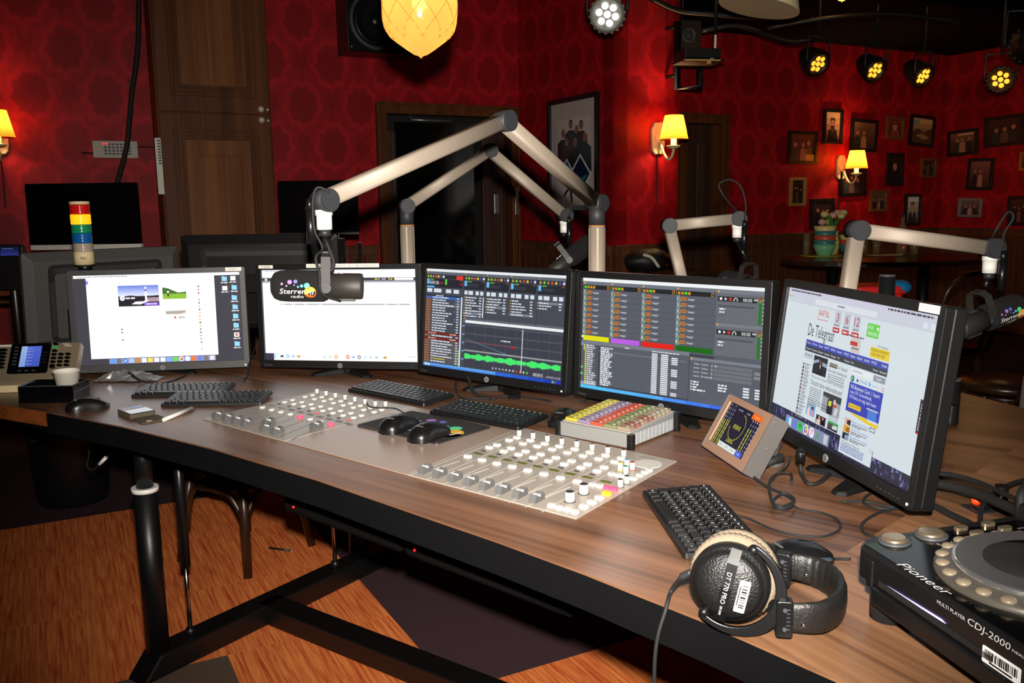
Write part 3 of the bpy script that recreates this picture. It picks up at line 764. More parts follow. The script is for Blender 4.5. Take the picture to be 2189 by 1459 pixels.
for k in range(21):
    y = .608+.0166*k
    if k == 2: c.rect(.105, y-.002, .62, y+.015, (104, 108, 120), 2)
    c.rect(.11, y+.001, .117, y+.012, (20, 22, 26), 3); c.greek(.124, y+.001, rng.uniform(.05, .075), .0118, (228, 232, 236), 3, rng)
    c.rect(.43, y+.001, .462, y+.0125, (226, 230, 234), 3); c.rect(.482, y+.001, .522, y+.0125, (226, 230, 234), 3)
    if k % 6 not in (0, 5): c.rect(.54, y+.001, .574, y+.0125, (222, 226, 230), 3)
c.greek(.43, .588, .15, .01, (210, 214, 220), 3, rng); c.greek(.27, .588, .03, .01, (210, 214, 220), 3, rng)
c.rect(.1, .955, .635, .97, (64, 68, 76), 2); c.rect(0, .94, .1, .97, (150, 158, 176), 2)
for k in range(2):
    y = .035+.265*k; x0 = .765
    c.rect(x0, y, 1, y+.262, (104, 108, 114), 2); c.rect(x0, y, 1, y+.026, (120, 125, 134), 3); c.disc(x0+.008, y+.014, .005, (240, 165, 50), 4, 8)
    c.rect(x0+.005, y+.05, .962, y+.09, (42, 43, 48), 3)
    c.rect(x0+.015, y+.06, x0+.027, y+.08, (240, 240, 240), 4); c.poly([(x0+.04, y+.058), (x0+.052, y+.07), (x0+.04, y+.082)], (240, 240, 240), 4)
    c.disc(x0+.068, y+.07, .008, (215, 40, 34), 4); c.arc(x0+.094, y+.072, .006, .009, 0, 180, (240, 240, 240), 4, 8); c.rect(x0+.084, y+.07, x0+.088, y+.084, (240, 240, 240), 4); c.rect(x0+.1, y+.07, x0+.104, y+.084, (240, 240, 240), 4)
    c.text('00:00', x0+.13, y+.084, .028, (240, 242, 244), 4, width=.043); c.rect(x0+.182, y+.058, x0+.2, y+.072, (190, 194, 200), 4)
    c.rect(x0+.008, y+.12, .95, y+.135, (80, 84, 90), 3); c.greek(x0+.015, y+.145, .03, .013, (230, 232, 236), 3, rng); c.greek(x0+.015, y+.17, .025, .013, (230, 232, 236), 3, rng); c.rect(x0+.01, y+.19, x0+.045, y+.215, (98, 102, 108), 3)
    c.rect(.972, y+.06, .986, y+.255, (28, 120, 36), 4); c.rect(.972, y+.06, .986, y+.085, (140, 130, 40), 5); c.rect(.972, y+.045, .986, y+.06, (170, 50, 40), 5)
    for q in range(7): c.rect(.989, y+.06+q*.03, .995, y+.065+q*.03, (225, 228, 232), 4)
c.rect(.637, .575, .765, .62, (60, 64, 74), 1); c.rect(.64, .60, 1, .625, (122, 127, 138), 2); c.disc(.648, .612, .005, (240, 165, 50), 3, 8)
for k, t in enumerate(('Title', 'Artist', 'Item code', 'Categories')):
    y = .64+.033*k; c.text(t, .66, y+.018, .014, (225, 228, 232), 3, width=.03); c.text('Contains' if k < 3 else 'Set categories', .7, y+.018, .014, (232, 235, 238), 3, width=.036 if k < 3 else .055)
    c.rect(.765, y, .955, y+.026, (110, 113, 120), 3); c.rect(.75, y+.002, .76, y+.024, (140, 143, 150), 3)
c.text('Bo', .77, .658, .014, (240, 240, 240), 4); c.rect(.965, .66, 1, .685, (130, 134, 140), 3); c.rect(.965, .695, 1, .72, (130, 134, 140), 3)
for k in range(4):
    y = .795+.022*k; c.rect(.648, y, .655, y+.012, (235, 238, 240), 3); c.greek(.66, y, [.03, .03, .02, .065][k], .013, (232, 236, 240), 3, rng); c.greek(.79, y, .045 if k < 3 else .0, .013, (232, 236, 240), 3, rng)
    c.rect(.915, y, .945, y+.014, (226, 230, 234), 3); c.rect(.972, y, 1, y+.014, (226, 230, 234), 3)
c.rect(.635, .6, .638, .97, (60, 64, 72), 3)
c.grad(0, .972, .5, 1, (80, 200, 245), (90, 170, 245), 3, 2, vert=False); c.grad(.5, .972, 1, 1, (80, 150, 245), (40, 80, 225), 4, 2, vert=False)
for y, col in ((.52, (235, 240, 240)), (.59, (120, 170, 220)), (.8, (120, 200, 140)), (.86, (90, 225, 110))): c.rect(0, y, .012, y+.02, col, 4)
put(3, c, 'screen_four_glow', 1.0)
# ---- 5: newspaper front page
PG = (218, 229, 234)
c = Canvas(SW, SH); c.rect(0, 0, 1, 1, (44, 44, 66), 0)
for k in range(120):
    x = rng.uniform(0, 1); y = rng.uniform(.87, .99); v = rng.uniform(0, 1); hh = rng.uniform(.02, .06)
    c.poly([(x, y), (x+.006, y-hh), (x+.012, y)], (60+70*v, 60+66*v, 96+90*v), 1)
c.rect(0, 0, 1, .87, PG, 2); c.rect(0, 0, 1, .035, (212, 210, 228), 3); c.rect(0, .035, 1, .1, (208, 214, 226), 3)
c.greek(.02, .012, .25, .011, (70, 70, 80), 4, rng); c.greek(.72, .012, .25, .012, (80, 80, 92), 4, rng); c.rect(.23, .048, .66, .085, (226, 230, 238), 4); c.greek(.4, .06, .05, .01, (120, 125, 135), 5, rng)
for q, col in enumerate(((225, 100, 90), (225, 190, 80), (110, 200, 100))): c.disc(.012+.014*q, .06, .0045, col, 4, 8)
c.rect(.92, .05, .945, .085, (226, 230, 238), 4); c.rect(.96, .05, .985, .085, (226, 230, 238), 4)
c.text('JAAP.NL', .265, .155, .045, (196, 60, 60), 4, width=.085); c.greek(.265, .175, .08, .008, (220, 150, 150), 4, rng)
for q, t in enumerate(('3', '6', '12')):
    x = .39+.066*q; c.rect(x, .10, x+.045, .20, (196, 204, 216), 3); c.text(t, x+.022, .165, .055, (190, 44, 44), 4, center=True); c.rect(x-.002, .205, x+.045, .238, (190, 44, 50), 4); c.greek(x+.005, .216, .032, .011, (245, 225, 225), 5, rng); c.greek(x+.003, .185, .036, .008, (120, 125, 135), 4, rng)
c.rect(.615, .125, .69, .21, (110, 214, 84), 4); c.text('HUIS', .622, .16, .022, (235, 250, 230), 5, width=.03); c.text('VERKOPEN', .622, .197, .022, (235, 250, 230), 5, width=.06); c.disc(.68, .15, .006, (240, 250, 240), 5, 8)
c.text('De Telegraaf', .208, .305, .085, (58, 66, 74), 4, width=.2)
c.greek(.5, .225, .05, .009, (100, 105, 115), 4, rng); c.greek(.565, .225, .04, .009, (100, 105, 115), 4, rng); c.text('Veel ingelogd', .695, .255, .014, (60, 62, 70), 4, width=.06)
c.rect(.205, .335, .775, .375, (62, 74, 178), 4); c.rect(.205, .375, .775, .415, (56, 60, 68), 4)
for q, t in enumerate(('Home', 'Prive', 'Telesport', 'DFT', 'VROUW.nl', 'Autovisie.nl', 'VKJ', 'Uitgaan', 'Digitaal', 'Gezondheid', 'WUZ')): c.text(t, .213+.046*q, .362, .016, (236, 210, 120) if q == 0 else (236, 238, 250), 5, width=.034)
c.text('Deals', .738, .362, .016, (236, 238, 250), 5, width=.03)
for q, t in enumerate(('Premium', 'Binnenland', 'Buitenland', 'Opmerkelijk', 'Filmpjes', 'TV', 'Columns', 'Meer')): c.text(t, .213+.048*q, .402, .014, (232, 234, 238), 5, width=.038 if t not in ('TV', 'Meer') else .016)
c.text('Service', .69, .402, .014, (232, 234, 238), 5, width=.03); c.text('Nieuwsbrief', .73, .402, .014, (232, 234, 238), 5, width=.04)
c.rect(.53, .235, .59, .33, (212, 200, 196), 4); c.rect(.522, .262, .57, .288, (196, 56, 50), 5); c.greek(.535, .3, .045, .009, (90, 90, 98), 5, rng)
c.rect(.655, .262, .772, .325, (238, 210, 40), 4); c.text('PROEFABONNEMENT?', .66, .288, .018, (70, 66, 40), 5, width=.105); c.text('5 EURO PER WEEK', .66, .314, .018, (70, 66, 40), 5, width=.088)
c.rect(.205, .425, .275, .465, (196, 204, 214), 4); c.text('DAG, NIEUWS', .21, .447, .014, (70, 74, 84), 5, width=.06)
for q in range(16):
    y = .50+.0245*q; c.rect(.207, y, .219, y+.019, rng.choice([(60, 60, 70), (120, 100, 90), (90, 70, 60), (150, 110, 100), (70, 80, 120)]), 4); c.greek(.226, y+.001, rng.uniform(.03, .05), .007, (130, 136, 146), 4, rng); c.greek(.226, y+.011, rng.uniform(.025, .045), .007, (140, 146, 156), 4, rng)
def pic(x0, y0, x1, y1, bg, items):
    c.rect(x0, y0, x1, y1, bg, 4); W_, H_ = x1-x0, y1-y0
    for it in items: c.poly([(x0+W_*a, y0+H_*b) for a, b in it[0]], it[1], it[2])
pic(.285, .425, .39, .55, (34, 34, 44), [([(0, .3), (.4, .15), (.4, .3), (0, .5)], (150, 170, 190), 5), ([(.65, .25), (1, .3), (1, .5), (.65, .45)], (150, 170, 190), 5), ([(.38, .5), (.5, .38), (.68, .5), (.74, 1), (.3, 1)], (22, 22, 28), 6), ([(.48, .45), (.56, .45), (.54, .7)], (225, 225, 230), 7), ([(.45, .2), (.58, .2), (.58, .4), (.5, .44), (.45, .38)], (120, 84, 66), 7)])
c.rect(.405, .44, .46, .468, (60, 70, 110), 4); c.text('MORGEN', .408, .461, .018, (230, 210, 90), 5, width=.048); c.text('De Telegraaf', .465, .465, .022, (60, 64, 72), 5, width=.068)
c.text('Brost baalt: Sinterklaas niet', .405, .502, .022, (52, 56, 64), 5, width=.13)
for q in range(4): c.greek(.405, .515+.014*q, .12, .007, (140, 146, 156), 4, rng)
c.text('Man sloeg toe op meerdere scholen in regio Rotterdam', .285, .578, .015, (60, 64, 72), 5, width=.24)
c.text("'Ontucht door wiskundedocent'", .285, .628, .036, (58, 62, 70), 5, width=.24)
for q in range(9): c.greek(.288, .645+.0142*q, .09-.02*(q == 8), .007, (136, 142, 152), 4, rng)
pic(.393, .64, .525, .775, (160, 164, 168), [([(0, 0), (1, 0), (1, .35), (0, .2)], (58, 64, 62), 5), ([(.3, .3), (.55, .2), (.62, .5), (.62, 1), (.3, 1)], (40, 42, 56), 6), ([(.36, .35), (.52, .32), (.52, .58), (.36, .6)], (214, 218, 70), 7), ([(.62, .2), (.72, .2), (.8, .5), (.62, .56)], (222, 190, 180), 6), ([(.62, .44), (.8, .42), (.78, .56), (.64, .58)], (214, 66, 40), 7), ([(.75, .55), (.9, .6), (.85, .95), (.7, .95)], (214, 218, 220), 6)])
for x, t1, t2 in ((.285, 'Eva Carlos in', 'financiele nood'), (.37, 'Prins Frederick', 'niet trouwding'), (.455, 'Hamilton krijgt', 'straf op Spa')):
    c.text(t1, x, .738 if x < .39 else .80-.012, .014, (52, 56, 64), 5, width=.066); c.text(t2, x, .757 if x < .39 else .806, .014, (52, 56, 64), 5, width=.066)
pic(.285, .765, .352, .84, (120, 170, 220), [([(.15, .4), (.42, .3), (.5, 1), (.1, 1)], (236, 214, 206), 5), ([(.6, .35), (.82, .35), (.85, 1), (.6, 1)], (232, 150, 170), 5), ([(.2, .15), (.42, .15), (.4, .4), (.22, .4)], (230, 200, 150), 6), ([(.62, .12), (.8, .12), (.82, .4), (.62, .4)], (40, 30, 30), 6)])
pic(.368, .808, .44, .868, (48, 34, 66), [([(.1, .5), (.45, .4), (.5, 1), (.05, 1)], (226, 200, 190), 5), ([(.5, .45), (.9, .4), (1, 1), (.5, 1)], (22, 22, 30), 5), ([(.25, .1), (.42, .1), (.4, .4), (.25, .4)], (220, 180, 140), 6), ([(.6, .08), (.78, .08), (.78, .4), (.62, .4)], (196, 120, 90), 6)])
pic(.456, .812, .53, .868, (60, 170, 90), [([(0, .3), (.5, .2), (.6, 1), (0, 1)], (90, 80, 84), 5), ([(.5, .4), (.9, .3), (.95, 1), (.45, 1)], (226, 222, 224), 6), ([(0, .85), (1, .75), (1, 1), (0, 1)], (40, 30, 60), 7)])
c.rect(.56, .425, .70, .462, (232, 238, 242), 4); c.rect(.70, .425, .772, .462, (150, 156, 168), 5); c.text('Zoek', .718, .45, .018, (240, 242, 246), 6, width=.03); c.greek(.57, .437, .06, .009, (170, 176, 186), 5, rng)
c.disc(.574, .492, .012, (60, 110, 170), 4); c.disc(.572, .49, .006, (130, 200, 90), 5); c.disc(.607, .494, .006, (40, 90, 160), 4); c.text('VimeD', .622, .5, .02, (90, 150, 210), 4, width=.048); c.disc(.685, .492, .007, (90, 190, 240), 4); c.greek(.7, .489, .04, .007, (200, 190, 200), 4, rng); c.arc(.765, .495, .006, .008, 0, 360, (220, 90, 80), 4, 12)
c.rect(.56, .515, .772, .70, (60, 68, 182), 4); c.text('NS-Business Card.', .572, .553, .026, (242, 244, 252), 5, width=.125); c.text('1 kaart', .705, .553, .026, (230, 234, 250), 5, width=.05)
c.text('voor OV, Greenwheels,', .572, .584, .024, (226, 230, 250), 5, width=.14); c.text('OV-fiets en nog veel meer.', .572, .615, .024, (226, 230, 250), 5, width=.175)
c.rect(.575, .645, .655, .675, (240, 200, 50), 5); c.text('Bestel nu GRATIS', .58, .665, .014, (90, 80, 40), 6, width=.07); c.poly([(.56, .70), (.772, .705), (.772, .735), (.7, .73)], (236, 206, 46), 5)
c.rect(.69, .633, .76, .643, (190, 198, 214), 5); c.poly([(.70, .645), (.752, .645), (.76, .70), (.70, .70)], (80, 130, 220), 5); c.rect(.705, .7, .765, .712, (226, 230, 240), 6)
c.arc(.735, .752, .006, .009, 30, 330, (60, 70, 130), 4, 14); c.arc(.752, .752, .006, .009, 210, 510, (60, 70, 130), 4, 14)
for q, (y, bg, fg) in enumerate(((.742, (226, 190, 184), (60, 50, 60)), (.79, (226, 176, 60), (170, 110, 30)), (.838, (40, 44, 60), (150, 160, 190)))):
    pic(.566, y, .608, y+.044, bg, [([(.4, .3), (1, .2), (1, 1), (.4, .9)], fg, 5)])
    c.text(('Begin nu met besparen!', 'Comfort Time uitwijzing?', 'Energieklassen garage')[q], .616, y+.016, .012, (90, 90, 226), 5, width=.11); c.greek(.616, y+.024, .1, .007, (120, 126, 136), 4, rng); c.greek(.616, y+.035, .06, .007, (120, 126, 136), 4, rng)
c.rect(.205, .868, .555, .873, PG, 2); c.rect(.555, .86, .765, .975, PG, 3); c.text('Meest gelezen op Telegraaf.nl', .566, .905, .013, (60, 64, 72), 5, width=.12)
for q in range(4): c.greek(.566, .912+.013*q, .15, .007, (120, 126, 190), 4, rng)
c.rect(.535, .86, .555, .87, PG, 3); c.arc(.752, .878, .005, .0065, 0, 360, (90, 190, 110), 5, 12)
c.rect(.80, .0, .80, .0, PG, 3)
c.rect(.768, .868, 1, .905, PG, 2)
c.rect(.972, .47, 1, .665, (60, 42, 66), 5); c.rect(.972, .655, 1, .665, (206, 50, 50), 6)
vs, fs, a, b = text_geo('FEEDBACK?'); o_ = len(c.v); kk = .15*SH/(b-a)
c.v += [(.991*SW-SW/2-v[1]*kk*1.0+.0, SH/2-.645*SH+(v[0]-a)*kk, 6*c.step) for v in vs]
for f in fs: c.f.append([i+o_ for i in f]); c.c.append(srgb(236, 232, 238))
c.rect(.135, .905, .485, .985, (140, 146, 178), 7)
for q, col in enumerate(((90, 190, 245), (80, 140, 230), (50, 200, 100), (245, 245, 245), (245, 240, 248), None, (200, 206, 214))):
    x = .165+.047*q+(.0 if q < 6 else .012)
    if q == 0: c.rect(x-.018, .918, x+.018, .972, col, 8); c.rect(x, .918, x+.018, .972, (226, 240, 250), 9)
    elif q == 5: c.text('X', x, .972, .05, (50, 170, 60), 8, width=.034, center=True)
    elif q == 6: c.poly([(x-.016, .915), (x+.016, .915), (x+.012, .978), (x-.012, .978)], col, 8)
    else: c.disc(x, .945, .02, col, 8)
    if q == 1: c.line(x-.009, .962, x+.009, .928, .004, (235, 70, 70), 9)
    if q == 2:
        for z in range(3): c.arc(x, .965-.002*z, .008+.004*z, .0105+.004*z, 55, 125, (20, 50, 30), 9, 8)
    if q == 3:
        for z in range(8): c.disc(x+.01*math.cos(z*.785), .945-.017*math.sin(z*.785), .006, [(240, 170, 50), (220, 210, 60), (110, 190, 80), (80, 170, 190), (80, 110, 210), (150, 90, 200), (220, 80, 130), (240, 90, 60)][z], 9, 8)
    if q == 4: c.rect(x-.006, .93, x-.003, .96, (230, 70, 100), 9); c.rect(x+.006, .926, x+.009, .955, (230, 70, 100), 9); c.rect(x-.006, .926, x+.009, .933, (230, 70, 100), 9)
put(4, c, 'screen_five_glow', 0.92)
# stickers on the bezels
def sticker(i, x0, x1, y0, y1, t, wdt):
    root, F = SCREEN[i]; mb = MB(); mb.box(((x0+x1)/2, (y0+y1)/2, .0039), (x1-x0, y1-y0, .0006), 0, F); st = mb.build('name_sticker', 'label_white', root)
    mb = MB(); text_mb(mb, t, (x0+x1)/2-wdt/2, (y0+y1)/2-.0025, .0068, .0044, 0, F, width=wdt); mb.build('sticker_lettering', 'joint_grey', st)
tp = SH/2+.0092
sticker(0, .212, .262, tp-.006, tp+.006, 'A7050711', .03)
sticker(1, -.262, -.213, tp-.004, tp+.006, 'IT 003981', .03)
sticker(1, -.10, .14, tp-.003, tp+.009, 'STUDIO 1    naam: studio@sterren.nl    tel. nr. (Binnen Buitendienst)', .22)
sticker(4, .205, .2575, tp-.007, tp+.006, 'SPOTIFY A7050737', .04)
# ================================================================ things on the desk
def loc_of(root, P): return root.matrix_world.inverted() @ P
mat('plate_grey', (166, 156, 146), .36, metal=.0, noise=.04, nscale=80)
mat('plate_line', (200, 192, 182), .5)
mat('taupe_panel', (164, 142, 128), .30, metal=.0, noise=.05, nscale=40)
mat('button_white', (206, 201, 193), .4)
mat('knob_white', (214, 210, 202), .45)
mat('knob_dark', (46, 46, 48), .5)
mat('fader_grey', (92, 92, 92), .7, spec=.25)
mat('fader_white', (248, 246, 240), .5)
mat('lcd_olive', (92, 92, 22), .3, noise=.5, nscale=400)
mat('slot_dark', (110, 102, 94), .5)
mat('red_glow', (255, 60, 90), .4, emit=(255, 70, 100), estr=1.3)
mat('red_led', (230, 40, 40), .4, emit=(255, 40, 40), estr=.9)
mat('orange_glow', (255, 160, 40), .4, emit=(255, 150, 30), estr=1.3)
for n_, c_ in (('cap_yellow', (222, 190, 20)), ('cap_blue', (60, 130, 190)), ('cap_red', (200, 40, 36)), ('cap_green', (30, 120, 80))): mat(n_, c_, .45)
def quad_root(name, label, cat, corners, z=DESK, group=None):
    P = [atz(x, y, z) for x, y in corners]; ctr = (P[0]+P[1]+P[2]+P[3])/4
    root = thing(name, label, cat, frame((ctr.x, ctr.y, DESK), P[1]-P[0]), group)
    return root, [loc_of(root, p) for p in P]
def plate(root, L, mm, name='face_plate', th=.0025, shrink=0):
    mb = MB(); poly = [(p.x, p.y) for p in L]
    mb.prism(poly, 0, th); return mb.build(name, mm, root, .0006)
_bc = {}
def ctl(root, name, kind, mm, px, py, z=DESK+.0025, rot=0):
    key = (kind, mm)
    if key not in _bc:
        mb = MB()
        if kind == 'sq': mb.rbox((0, 0), .0165, .0125, 0, .0055, .0025, k=2, inset=.0008); mb.rbox((0, 0), .010, .0075, .0055, .0058, .002, k=2, mat=0)
        if kind == 'sqs': mb.rbox((0, 0), .0135, .0115, 0, .0055, .0022, k=2, inset=.0008)
        if kind == 'round': mb.lathe([(.0085, 0), (.0085, .0035), (.007, .0055), (0, .0058)], 12)
        if kind == 'knob': mb.lathe([(.0058, 0), (.0052, .015), (.0048, .0155)], 14); mb.lathe([(.0062, 0), (.0062, .0012)], 14, 1); mb.lathe([(.0047, .0155), (.0044, .0162), (0, .0162)], 14, 1)
        if kind == 'bigknob': mb.lathe([(.0095, 0), (.0082, .018), (.0078, .0185)], 18); mb.lathe([(.0102, 0), (.0102, .0015)], 18, 1); mb.lathe([(.0076, .0185), (.007, .0195), (0, .0195)], 18, 1)
        if kind == 'fader':
            pr = [(-.0135, 0), (-.0135, .007), (-.009, .0125), (-.003, .0085), (.003, .0085), (.009, .0125), (.0135, .007), (.0135, 0)]
            mb.prism(pr, -.0055, .0055, 0, Matrix(((0, 0, 1, 0), (1, 0, 0, 0), (0, 1, 0, 0), (0, 0, 0, 1))))
            mb.box((0, .0, .0090), (.0112, .0026, .003), 1); mb.box((0, 0, -.0003), (.003, .008, .0025), 0)
        if kind == 'lcd': mb.box((0, 0, .0004), (.023, .010, .001))
        if kind == 'led': mb.box((0, 0, .0006), (.011, .004, .0014))
        mats = {'knob': [mm[0], mm[1]] if isinstance(mm, tuple) else [mm, 'knob_dark'], 'bigknob': ['knob_white', 'knob_dark'], 'fader': ['fader_grey', 'fader_white']}.get(kind, [mm])
        _bc[key] = mb.mesh(name, mats)
    o = link(name, _bc[key], root)
    p = loc_of(root, atz(px, py, z)); o.matrix_local = T3(p.x, p.y, .0025) @ RZ(rot) @ Matrix.Diagonal((1.25, 1.25, 1.25, 1) if kind == 'fader' else (1, 1, 1, 1))
    return o
def z6(x, y): return 850+x/3.368, 850+y/3.368
def z3(x, y): return 430+x/4.8644, 810+y/4.8644
# ---- right-hand fader console
CR = [(871, 1016), (1232, 1110), (1447, 987), (1115, 915)]
con_r, LR = quad_root('mixing_console', 'silver eight-fader mixing console panel with coloured knobs and a round speaker grille', 'console', CR, group='broadcast console panels set into the desk')
plate(con_r, LR, 'plate_grey')
sideR = math.degrees(math.atan2((LR[3]-LR[0]).y, (LR[3]-LR[0]).x))-90
def strips(root, pairs, mm, wd=.0022, name='fader_slot', ht=.0003):
    for a, b in pairs:
        A_ = loc_of(root, atz(*a, DESK+.0025)); B_ = loc_of(root, atz(*b, DESK+.0025)); d = B_-A_
        mb = MB(); mb.box((d.length/2, 0, 0), (d.length, wd, ht*2)); o = mb.build(name, mm, root); o.matrix_local = frame((A_.x, A_.y, .0025), (d.x, d.y, 0))
FR = [(200, 533), (305, 563), (415, 591), (530, 619), (642, 648), (760, 678), (882, 708), (1003, 741)]
FS = [(440, 455), (545, 483), (655, 507), (765, 530), (880, 560), (990, 588), (1110, 618), (1240, 640)]
strips(con_r, [(z6(*a), z6(*b)) for a, b in zip(FR, FS)], 'plate_line', .0045)
for k in range(9):
    a = (95+118*k, 553+33.5*k); b = (830+107*k, 268+22*k)
    strips(con_r, [(z6(*a), z6(*b))], 'plate_line', .0016, 'strip_line', .00025)
for x, y in FR: ctl(con_r, 'fader_cap', 'fader', 'fader_grey', *z6(x, y), rot=sideR)
for x, y in [(875, 278), (975, 296), (1078, 317), (1182, 338), (1290, 358), (1400, 381), (1512, 403), (1627, 424)]: ctl(con_r, 'rotary_knob', 'knob', 'knob_white', *z6(x, y))
B0 = [(858, 292), (955, 312), (1058, 335), (1163, 354), (1275, 375), (1385, 399), (1497, 420), (1610, 442), (803, 310), (903, 335), (1005, 354), (1113, 376), (1222, 400), (1335, 423), (1447, 445), (1562, 467),
      (716, 345), (817, 368), (922, 390), (1030, 411), (1140, 436), (1253, 460), (1368, 484), (1487, 506), (660, 363), (764, 390), (870, 413), (977, 435), (1087, 460), (1200, 483), (1320, 508), (1437, 533),
      (505, 428), (608, 453), (714, 478), (825, 501), (937, 528), (1053, 554), (1172, 583), (1293, 608), (1452, 726), (1398, 758), (1340, 790)]
for x, y in B0: ctl(con_r, 'push_button', 'sq', 'button_white', *z6(x, y))
for x, y in [(1540, 553), (1588, 563), (1632, 573), (1700, 587), (1742, 563), (1778, 543), (1810, 527), (1405, 630), (1455, 641), (1108, 781), (1163, 798), (1220, 811), (1276, 827)]: ctl(con_r, 'push_button', 'sqs', 'button_white', *z6(x, y))
for x, y in [(1508, 653), (1560, 665)]: tag(ctl(con_r, 'push_button', 'sqs', 'red_glow', *z6(x, y)), 'lit red push button')
tag(ctl(con_r, 'push_button', 'sq', 'orange_glow', *z6(1503, 697)), 'lit orange push button')
for x, y in [(580, 402), (682, 425), (788, 448), (895, 470), (1008, 495), (1125, 522), (1242, 548), (1365, 573), (1500, 605)]: ctl(con_r, 'channel_display', 'lcd', 'lcd_olive', *z6(x, y))
for k in range(8): ctl(con_r, 'status_led', 'led', 'knob_dark', *z6(618+112*k, 383+24.3*k))
for x, y, cc in [(1602, 520, 'cap_yellow'), (1650, 497, 'cap_blue'), (1690, 517, 'cap_red'), (1642, 546, 'cap_green'), (1603, 643, 'knob_dark'), (1650, 618, 'knob_dark')]: ctl(con_r, 'rotary_knob', 'knob', ('knob_white', cc), *z6(x, y))
for x, y in [(1240, 746), (1340, 690)]: ctl(con_r, 'large_knob', 'bigknob', 'knob_white', *z6(x, y))
p = loc_of(con_r, atz(*z6(1800, 478), DESK+.002)); mb = MB(); mb.cyl((p.x, p.y, .001), (p.x, p.y, .0034), .029, n=36); mb.build('speaker_grille', 'button_white', con_r)
a = loc_of(con_r, atz(*z6(1745, 422), DESK+.0025)); mb = MB(); text_mb(mb, 'DHD AUDIO', 0, 0, .007, 0, width=.034); o = mb.build('brand_lettering', 'joint_grey', con_r); o.matrix_local = T3(a.x, a.y, .0029)
# ---- left-hand console
CL = [(434, 896), (607, 944), (880, 870), (683, 836)]
con_l, LL = quad_root('mixing_console', 'silver console panel of round white buttons with two lit red', 'console', CL, group='broadcast console panels set into the desk')
plate(con_l, LL, 'plate_grey')
sideL = math.degrees(math.atan2((LL[3]-LL[0]).y, (LL[3]-LL[0]).x))-90
for x, y in [(1205, 153), (1300, 175), (1397, 196), (1497, 216), (1598, 237), (1705, 262), (1812, 284), (1918, 287)]: ctl(con_l, 'rotary_knob', 'knob', 'knob_white', *z3(x, y))
for x, y in [(1158, 172), (1255, 193), (1352, 214), (1452, 235), (1553, 258), (1655, 282), (1765, 303), (1878, 325), (1080, 190), (1177, 213), (1276, 233), (1375, 255), (1477, 278), (1582, 302), (1690, 325), (1800, 348),
             (950, 223), (1045, 246), (1143, 268), (1243, 290), (1343, 313), (1450, 336), (1557, 360), (1667, 385), (868, 245), (964, 265), (1062, 288), (1160, 310), (1265, 335), (1370, 359), (1476, 384), (1587, 408),
             (637, 301), (733, 325), (829, 348), (928, 371), (1135, 423), (1240, 448)]: ctl(con_l, 'round_button', 'round', 'button_white', *z3(x, y))
for x, y in [(1028, 400), (1349, 478)]: tag(ctl(con_l, 'round_button', 'round', 'red_glow', *z3(x, y)), 'lit red round button')
FL = [(185, 398), (288, 423), (383, 448), (482, 475), (702, 470), (682, 530), (792, 562), (1200, 508)]
for k in range(8):
    a = (130+115*k, 400+33*k); b = (560+101*k, 305+25*k); strips(con_l, [(z3(*a), z3(*b))], 'slot_dark', .0022)
for x, y in FL: ctl(con_l, 'fader_cap', 'fader', 'fader_grey', *z3(x, y), rot=sideL)
for k in range(8): ctl(con_l, 'status_led', 'led', 'red_led' if k in (4, 7) else 'knob_dark', *z3(810+103*k+(k == 4)*-15, 258+24.5*k))
for k in range(9): ctl(con_l, 'channel_display', 'lcd', 'slot_dark' if k > 1 else 'lcd_olive', *z3(740+99*k, 272+24*k))
# ---- plain panel between the consoles
CM = [(608.5, 944.5), (869.5, 1015.5), (1113.5, 914.5), (881.5, 870)]
pan, LM = quad_root('cover_panel', 'plain taupe metal panel between the two consoles under the mouse mat', 'panel', CM)
plate(pan, LM, 'taupe_panel', 'panel_plate', .002)
for x, y in ((616, 943), (868, 1011), (1108, 916), (884, 873)):
    q = loc_of(pan, atz(x, y, DESK)); mb = MB(); mb.cyl((q.x, q.y, .0015), (q.x, q.y, .0026), .0022, n=8); mb.build('screw', 'chrome', pan)
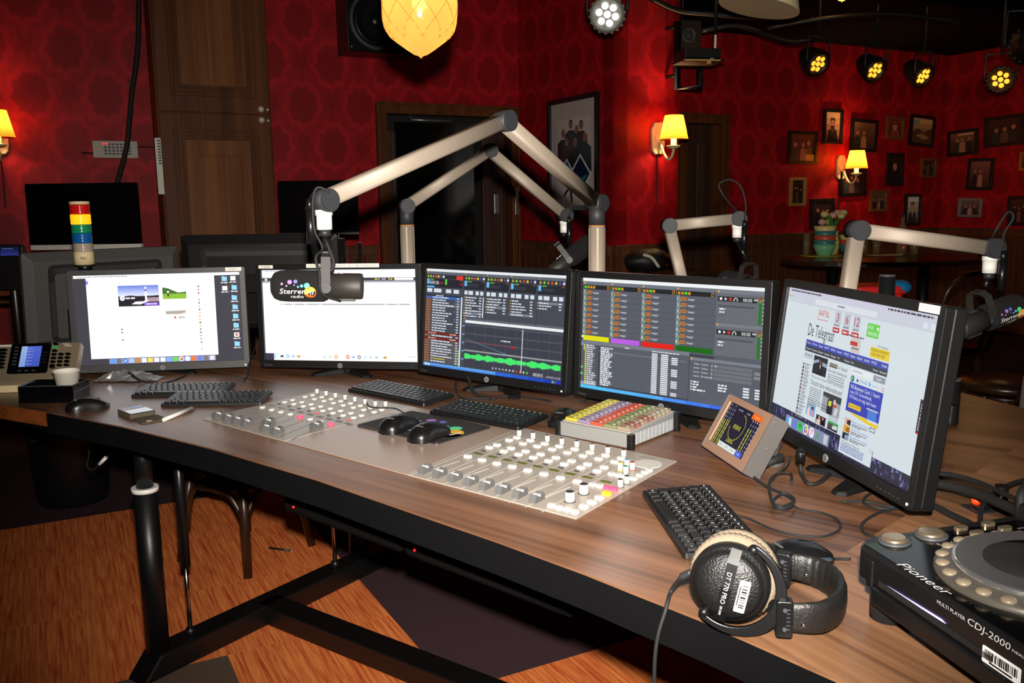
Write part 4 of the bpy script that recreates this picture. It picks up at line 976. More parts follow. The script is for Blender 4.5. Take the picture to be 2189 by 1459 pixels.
# ---- mouse mat
MM = [(767, 912), (940, 952), (1046, 912), (872, 879)]
mat('mat_black', (38, 36, 34), .8); 
mm_, LK = quad_root('mouse_mat', 'black mouse mat with coloured circle logo under two mice', 'mouse mat', MM, DESK+.002)
mb = MB(); w_ = (LK[1]-LK[0]).length; h_ = (LK[3]-LK[0]).length
mb.rbox((0, 0), w_, h_, .002, .0055, .008, k=4); mb.build('mat_sheet', 'mat_black', mm_, .0004)
mb = MB(); mb.ring(w_+.001, h_+.001, .0085, w_-.006, h_-.006, .006, (0, 0), .0022, .0058); mb.build('mat_edge', 'joint_dark', mm_)
prn = printmat('mat_print', .7)
def sterren(cv, x, y, s, k):
    """the station logo: dots, wordmark and orange ball. x,y = left baseline, s = word width (fraction)"""
    for dx, dy, r, col in ((.10, -.62, .045, (226, 130, 200)), (.28, -.5, .035, (190, 120, 210)), (.40, -.74, .085, (166, 120, 216)), (.62, -.78, .075, (110, 110, 210)), (.57, -.55, .03, (120, 110, 200)), (.72, -.45, .042, (90, 160, 230)), (.86, -.5, .058, (90, 200, 226)), (1.06, -.52, .11, (84, 220, 160))):
        cv.disc(x+dx*s, y+dy*s*k*.62, r*s, col, 3)
    cv.text('Sterren', x, y, .21*s*k, (250, 250, 250), 4, width=s*.98, shear=.2)
    cv.text('radio', x+.42*s, y+.20*s*k, .14*s*k, (250, 250, 250), 4, width=s*.48, shear=.2)
    for j in range(5):
        cv.disc(x+1.18*s, y-.05*s*k, (.235-.0*j)*s, (240, 120, 40), 4)
    cv.poly([(x+1.18*s+.235*s*math.cos(R_(a)), y-.05*s*k-.235*s*k*math.sin(R_(a))) for a in range(20, 201, 15)], (232, 180, 50), 5)
    cv.poly([(x+1.18*s+.235*s*math.cos(R_(a)), y-.05*s*k-.235*s*k*math.sin(R_(a))) for a in range(100, 201, 20)], (190, 200, 70), 6)
    cv.text('nl', x+1.05*s, y+.03*s*k, .22*s*k, (255, 250, 240), 7, width=.24*s, shear=.15)
cv = Canvas(w_, h_, 6e-5); sterren(cv, .20, .62, .56, w_/h_); cv.build('mat_logo', prn, mm_, T3(0, 0, .00556))
# ---- mice
def mouse_me(L=.112, wd=.062, ht=.037):
    mb = MB(); nu, nv = 14, 16; vs = []; fs = []
    for j in range(nv+1):
        t = j/nv; y = -L/2+L*t
        wv = wd/2*(max(0, 1-abs(2*t-1)**3.2))**.45*(.92+.08*math.cos(t*6.2)); hv = ht*(max(0, math.sin(math.pi*min(1, (t*.93+.04))))**.55)*(1.0-.25*t)
        for i in range(nu+1):
            a = math.pi*i/nu; ca, sa = math.cos(a), math.sin(a)
            vs.append((wv*math.copysign(abs(ca)**.75, ca), y, hv*sa**.7 if sa > 0 else 0))
    for j in range(nv):
        for i in range(nu): fs.append([j*(nu+1)+i, j*(nu+1)+i+1, (j+1)*(nu+1)+i+1, (j+1)*(nu+1)+i])
    mb.add(vs, fs, 0, None, True)
    mb.add([(v[0], v[1], 0) for v in vs if abs(v[2]) < 1e-9 or True][:1]*3, [], 0)
    return mb.mesh('mouse_body', 'black_satin')
MOUSE = mouse_me()
mat('mouse_blue_grey', (52, 66, 78), .35)
def mouse(px, py, yaw, z, label, sc=1.0, stripe=False, group='black computer mice'):
    P = atz(px, py, z); r = thing('computer_mouse', label, 'mouse', yawm((P.x, P.y, z), yaw), group)
    o = link('mouse_body', MOUSE, r); o.matrix_local = Matrix.Diagonal((sc, sc, sc, 1))
    mb = MB(); mb.cyl((-.0035*sc, .026*sc, .0195*sc), (.0035*sc, .026*sc, .0195*sc), .0085*sc, n=16); mb.build('scroll_wheel', 'joint_dark', r)
    mb = MB(); mb.tube([(0, .046*sc, .0150*sc), (0, .036*sc, .0212*sc), (0, .016*sc, .0295*sc), (0, .0, .0326*sc)], .0007, 5); mb.build('button_seam', 'black_gloss', r)
    mb = MB(); mb.box((0, -.030*sc, .0298*sc), (.018*sc, .0035, .0012), 0, T3(0, 0, 0)); o = mb.build('mouse_logo', 'silver', r); 
    if stripe:
        mb = MB()
        for s in (-1, 1): mb.tube([(s*.0225, -.045, .010), (s*.0290, -.02, .014), (s*.0298, .01, .014), (s*.026, .042, .009)], .0034, 6)
        mb.build('side_stripe', 'mouse_blue_grey', r)
    return r
mouse(188, 874, -52, DESK, 'black mouse beside the paper cup tray')
mouse(854, 916, -30, DESK+.0055, 'black mouse on the mat, the one farther from the coloured ball of the logo', 1.1)
mouse(918, 934, -34, DESK+.0055, 'black mouse on the mat covering the wordmark next to the orange ball', 1.1)
mouse(1205, 903, -20, DESK, 'black mouse half hidden behind the coloured key controller', 1.1)
mouse(1702, 1202, -72, DESK, 'black mouse with blue-grey side stripe behind the headphones', 1.06, True)
# ---- keyboards
mat('key_black', (20, 20, 21), .38); mat('key_body', (15, 15, 16), .45); mat('key_print', (226, 226, 228), .6)
ROWS = ['\u0000'*15, '`1234567890-=B', 'TQWERTYUIOP[]E', 'CASDFGHJKL;\'#', 'SZXCVBNM,./HU', 'FNA L RIDVX']
def keyboard(fl, fr_, label, dp=.125, ht=.014, tilt=3.0, wd=None):
    A_, B_ = atz(*fl, DESK+.004), atz(*fr_, DESK+.004); w0 = (B_-A_).length; wd = wd or w0
    r = thing('keyboard', label, 'keyboard', frame((A_.x, A_.y, DESK), B_-A_), 'compact black keyboards')
    T = RX(tilt)
    mb = MB(); mb.rbox((wd/2, dp/2), wd, dp, .001, ht*.62, .006, 0, T, k=3, inset=.0015); mb.build('keyboard_body', 'key_body', r)
    mb = MB()
    for cx in (.03, wd-.03): mb.cyl((cx, dp-.012, 0), (cx, dp-.012, .011), .006, n=10)
    mb.build('rear_foot', 'rubber', r)
    cache = {}; pr = MB(); u = (wd-.014)/15.0; rh = (dp-.014)/6.0
    lay = [[(.93, '')]*16, [(1, ch) for ch in '`1234567890-='] + [(2, '<')], [(1.5, '>')]+[(1, ch) for ch in 'QWERTYUIOP[]']+[(1.5, '')], [(1.75, '')]+[(1, ch) for ch in 'ASDFGHJKL;\'']+[(2.25, '')],
           [(1.25, '')]+[(1, ch) for ch in 'ZXCVBNM,./']+[(1.75, ''), (1, '^'), (1, '')], [(1.1, 'Fn'), (1.1, ''), (1.1, ''), (5.6, ''), (1, ''), (1, ''), (1.1, ''), (1, '<'), (1, 'v'), (1, '>')]]
    for ri, row in enumerate(lay):
        x = .007; y = dp-.007-rh*(ri+.5); tot = sum(k[0] for k in row); f = 15.0/tot
        for kw, ch in row:
            w2 = kw*u*f; key = round(w2, 4)
            if key not in cache:
                mb = MB(); mb.rbox((0, 0), w2-.0022, rh-.0024, 0, .0042, .0016, k=2, inset=.0011); cache[key] = mb.mesh('key', 'key_black')
            o = link('key', cache[key], r); o.matrix_local = T @ T3(x+w2/2, y, ht*.62)
            if ch: text_mb(pr, ch, x+w2*.5-.002, y-.002, .0080, ht*.62+.0045, 0, T)
            elif ri == 0: pr.box((x+w2*.45, y+.001, ht*.62+.0045), (.0045, .0022, .0002), 0, T)
            x += w2
    tag(pr.build('key_lettering', 'key_print', r), kind='stuff')
    return r
keyboard((279, 847), (480, 843), 'black compact keyboard pushed under the grey-bezel monitor', .12)
keyboard((342, 867), (560, 863), 'black compact keyboard in front of the grey-bezel monitor, next to the white stylus')
keyboard((742, 833), (906, 866), 'black compact keyboard under the blank white browser monitor', .12)
keyboard((916, 885), (1108, 921), 'black compact keyboard behind the mouse mat below the waveform monitor').location.z += .0045
keyboard((1371, 1053), (1462, 1190), 'black compact keyboard turned sideways beside the headphones', .128)
# ---- coloured key controller
mat('ctl_grey', (132, 132, 130), .45); mat('ctl_rib', (160, 164, 166), .5)
KC = {}
for n_, c_ in (('yellow', (216, 204, 66)), ('lilac', (160, 142, 176)), ('orange', (222, 96, 66)), ('green', (146, 152, 100)), ('beige', (176, 160, 134)), ('brown', (166, 112, 92))): KC[n_] = 'keycap_'+n_; mat('keycap_'+n_, [int(v*.82) for v in c_], .35, coat=.2)
A_, B_ = atz(1190, 930, DESK), atz(1350, 961.5, DESK)
mb_ = (B_-A_).length
kc = thing('key_controller', 'grey jingle controller box with columns of coloured keys', 'controller', frame((A_.x, A_.y, DESK), B_-A_))
KW, KD, KH = mb_, .205, .034
mb = MB(); mb.add([(0.008, 0, .002), (KW-.008, 0, .002), (KW-.008, KD, .002), (.008, KD, .002), (.008, 0, KH), (KW-.008, 0, KH), (KW-.008, KD, KH+.012), (.008, KD, KH+.012)], [(3, 2, 1, 0), (4, 5, 6, 7), (0, 1, 5, 4), (1, 2, 6, 5), (2, 3, 7, 6), (3, 0, 4, 7)]); mb.build('housing', 'ctl_grey', kc, .002)
for x in (0.004, KW-.004):
    for y, hh in ((.004, KH), (KD-.004, KH+.012)):
        mb = MB(); mb.rbox((x, y), .016, .016, 0, hh-.001, .005); mb.build('corner_post', 'black_satin', kc)
for k in range(11):
    mb = MB(); mb.box((KW-.0075, .02+.0165*k, .018), (.002, .012, .026)); mb.build('side_rib', 'ctl_rib', kc)
sl = math.degrees(math.atan2(.012, KD)); KT = T3(0, 0, KH) @ RX(sl)
mb = MB(); mb.rbox((KW/2, KD/2), KW-.02, KD-.014, 0, .002, .004, 0, KT); mb.build('top_plate', 'plate_grey', kc)
cw_ = (KW-.026)/5; rh_ = (KD-.022)/10
mb = MB(); mb.rbox((0, 0), cw_-.0022, rh_-.002, 0, .0065, .0018, k=2, inset=.0012); base = mb
tags = MB()
for ci in range(5):
    for rj in range(10):
        nm = ['yellow', 'lilac', 'orange', 'green', None][ci]
        if nm is None: nm = 'brown' if rj in (1, 2, 4, 5) else 'beige'
        if nm == 'green' and rj > 5: nm = 'green'
        key = ('kk', nm)
        if key not in _bc: _bc[key] = base.mesh('colour_key', KC[nm])
        o = link('colour_key', _bc[key], kc); cx, cy = .013+cw_*(ci+.5), .012+rh_*(rj+.5); o.matrix_local = KT @ T3(cx, cy, .002)
        tags.box((cx+cw_*.22, cy, .0088), (.006, .0028, .0004), 0, KT)
tag(tags.build('key_tags', 'label_white', kc), kind='stuff')
# ---- touch-screen clock and meter box
mat('bronze_case', (168, 132, 110), .4, metal=.35); mat('case_side', (96, 92, 90), .5, metal=.3)
yaw_, tl_ = -79.5, 29.3; CW, CH, CDp = .196, .124, .034
C_ = Vector((.445, 1.703, .825)); a_ = Vector((math.cos(R_(yaw_)), math.sin(R_(yaw_)), 0)); n_ = Vector((math.sin(R_(yaw_)), -math.cos(R_(yaw_)), 0))
ck = thing('meter_display', 'tilted bronze touch-screen box with studio clock and level meters', 'display', frame((C_.x-n_.x*.05, C_.y-n_.y*.05, DESK), a_))
FM = ck.matrix_world.inverted() @ Matrix.Translation(C_) @ RZ(yaw_) @ RX(-tl_) @ RX(90)
mb = MB(); mb.ring(CW, CH, .004, .150, .092, .0005, (-.008, .003), -CDp, 0, 0, FM); mb.build('front_frame', 'bronze_case', ck, .001)
for s in (-1, 1):
    mb = MB(); mb.rbox((0, 0), CH, CDp+.004, -.0012, .0012, .004, 0, FM @ T3(s*(CW/2+.001), 0, -CDp/2) @ RY(90) @ RZ(90)); sp = mb.build('side_plate', 'case_side', ck)
    for q in (-.045, .0, .05):
        mb = MB(); mb.sphere((s*(CW/2+.0022), q, -.007 if q else -.02), .0022, 8, 6, 0, FM); mb.build('screw', 'chrome', sp)
mb = MB(); mb.box((-.008, .003, -.008), (.151, .093, .009), 0, FM); mb.box((0, 0, -CDp+.002), (CW-.006, CH-.006, .003), 0, FM); sc_ = mb.build('touch_screen', 'black_gloss', ck)
cv = Canvas(.150, .092); cv.rect(0, 0, 1, 1, (22, 16, 44), 0); YE = (222, 222, 50); WT = (200, 204, 214)
for x, lv in ((.05, .60), (.10, .60), (.165, .62), (.215, .62)):
    cv.rect(x-.012, .08, x+.012, .99, (60, 58, 84), 1); cv.rect(x-.009, 1-lv*.98, x+.009, .99, YE, 2)
    for q in range(9): cv.rect(x-.004, .13+q*.1, x+.006, .16+q*.1, (30, 24, 40) if .15+q*.1 > 1-lv else WT, 3)
for x in (.075, .19): cv.text('dB', x-.015, .06, .03, WT, 3, width=.03)
for x, lv in ((.78, .56), (.845, .56), (.905, 0), (.96, 0)):
    cv.rect(x-.012, .2, x+.012, .92, (58, 58, 86), 1)
    if lv: cv.rect(x-.009, .92-lv, x+.009, .92, YE, 2)
    for q in range(7): cv.rect(x-.005, .25+q*.095, x+.007, .28+q*.095, WT if not lv or q < 2 else (30, 24, 40), 3)
    cv.rect(x-.012, .15, x+.012, .18, WT, 3)
cv.text('MIC OPEN', .30, .10, .038, WT, 3, width=.13); cv.text('PHONE', .55, .10, .038, WT, 3, width=.09)
cv.rect(.70, .0, 1, .135, (250, 112, 20), 3); cv.text('ON AIR', .79, .09, .042, (255, 220, 190), 4, width=.11)
cv.text('18:28:42', .385, .50, .10, YE, 3, width=.20); cv.text('25.08.2016', .38, .83, .062, YE, 3, width=.20)
cv.arc(.485, .45, .182, .196, 80, -175, YE, 3, 84, True)
for q in range(3): cv.rect(.235+.175*q, .885, .405+.175*q, 1, (232, 240, 236), 3); cv.greek(.26+.175*q, .92, .10, .016, (150, 160, 160), 4, rng); cv.greek(.27+.175*q, .95, .09, .016, (150, 160, 160), 4, rng)
cv.rect(.762, .885, .93, 1, (74, 96, 226), 3); cv.text('HOME', .80, .96, .035, (220, 226, 250), 4, width=.08)
cv.build('clock_picture', colormat('clock_glow', .95), sc_, FM @ T3(-.008, .003, -.0033))
mb = MB(); mb.cyl((-.01, .028, 0), (-.01, .028, .008), .03, n=24); mb.cyl((-.01, .028, .008), (-.01, .045, .05), .011, n=14); mb.build('clock_foot', 'silver', ck)
mb = MB(); mb.cyl((.04, -.02, .012), (.045, .03, .03), .008, n=10); mb.build('cable_plug', 'rubber', ck)
# ---- headphones
mat('velour', (122, 108, 90), .95, bump=.6, bscale=500, noise=.15, nscale=300)
mat('leather_black', (24, 23, 22), .45, bump=.5, bscale=260); mat('cup_black', (20, 20, 20), .38, bump=.6, bscale=420)
mat('print_silver', (196, 196, 196), .5); mat('barcode_white', (240, 240, 236), .55)
def barcode(mb0, mb1, M, w0, h0, seed=1):
    r_ = random.Random(seed); mb0.rbox((0, 0), w0, h0, 0, .0004, .0015, 0, M, k=2)
    x = -w0*.42
    while x < w0*.42:
        wv = r_.choice((.0006, .001, .0016)); mb1.box((x, h0*.08, .00055), (wv, h0*.5, .0002), 0, M); x += wv+r_.choice((.0006, .001))
    mb1.box((0, -h0*.33, .00055), (w0*.6, h0*.10, .0002), 0, M)
hp = thing('headphones', 'black studio headphones with beige velour ear pads lying near the desk edge', 'headphones', (*(atz(1600, 1300, DESK).xy), DESK))
def HL(P): return P-hp.location
cc = atz(1560, 1244, DESK+.066); nv = Vector((-.40, -.90, .10)).normalized()
XA = (atz(1640, 1215, DESK+.06)-cc); XA = (XA-nv*XA.dot(nv)).normalized()
CM_ = frame(HL(cc), XA, nv)          # local z = outward, x = towards the headband
mb = MB(); mb.lathe([(0, -.016), (.046, -.016), (.0485, -.010), (.0485, .002), (.044, .007), (.041, .009), (.041, .012), (.036, .017), (.02, .021), (0, .022)], 40, 0, CM_); cup = mb.build('ear_cup', 'cup_black', hp)
mb = MB(); vs = []; fs = []; N = 96
prof = [(.040, -.017), (.0505, -.0165), (.0545, -.024), (.0535, -.033), (.046, -.038), (.032, -.037), (.030, -.025)]
for j, (r_, z_) in enumerate(prof):
    for i in range(N):
        t = 2*math.pi*i/N; k_ = 1+.012*math.cos(i*math.pi) if 1 <= j <= 3 else 1
        vs.append((r_*k_*math.cos(t), r_*k_*math.sin(t), z_))
for j in range(len(prof)-1):
    for i in range(N): fs.append([j*N+i, j*N+(i+1) % N, (j+1)*N+(i+1) % N, (j+1)*N+i])
mb.add(vs, fs, 0, CM_, True); mb.build('ear_pad', 'velour', hp)
BR = math.degrees(math.atan2((_u2-nv*_u2.dot(nv)).dot(Vector((CM_[0][1], CM_[1][1], CM_[2][1]))), (_u2-nv*_u2.dot(nv)).dot(XA)))   # where "up in the picture" is
SB = CM_ @ RZ(BR+166)
mb = MB(); prb = [(-.047, .0095), (-.047, .0125), (-.03, .0215), (0, .0245), (.03, .0215), (.047, .0125), (.047, .0095)]
mb.prism(prb, -.0065, .0065, 0, SB @ RZ(0) @ Matrix(((1, 0, 0, 0), (0, 0, 1, 0), (0, 1, 0, 0), (0, 0, 0, 1))) @ T3(0, 0, 0)); bar = mb.build('cup_bar', 'black_satin', cup)
bar.matrix_local = Matrix.Identity(4)
mb = MB(); text_mb(mb, 'DT 770 PRO', -.0, -.003, .0082, .0249, 0, SB @ T3(-.020, 0, 0), width=.040); text_mb(mb, '250 OHM', 0, -.002, .004, .0225, 0, SB @ T3(.024, 0, 0), width=.011); mb.build('cup_lettering', 'print_silver', cup)
b0, b1 = MB(), MB(); barcode(b0, b1, SB @ T3(.004, .020, .0224) @ RX(-13), .040, .013, 4); s_ = b0.build('barcode_label', 'barcode_white', hp); b1.build('barcode_print', 'black', s_)
# yoke round the cup
mb = MB(); vs = []; fs = []; n_s = 26
for i in range(n_s+1):
    t = R_(92-184*i/n_s); rr = .0520+.004*math.cos(t); wv = .007+.008*max(0, math.cos(t))**2
    for (dr, dz) in ((0, -.004), (wv, -.004), (wv, .004), (0, .004)): vs.append(((rr+dr)*math.cos(t), (rr+dr)*math.sin(t), dz))
for i in range(n_s):
    for k in range(4): fs.append([i*4+k, i*4+(k+1) % 4, (i+1)*4+(k+1) % 4, (i+1)*4+k])
fs += [[0, 1, 2, 3], [n_s*4+3, n_s*4+2, n_s*4+1, n_s*4]]
YM = CM_ @ RZ(BR-90-36)
mb.add(vs, fs, 0, YM)
for a in (92, -92): mb.sphere((.052*math.cos(R_(a)), .052*math.sin(R_(a)), 0), .007, 10, 8, 0, YM)
mb.build('yoke', 'black_satin', hp, .001)
# second ear cup, lying behind the first
c2 = cc-nv*.074; n2 = -nv
C2 = frame(HL(c2), XA, n2)
mb = MB(); mb.lathe([(0, -.012), (.044, -.012), (.047, -.006), (.047, .004), (.040, .012), (0, .018)], 32, 0, C2); mb.build('ear_cup', 'cup_black', hp)
mb = MB(); mb.lathe([(.034, -.012), (.050, -.013), (.053, -.020), (.052, -.028), (.042, -.034), (.031, -.028)], 32, 0, C2); mb.build('ear_pad', 'velour', hp)
mb = MB(); q0 = HL(atz(1636, 1165, DESK+.066)); q1 = HL(atz(1648, 1205, DESK+.05)); q2 = HL(atz(1668, 1222, DESK+.042))
mb.tube([q0, (q0+q1)/2+Vector((.006, 0, .002)), q1, q2], .006, 8); mb.build('yoke', 'black_satin', hp)
# headband: a leather strip standing on edge round a loop
HB = [(1690, 1318, .030), (1722, 1320, .030), (1757, 1318, .029), (1787, 1302, .029), (1799, 1279, .029), (1791, 1254, .030), (1768, 1233, .031), (1738, 1219, .033), (1706, 1211, .035), (1684, 1208, .036)]
HP_ = catmull([HL(atz(x, y, DESK+z)) for x, y, z in HB], 5)
mb = MB(); vs = []; fs = []; nb = len(HP_)
for i, p in enumerate(HP_):
    d = HP_[min(i+1, nb-1)]-HP_[max(i-1, 0)]; d.z = 0; d.normalize(); o_ = Vector((d.y, -d.x, 0)); t_ = i/(nb-1)
    puff = .0045+.0025*math.sin(math.pi*t_); wr = .0011*math.sin(i*2.1) if t_ > .5 else .0003*math.sin(i*1.3)
    hh = .0185+.004*math.sin(math.pi*t_)
    for a in range(12):
        an = 2*math.pi*a/12; ca, sa = math.cos(an), math.sin(an)
        vs.append(p+o_*(ca*(puff+wr)*(1.0 if ca > 0 else 1.25))+Vector((0, 0, hh*math.copysign(abs(sa)**.6, sa))))
for i in range(nb-1):
    for a in range(12): fs.append([i*12+a, i*12+(a+1) % 12, (i+1)*12+(a+1) % 12, (i+1)*12+a])
fs += [list(range(12))[::-1], [(nb-1)*12+a for a in range(12)]]
mb.add(vs, fs, 0, None, True); band = mb.build('headband', 'leather_black', hp)
zmin = min((hp.location+v).z for v in [Vector(x) for x in mb.v])
for i in (4, nb-9):
    p = HP_[i]; d = HP_[i+1]-HP_[i-1]; d.z = 0; d.normalize(); o_ = Vector((d.y, -d.x, 0))*(1 if i < 20 else -1)
    mb = MB(); mb.sphere(p+o_*.0062-Vector((0, 0, .006)), .0032, 8, 6); mb.build('rivet', 'chrome', band)
for (x, y, z), (nx, ny, nz) in (((1676, 1318, .034), (1706, 1320, .034)), ((1675, 1214, .040), (1706, 1220, .040))):
    A_ = HL(atz(x, y, DESK+z)); B_ = HL(atz(nx, ny, DESK+nz)); M = frame(A_, B_-A_)
    mb = MB(); mb.rbox((0, 0), .020, .046, -.008, .008, .004, 0, M @ RX(90)); blk = mb.build('slider_block', 'black_satin', hp, .0015)
    mb = MB()
    for zz in (-.012, .012): mb.cyl((0, -.0092, zz), (0, .0092, zz), .0026, n=10, M=M)
    for k in range(6): mb.box((.004, -.0083, -.012+.005*k), (.004, .0004, .0012), 0, M)
    tag(mb.build('block_screws', 'joint_grey', blk), kind='stuff')
q0 = HL(atz(1652, 1292, DESK+.045)); q1 = HL(atz(1672, 1306, DESK+.034))
mb = MB(); mb.tube([q0, q1], .0075, 10, smooth_path=False); mb.build('yoke_stem', 'black_satin', hp)
ca0 = HL(atz(1478, 1222, DESK+.055)); ca1 = HL(atz(1456, 1233, DESK+.045)); ca2 = HL(atz(1435, 1262, DESK+.018)); ed = atz(1424, 1299, DESK+.004); ed2 = HL(ed)
mb = MB(); mb.tube([ca0, ca1], .0042, 10, smooth_path=False)
for k in range(5):
    q = ca0+(ca1-ca0)*(.2+.16*k); mb.sphere(q, .0052, 10, 6)
mb.build('strain_relief', 'joint_dark', hp)
fall = Vector((ed2.x-.016, ed2.y-.012, 0))
mb = MB(); mb.tube([ca1, ca2, ed2, fall+Vector((0, 0, -.06)), fall+Vector((.003, 0, -.22)), fall+Vector((.006, -.004, -.45)), fall+Vector((.01, .1, -.74))], .0028, 8, k=8); mb.build('headphone_cable', 'rubber', hp)

# ---- disc player
mat('player_black', (18, 18, 19), .35, bump=.08, bscale=900); mat('jog_metal', (128, 114, 94), .34, metal=.1); mat('jog_ring', (206, 206, 206), .2, metal=.9); mat('jog_rim', (96, 90, 82), .4, metal=.5)
mat('slot_light', (190, 170, 255), .4, emit=(190, 165, 255), estr=1.6); mat('brass_button', (190, 168, 140), .28, metal=.85)
dj = thing('disc_player', 'black tabletop DJ disc player with large silver jog wheel', 'DJ player', yawm((.437, 1.083, DESK), -78))
PW, PD = .32, .405
def top(y): return .0935+.05*y
mb = MB()
ch = .018
pts = [(ch, 0), (PW-ch, 0), (PW, ch), (PW, PD), (0, PD), (0, ch)]
z0 = .034
mb.add([(x, y, z0+(.018 if y < .06 else 0)) for x, y in pts]+[(x, y, top(y)) for x, y in pts], [[i, (i+1) % 6, 6+(i+1) % 6, 6+i] for i in range(6)]+[[5, 4, 3, 2, 1, 0], [6, 7, 8, 9, 10, 11]]); mb.build('player_body', 'player_black', dj, .004)
mb = MB(); mb.add([(.05, -.004, .030), (PW-.05, -.004, .030), (PW-.05, .05, .030), (.05, .05, .030), (.05, -.004, .052), (PW-.05, -.004, .052), (PW-.05, .05, .052), (.05, .05, .052)], [(3, 2, 1, 0), (4, 5, 6, 7), (0, 1, 5, 4), (1, 2, 6, 5), (2, 3, 7, 6), (3, 0, 4, 7)]); mb.build('front_lip', 'player_black', dj, .003)
for x in (.035, PW-.035):
    for y in (.035, PD-.04):
        mb = MB(); mb.cyl((x, y, 0), (x, y, .052), .024, n=24); mb.build('rubber_foot', 'rubber', dj)
mb = MB(); mb.box((.042, -.0006, .066), (.012, .004, .036)); mb.build('front_notch', 'player_black', dj, .003)
mb = MB(); mb.box((.155, -.0004, .0605), (.19, .0012, .007)); slot = mb.build('disc_slot', 'rubber', dj)
mb = MB(); mb.add([(.075, -.0015, .0655), (.175, -.0015, .0690), (.175, -.0015, .0662), (.14, -.0015, .0655)], [(0, 1, 2, 3)]); mb.add([(.175, -.0015, .0690), (.182, -.0015, .0668), (.175, -.0015, .0662)], [(0, 1, 2)]); mb.build('slot_light', 'slot_light', slot)
def TP(x, y): return T3(x, y, top(y)) @ RX(math.degrees(math.atan(.05)))
jc = (.165, .134)
JM = TP(*jc)
mb = MB(); mb.lathe([(.112, -.004), (.112, .004), (.108, .008), (.094, .012), (.0935, .012)], 64, 0, JM); jog = mb.build('jog_wheel', 'jog_rim', dj)
mb = MB(); mb.lathe([(.093, .011), (.0925, .017), (.089, .019)], 64, 0, JM); mb.build('jog_ring', 'jog_ring', jog)
mb = MB(); mb.lathe([(.0892, .018), (.088, .0185), (.062, .0185), (.061, .017)], 64, 0, JM); mb.build('jog_platter', 'jog_metal', jog)
mb = MB(); mb.lathe([(.0615, .017), (.0605, .0192), (.010, .0192), (0, .0192)], 40, 0, JM); mb.build('jog_display', 'black_matte', jog)
for k in range(24):
    a = 2*math.pi*k/24; mb = MB(); mb.sphere((.1025*math.cos(a), .1025*math.sin(a), .0095), .0088, 12, 8, 0, JM, (1, 1, .45)); mb.build('jog_dimple', 'jog_metal', jog)
for k in range(24):
    a = 2*math.pi*(k+.5)/24; mb = MB()
    for d in (-.0032, .0032): mb.cyl(((.1025+d)*math.cos(a), (.1025+d)*math.sin(a), .009), ((.1025+d)*math.cos(a), (.1025+d)*math.sin(a), .0108), .0013, n=6, M=JM)
    tag(mb.build('jog_stud', 'joint_grey', jog), kind='stuff')
mb = MB(); mb.box((0, 0, 0), (.285, .385, .0016), 0, TP(.16, .198)); mb.build('gloss_panel', 'black_gloss', dj, .0005)
for x, y, r_ in ((.024, .045, .0165), (.024, .098, .0165)):
    M = TP(x, y); mb = MB(); mb.lathe([(r_+.004, 0), (r_+.004, .003), (r_+.001, .004)], 32, 1, M); mb.lathe([(r_, .002), (r_-.001, .007), (r_-.004, .0075), (0, .0062)], 32, 0, M); mb.build('transport_button', ['brass_button', 'joint_grey'], dj)
for x, y in ((.020, .145), (.040, .152), (.020, .186), (.040, .194)):
    mb = MB(); mb.rbox((0, 0), .010, .018, 0, .005, .004, 0, TP(x, y)); mb.build('loop_button', 'brass_button', dj)
mb = MB(); M = TP(.022, .245); mb.add([(-.012, -.010, 0), (.012, -.010, 0), (.012, .010, 0), (-.012, .010, 0), (-.008, -.007, .022), (.008, -.007, .022), (.008, .007, .022), (-.008, .007, .022)], [(0, 1, 5, 4), (1, 2, 6, 5), (2, 3, 7, 6), (3, 0, 4, 7), (4, 5, 6, 7)], 0, M); mb.build('direction_lever', 'black_satin', dj, .002)
for y in (.285, .31, .335, .36): mb = MB(); mb.rbox((0, 0), .008, .02, 0, .003, .002, 0, TP(.03, y)); mb.build('mode_button', 'silver', dj)
mb = MB(); text_mb(mb, 'Pioneer', 0, 0, .018, 0, shear=.25, width=.085); o = mb.build('brand_lettering', 'print_silver', dj); o.matrix_local = TP(.085, .004) @ T3(0, 0, .0016)
mb = MB(); text_mb(mb, 'MULTI PLAYER', 0, 0, .006, 0, width=.044); text_mb(mb, 'CDJ-2000', .047, -.001, .011, 0, width=.06, shear=.2); text_mb(mb, 'nexus', .11, 0, .006, 0, width=.02); o = mb.build('model_lettering', 'print_silver', dj); o.matrix_local = T3(.165, -.0012, .0835) @ RX(90)
mb = MB(); text_mb(mb, 'REV', 0, 0, .0045, 0); o = mb.build('reverse_lettering', 'print_silver', dj); o.matrix_local = TP(.05, .085) @ T3(0, 0, .002)
for y, t in ((.125, 'PLAY/PAUSE'), (.165, 'IN/CUE'), (.21, 'LOOP CUTTER'), (.262, 'DIRECTION')):
    mb = MB(); text_mb(mb, t, 0, 0, .004, 0, width=.022); o = mb.build('control_lettering', 'print_silver', dj); o.matrix_local = TP(.045, y) @ T3(0, 0, .0016) @ RZ(90)
b0, b1 = MB(), MB(); barcode(b0, b1, T3(.262, -.0006, .062) @ RX(90), .052, .018, 9); s_ = b0.build('barcode_label', 'barcode_white', dj); b1.build('barcode_print', 'black', s_)

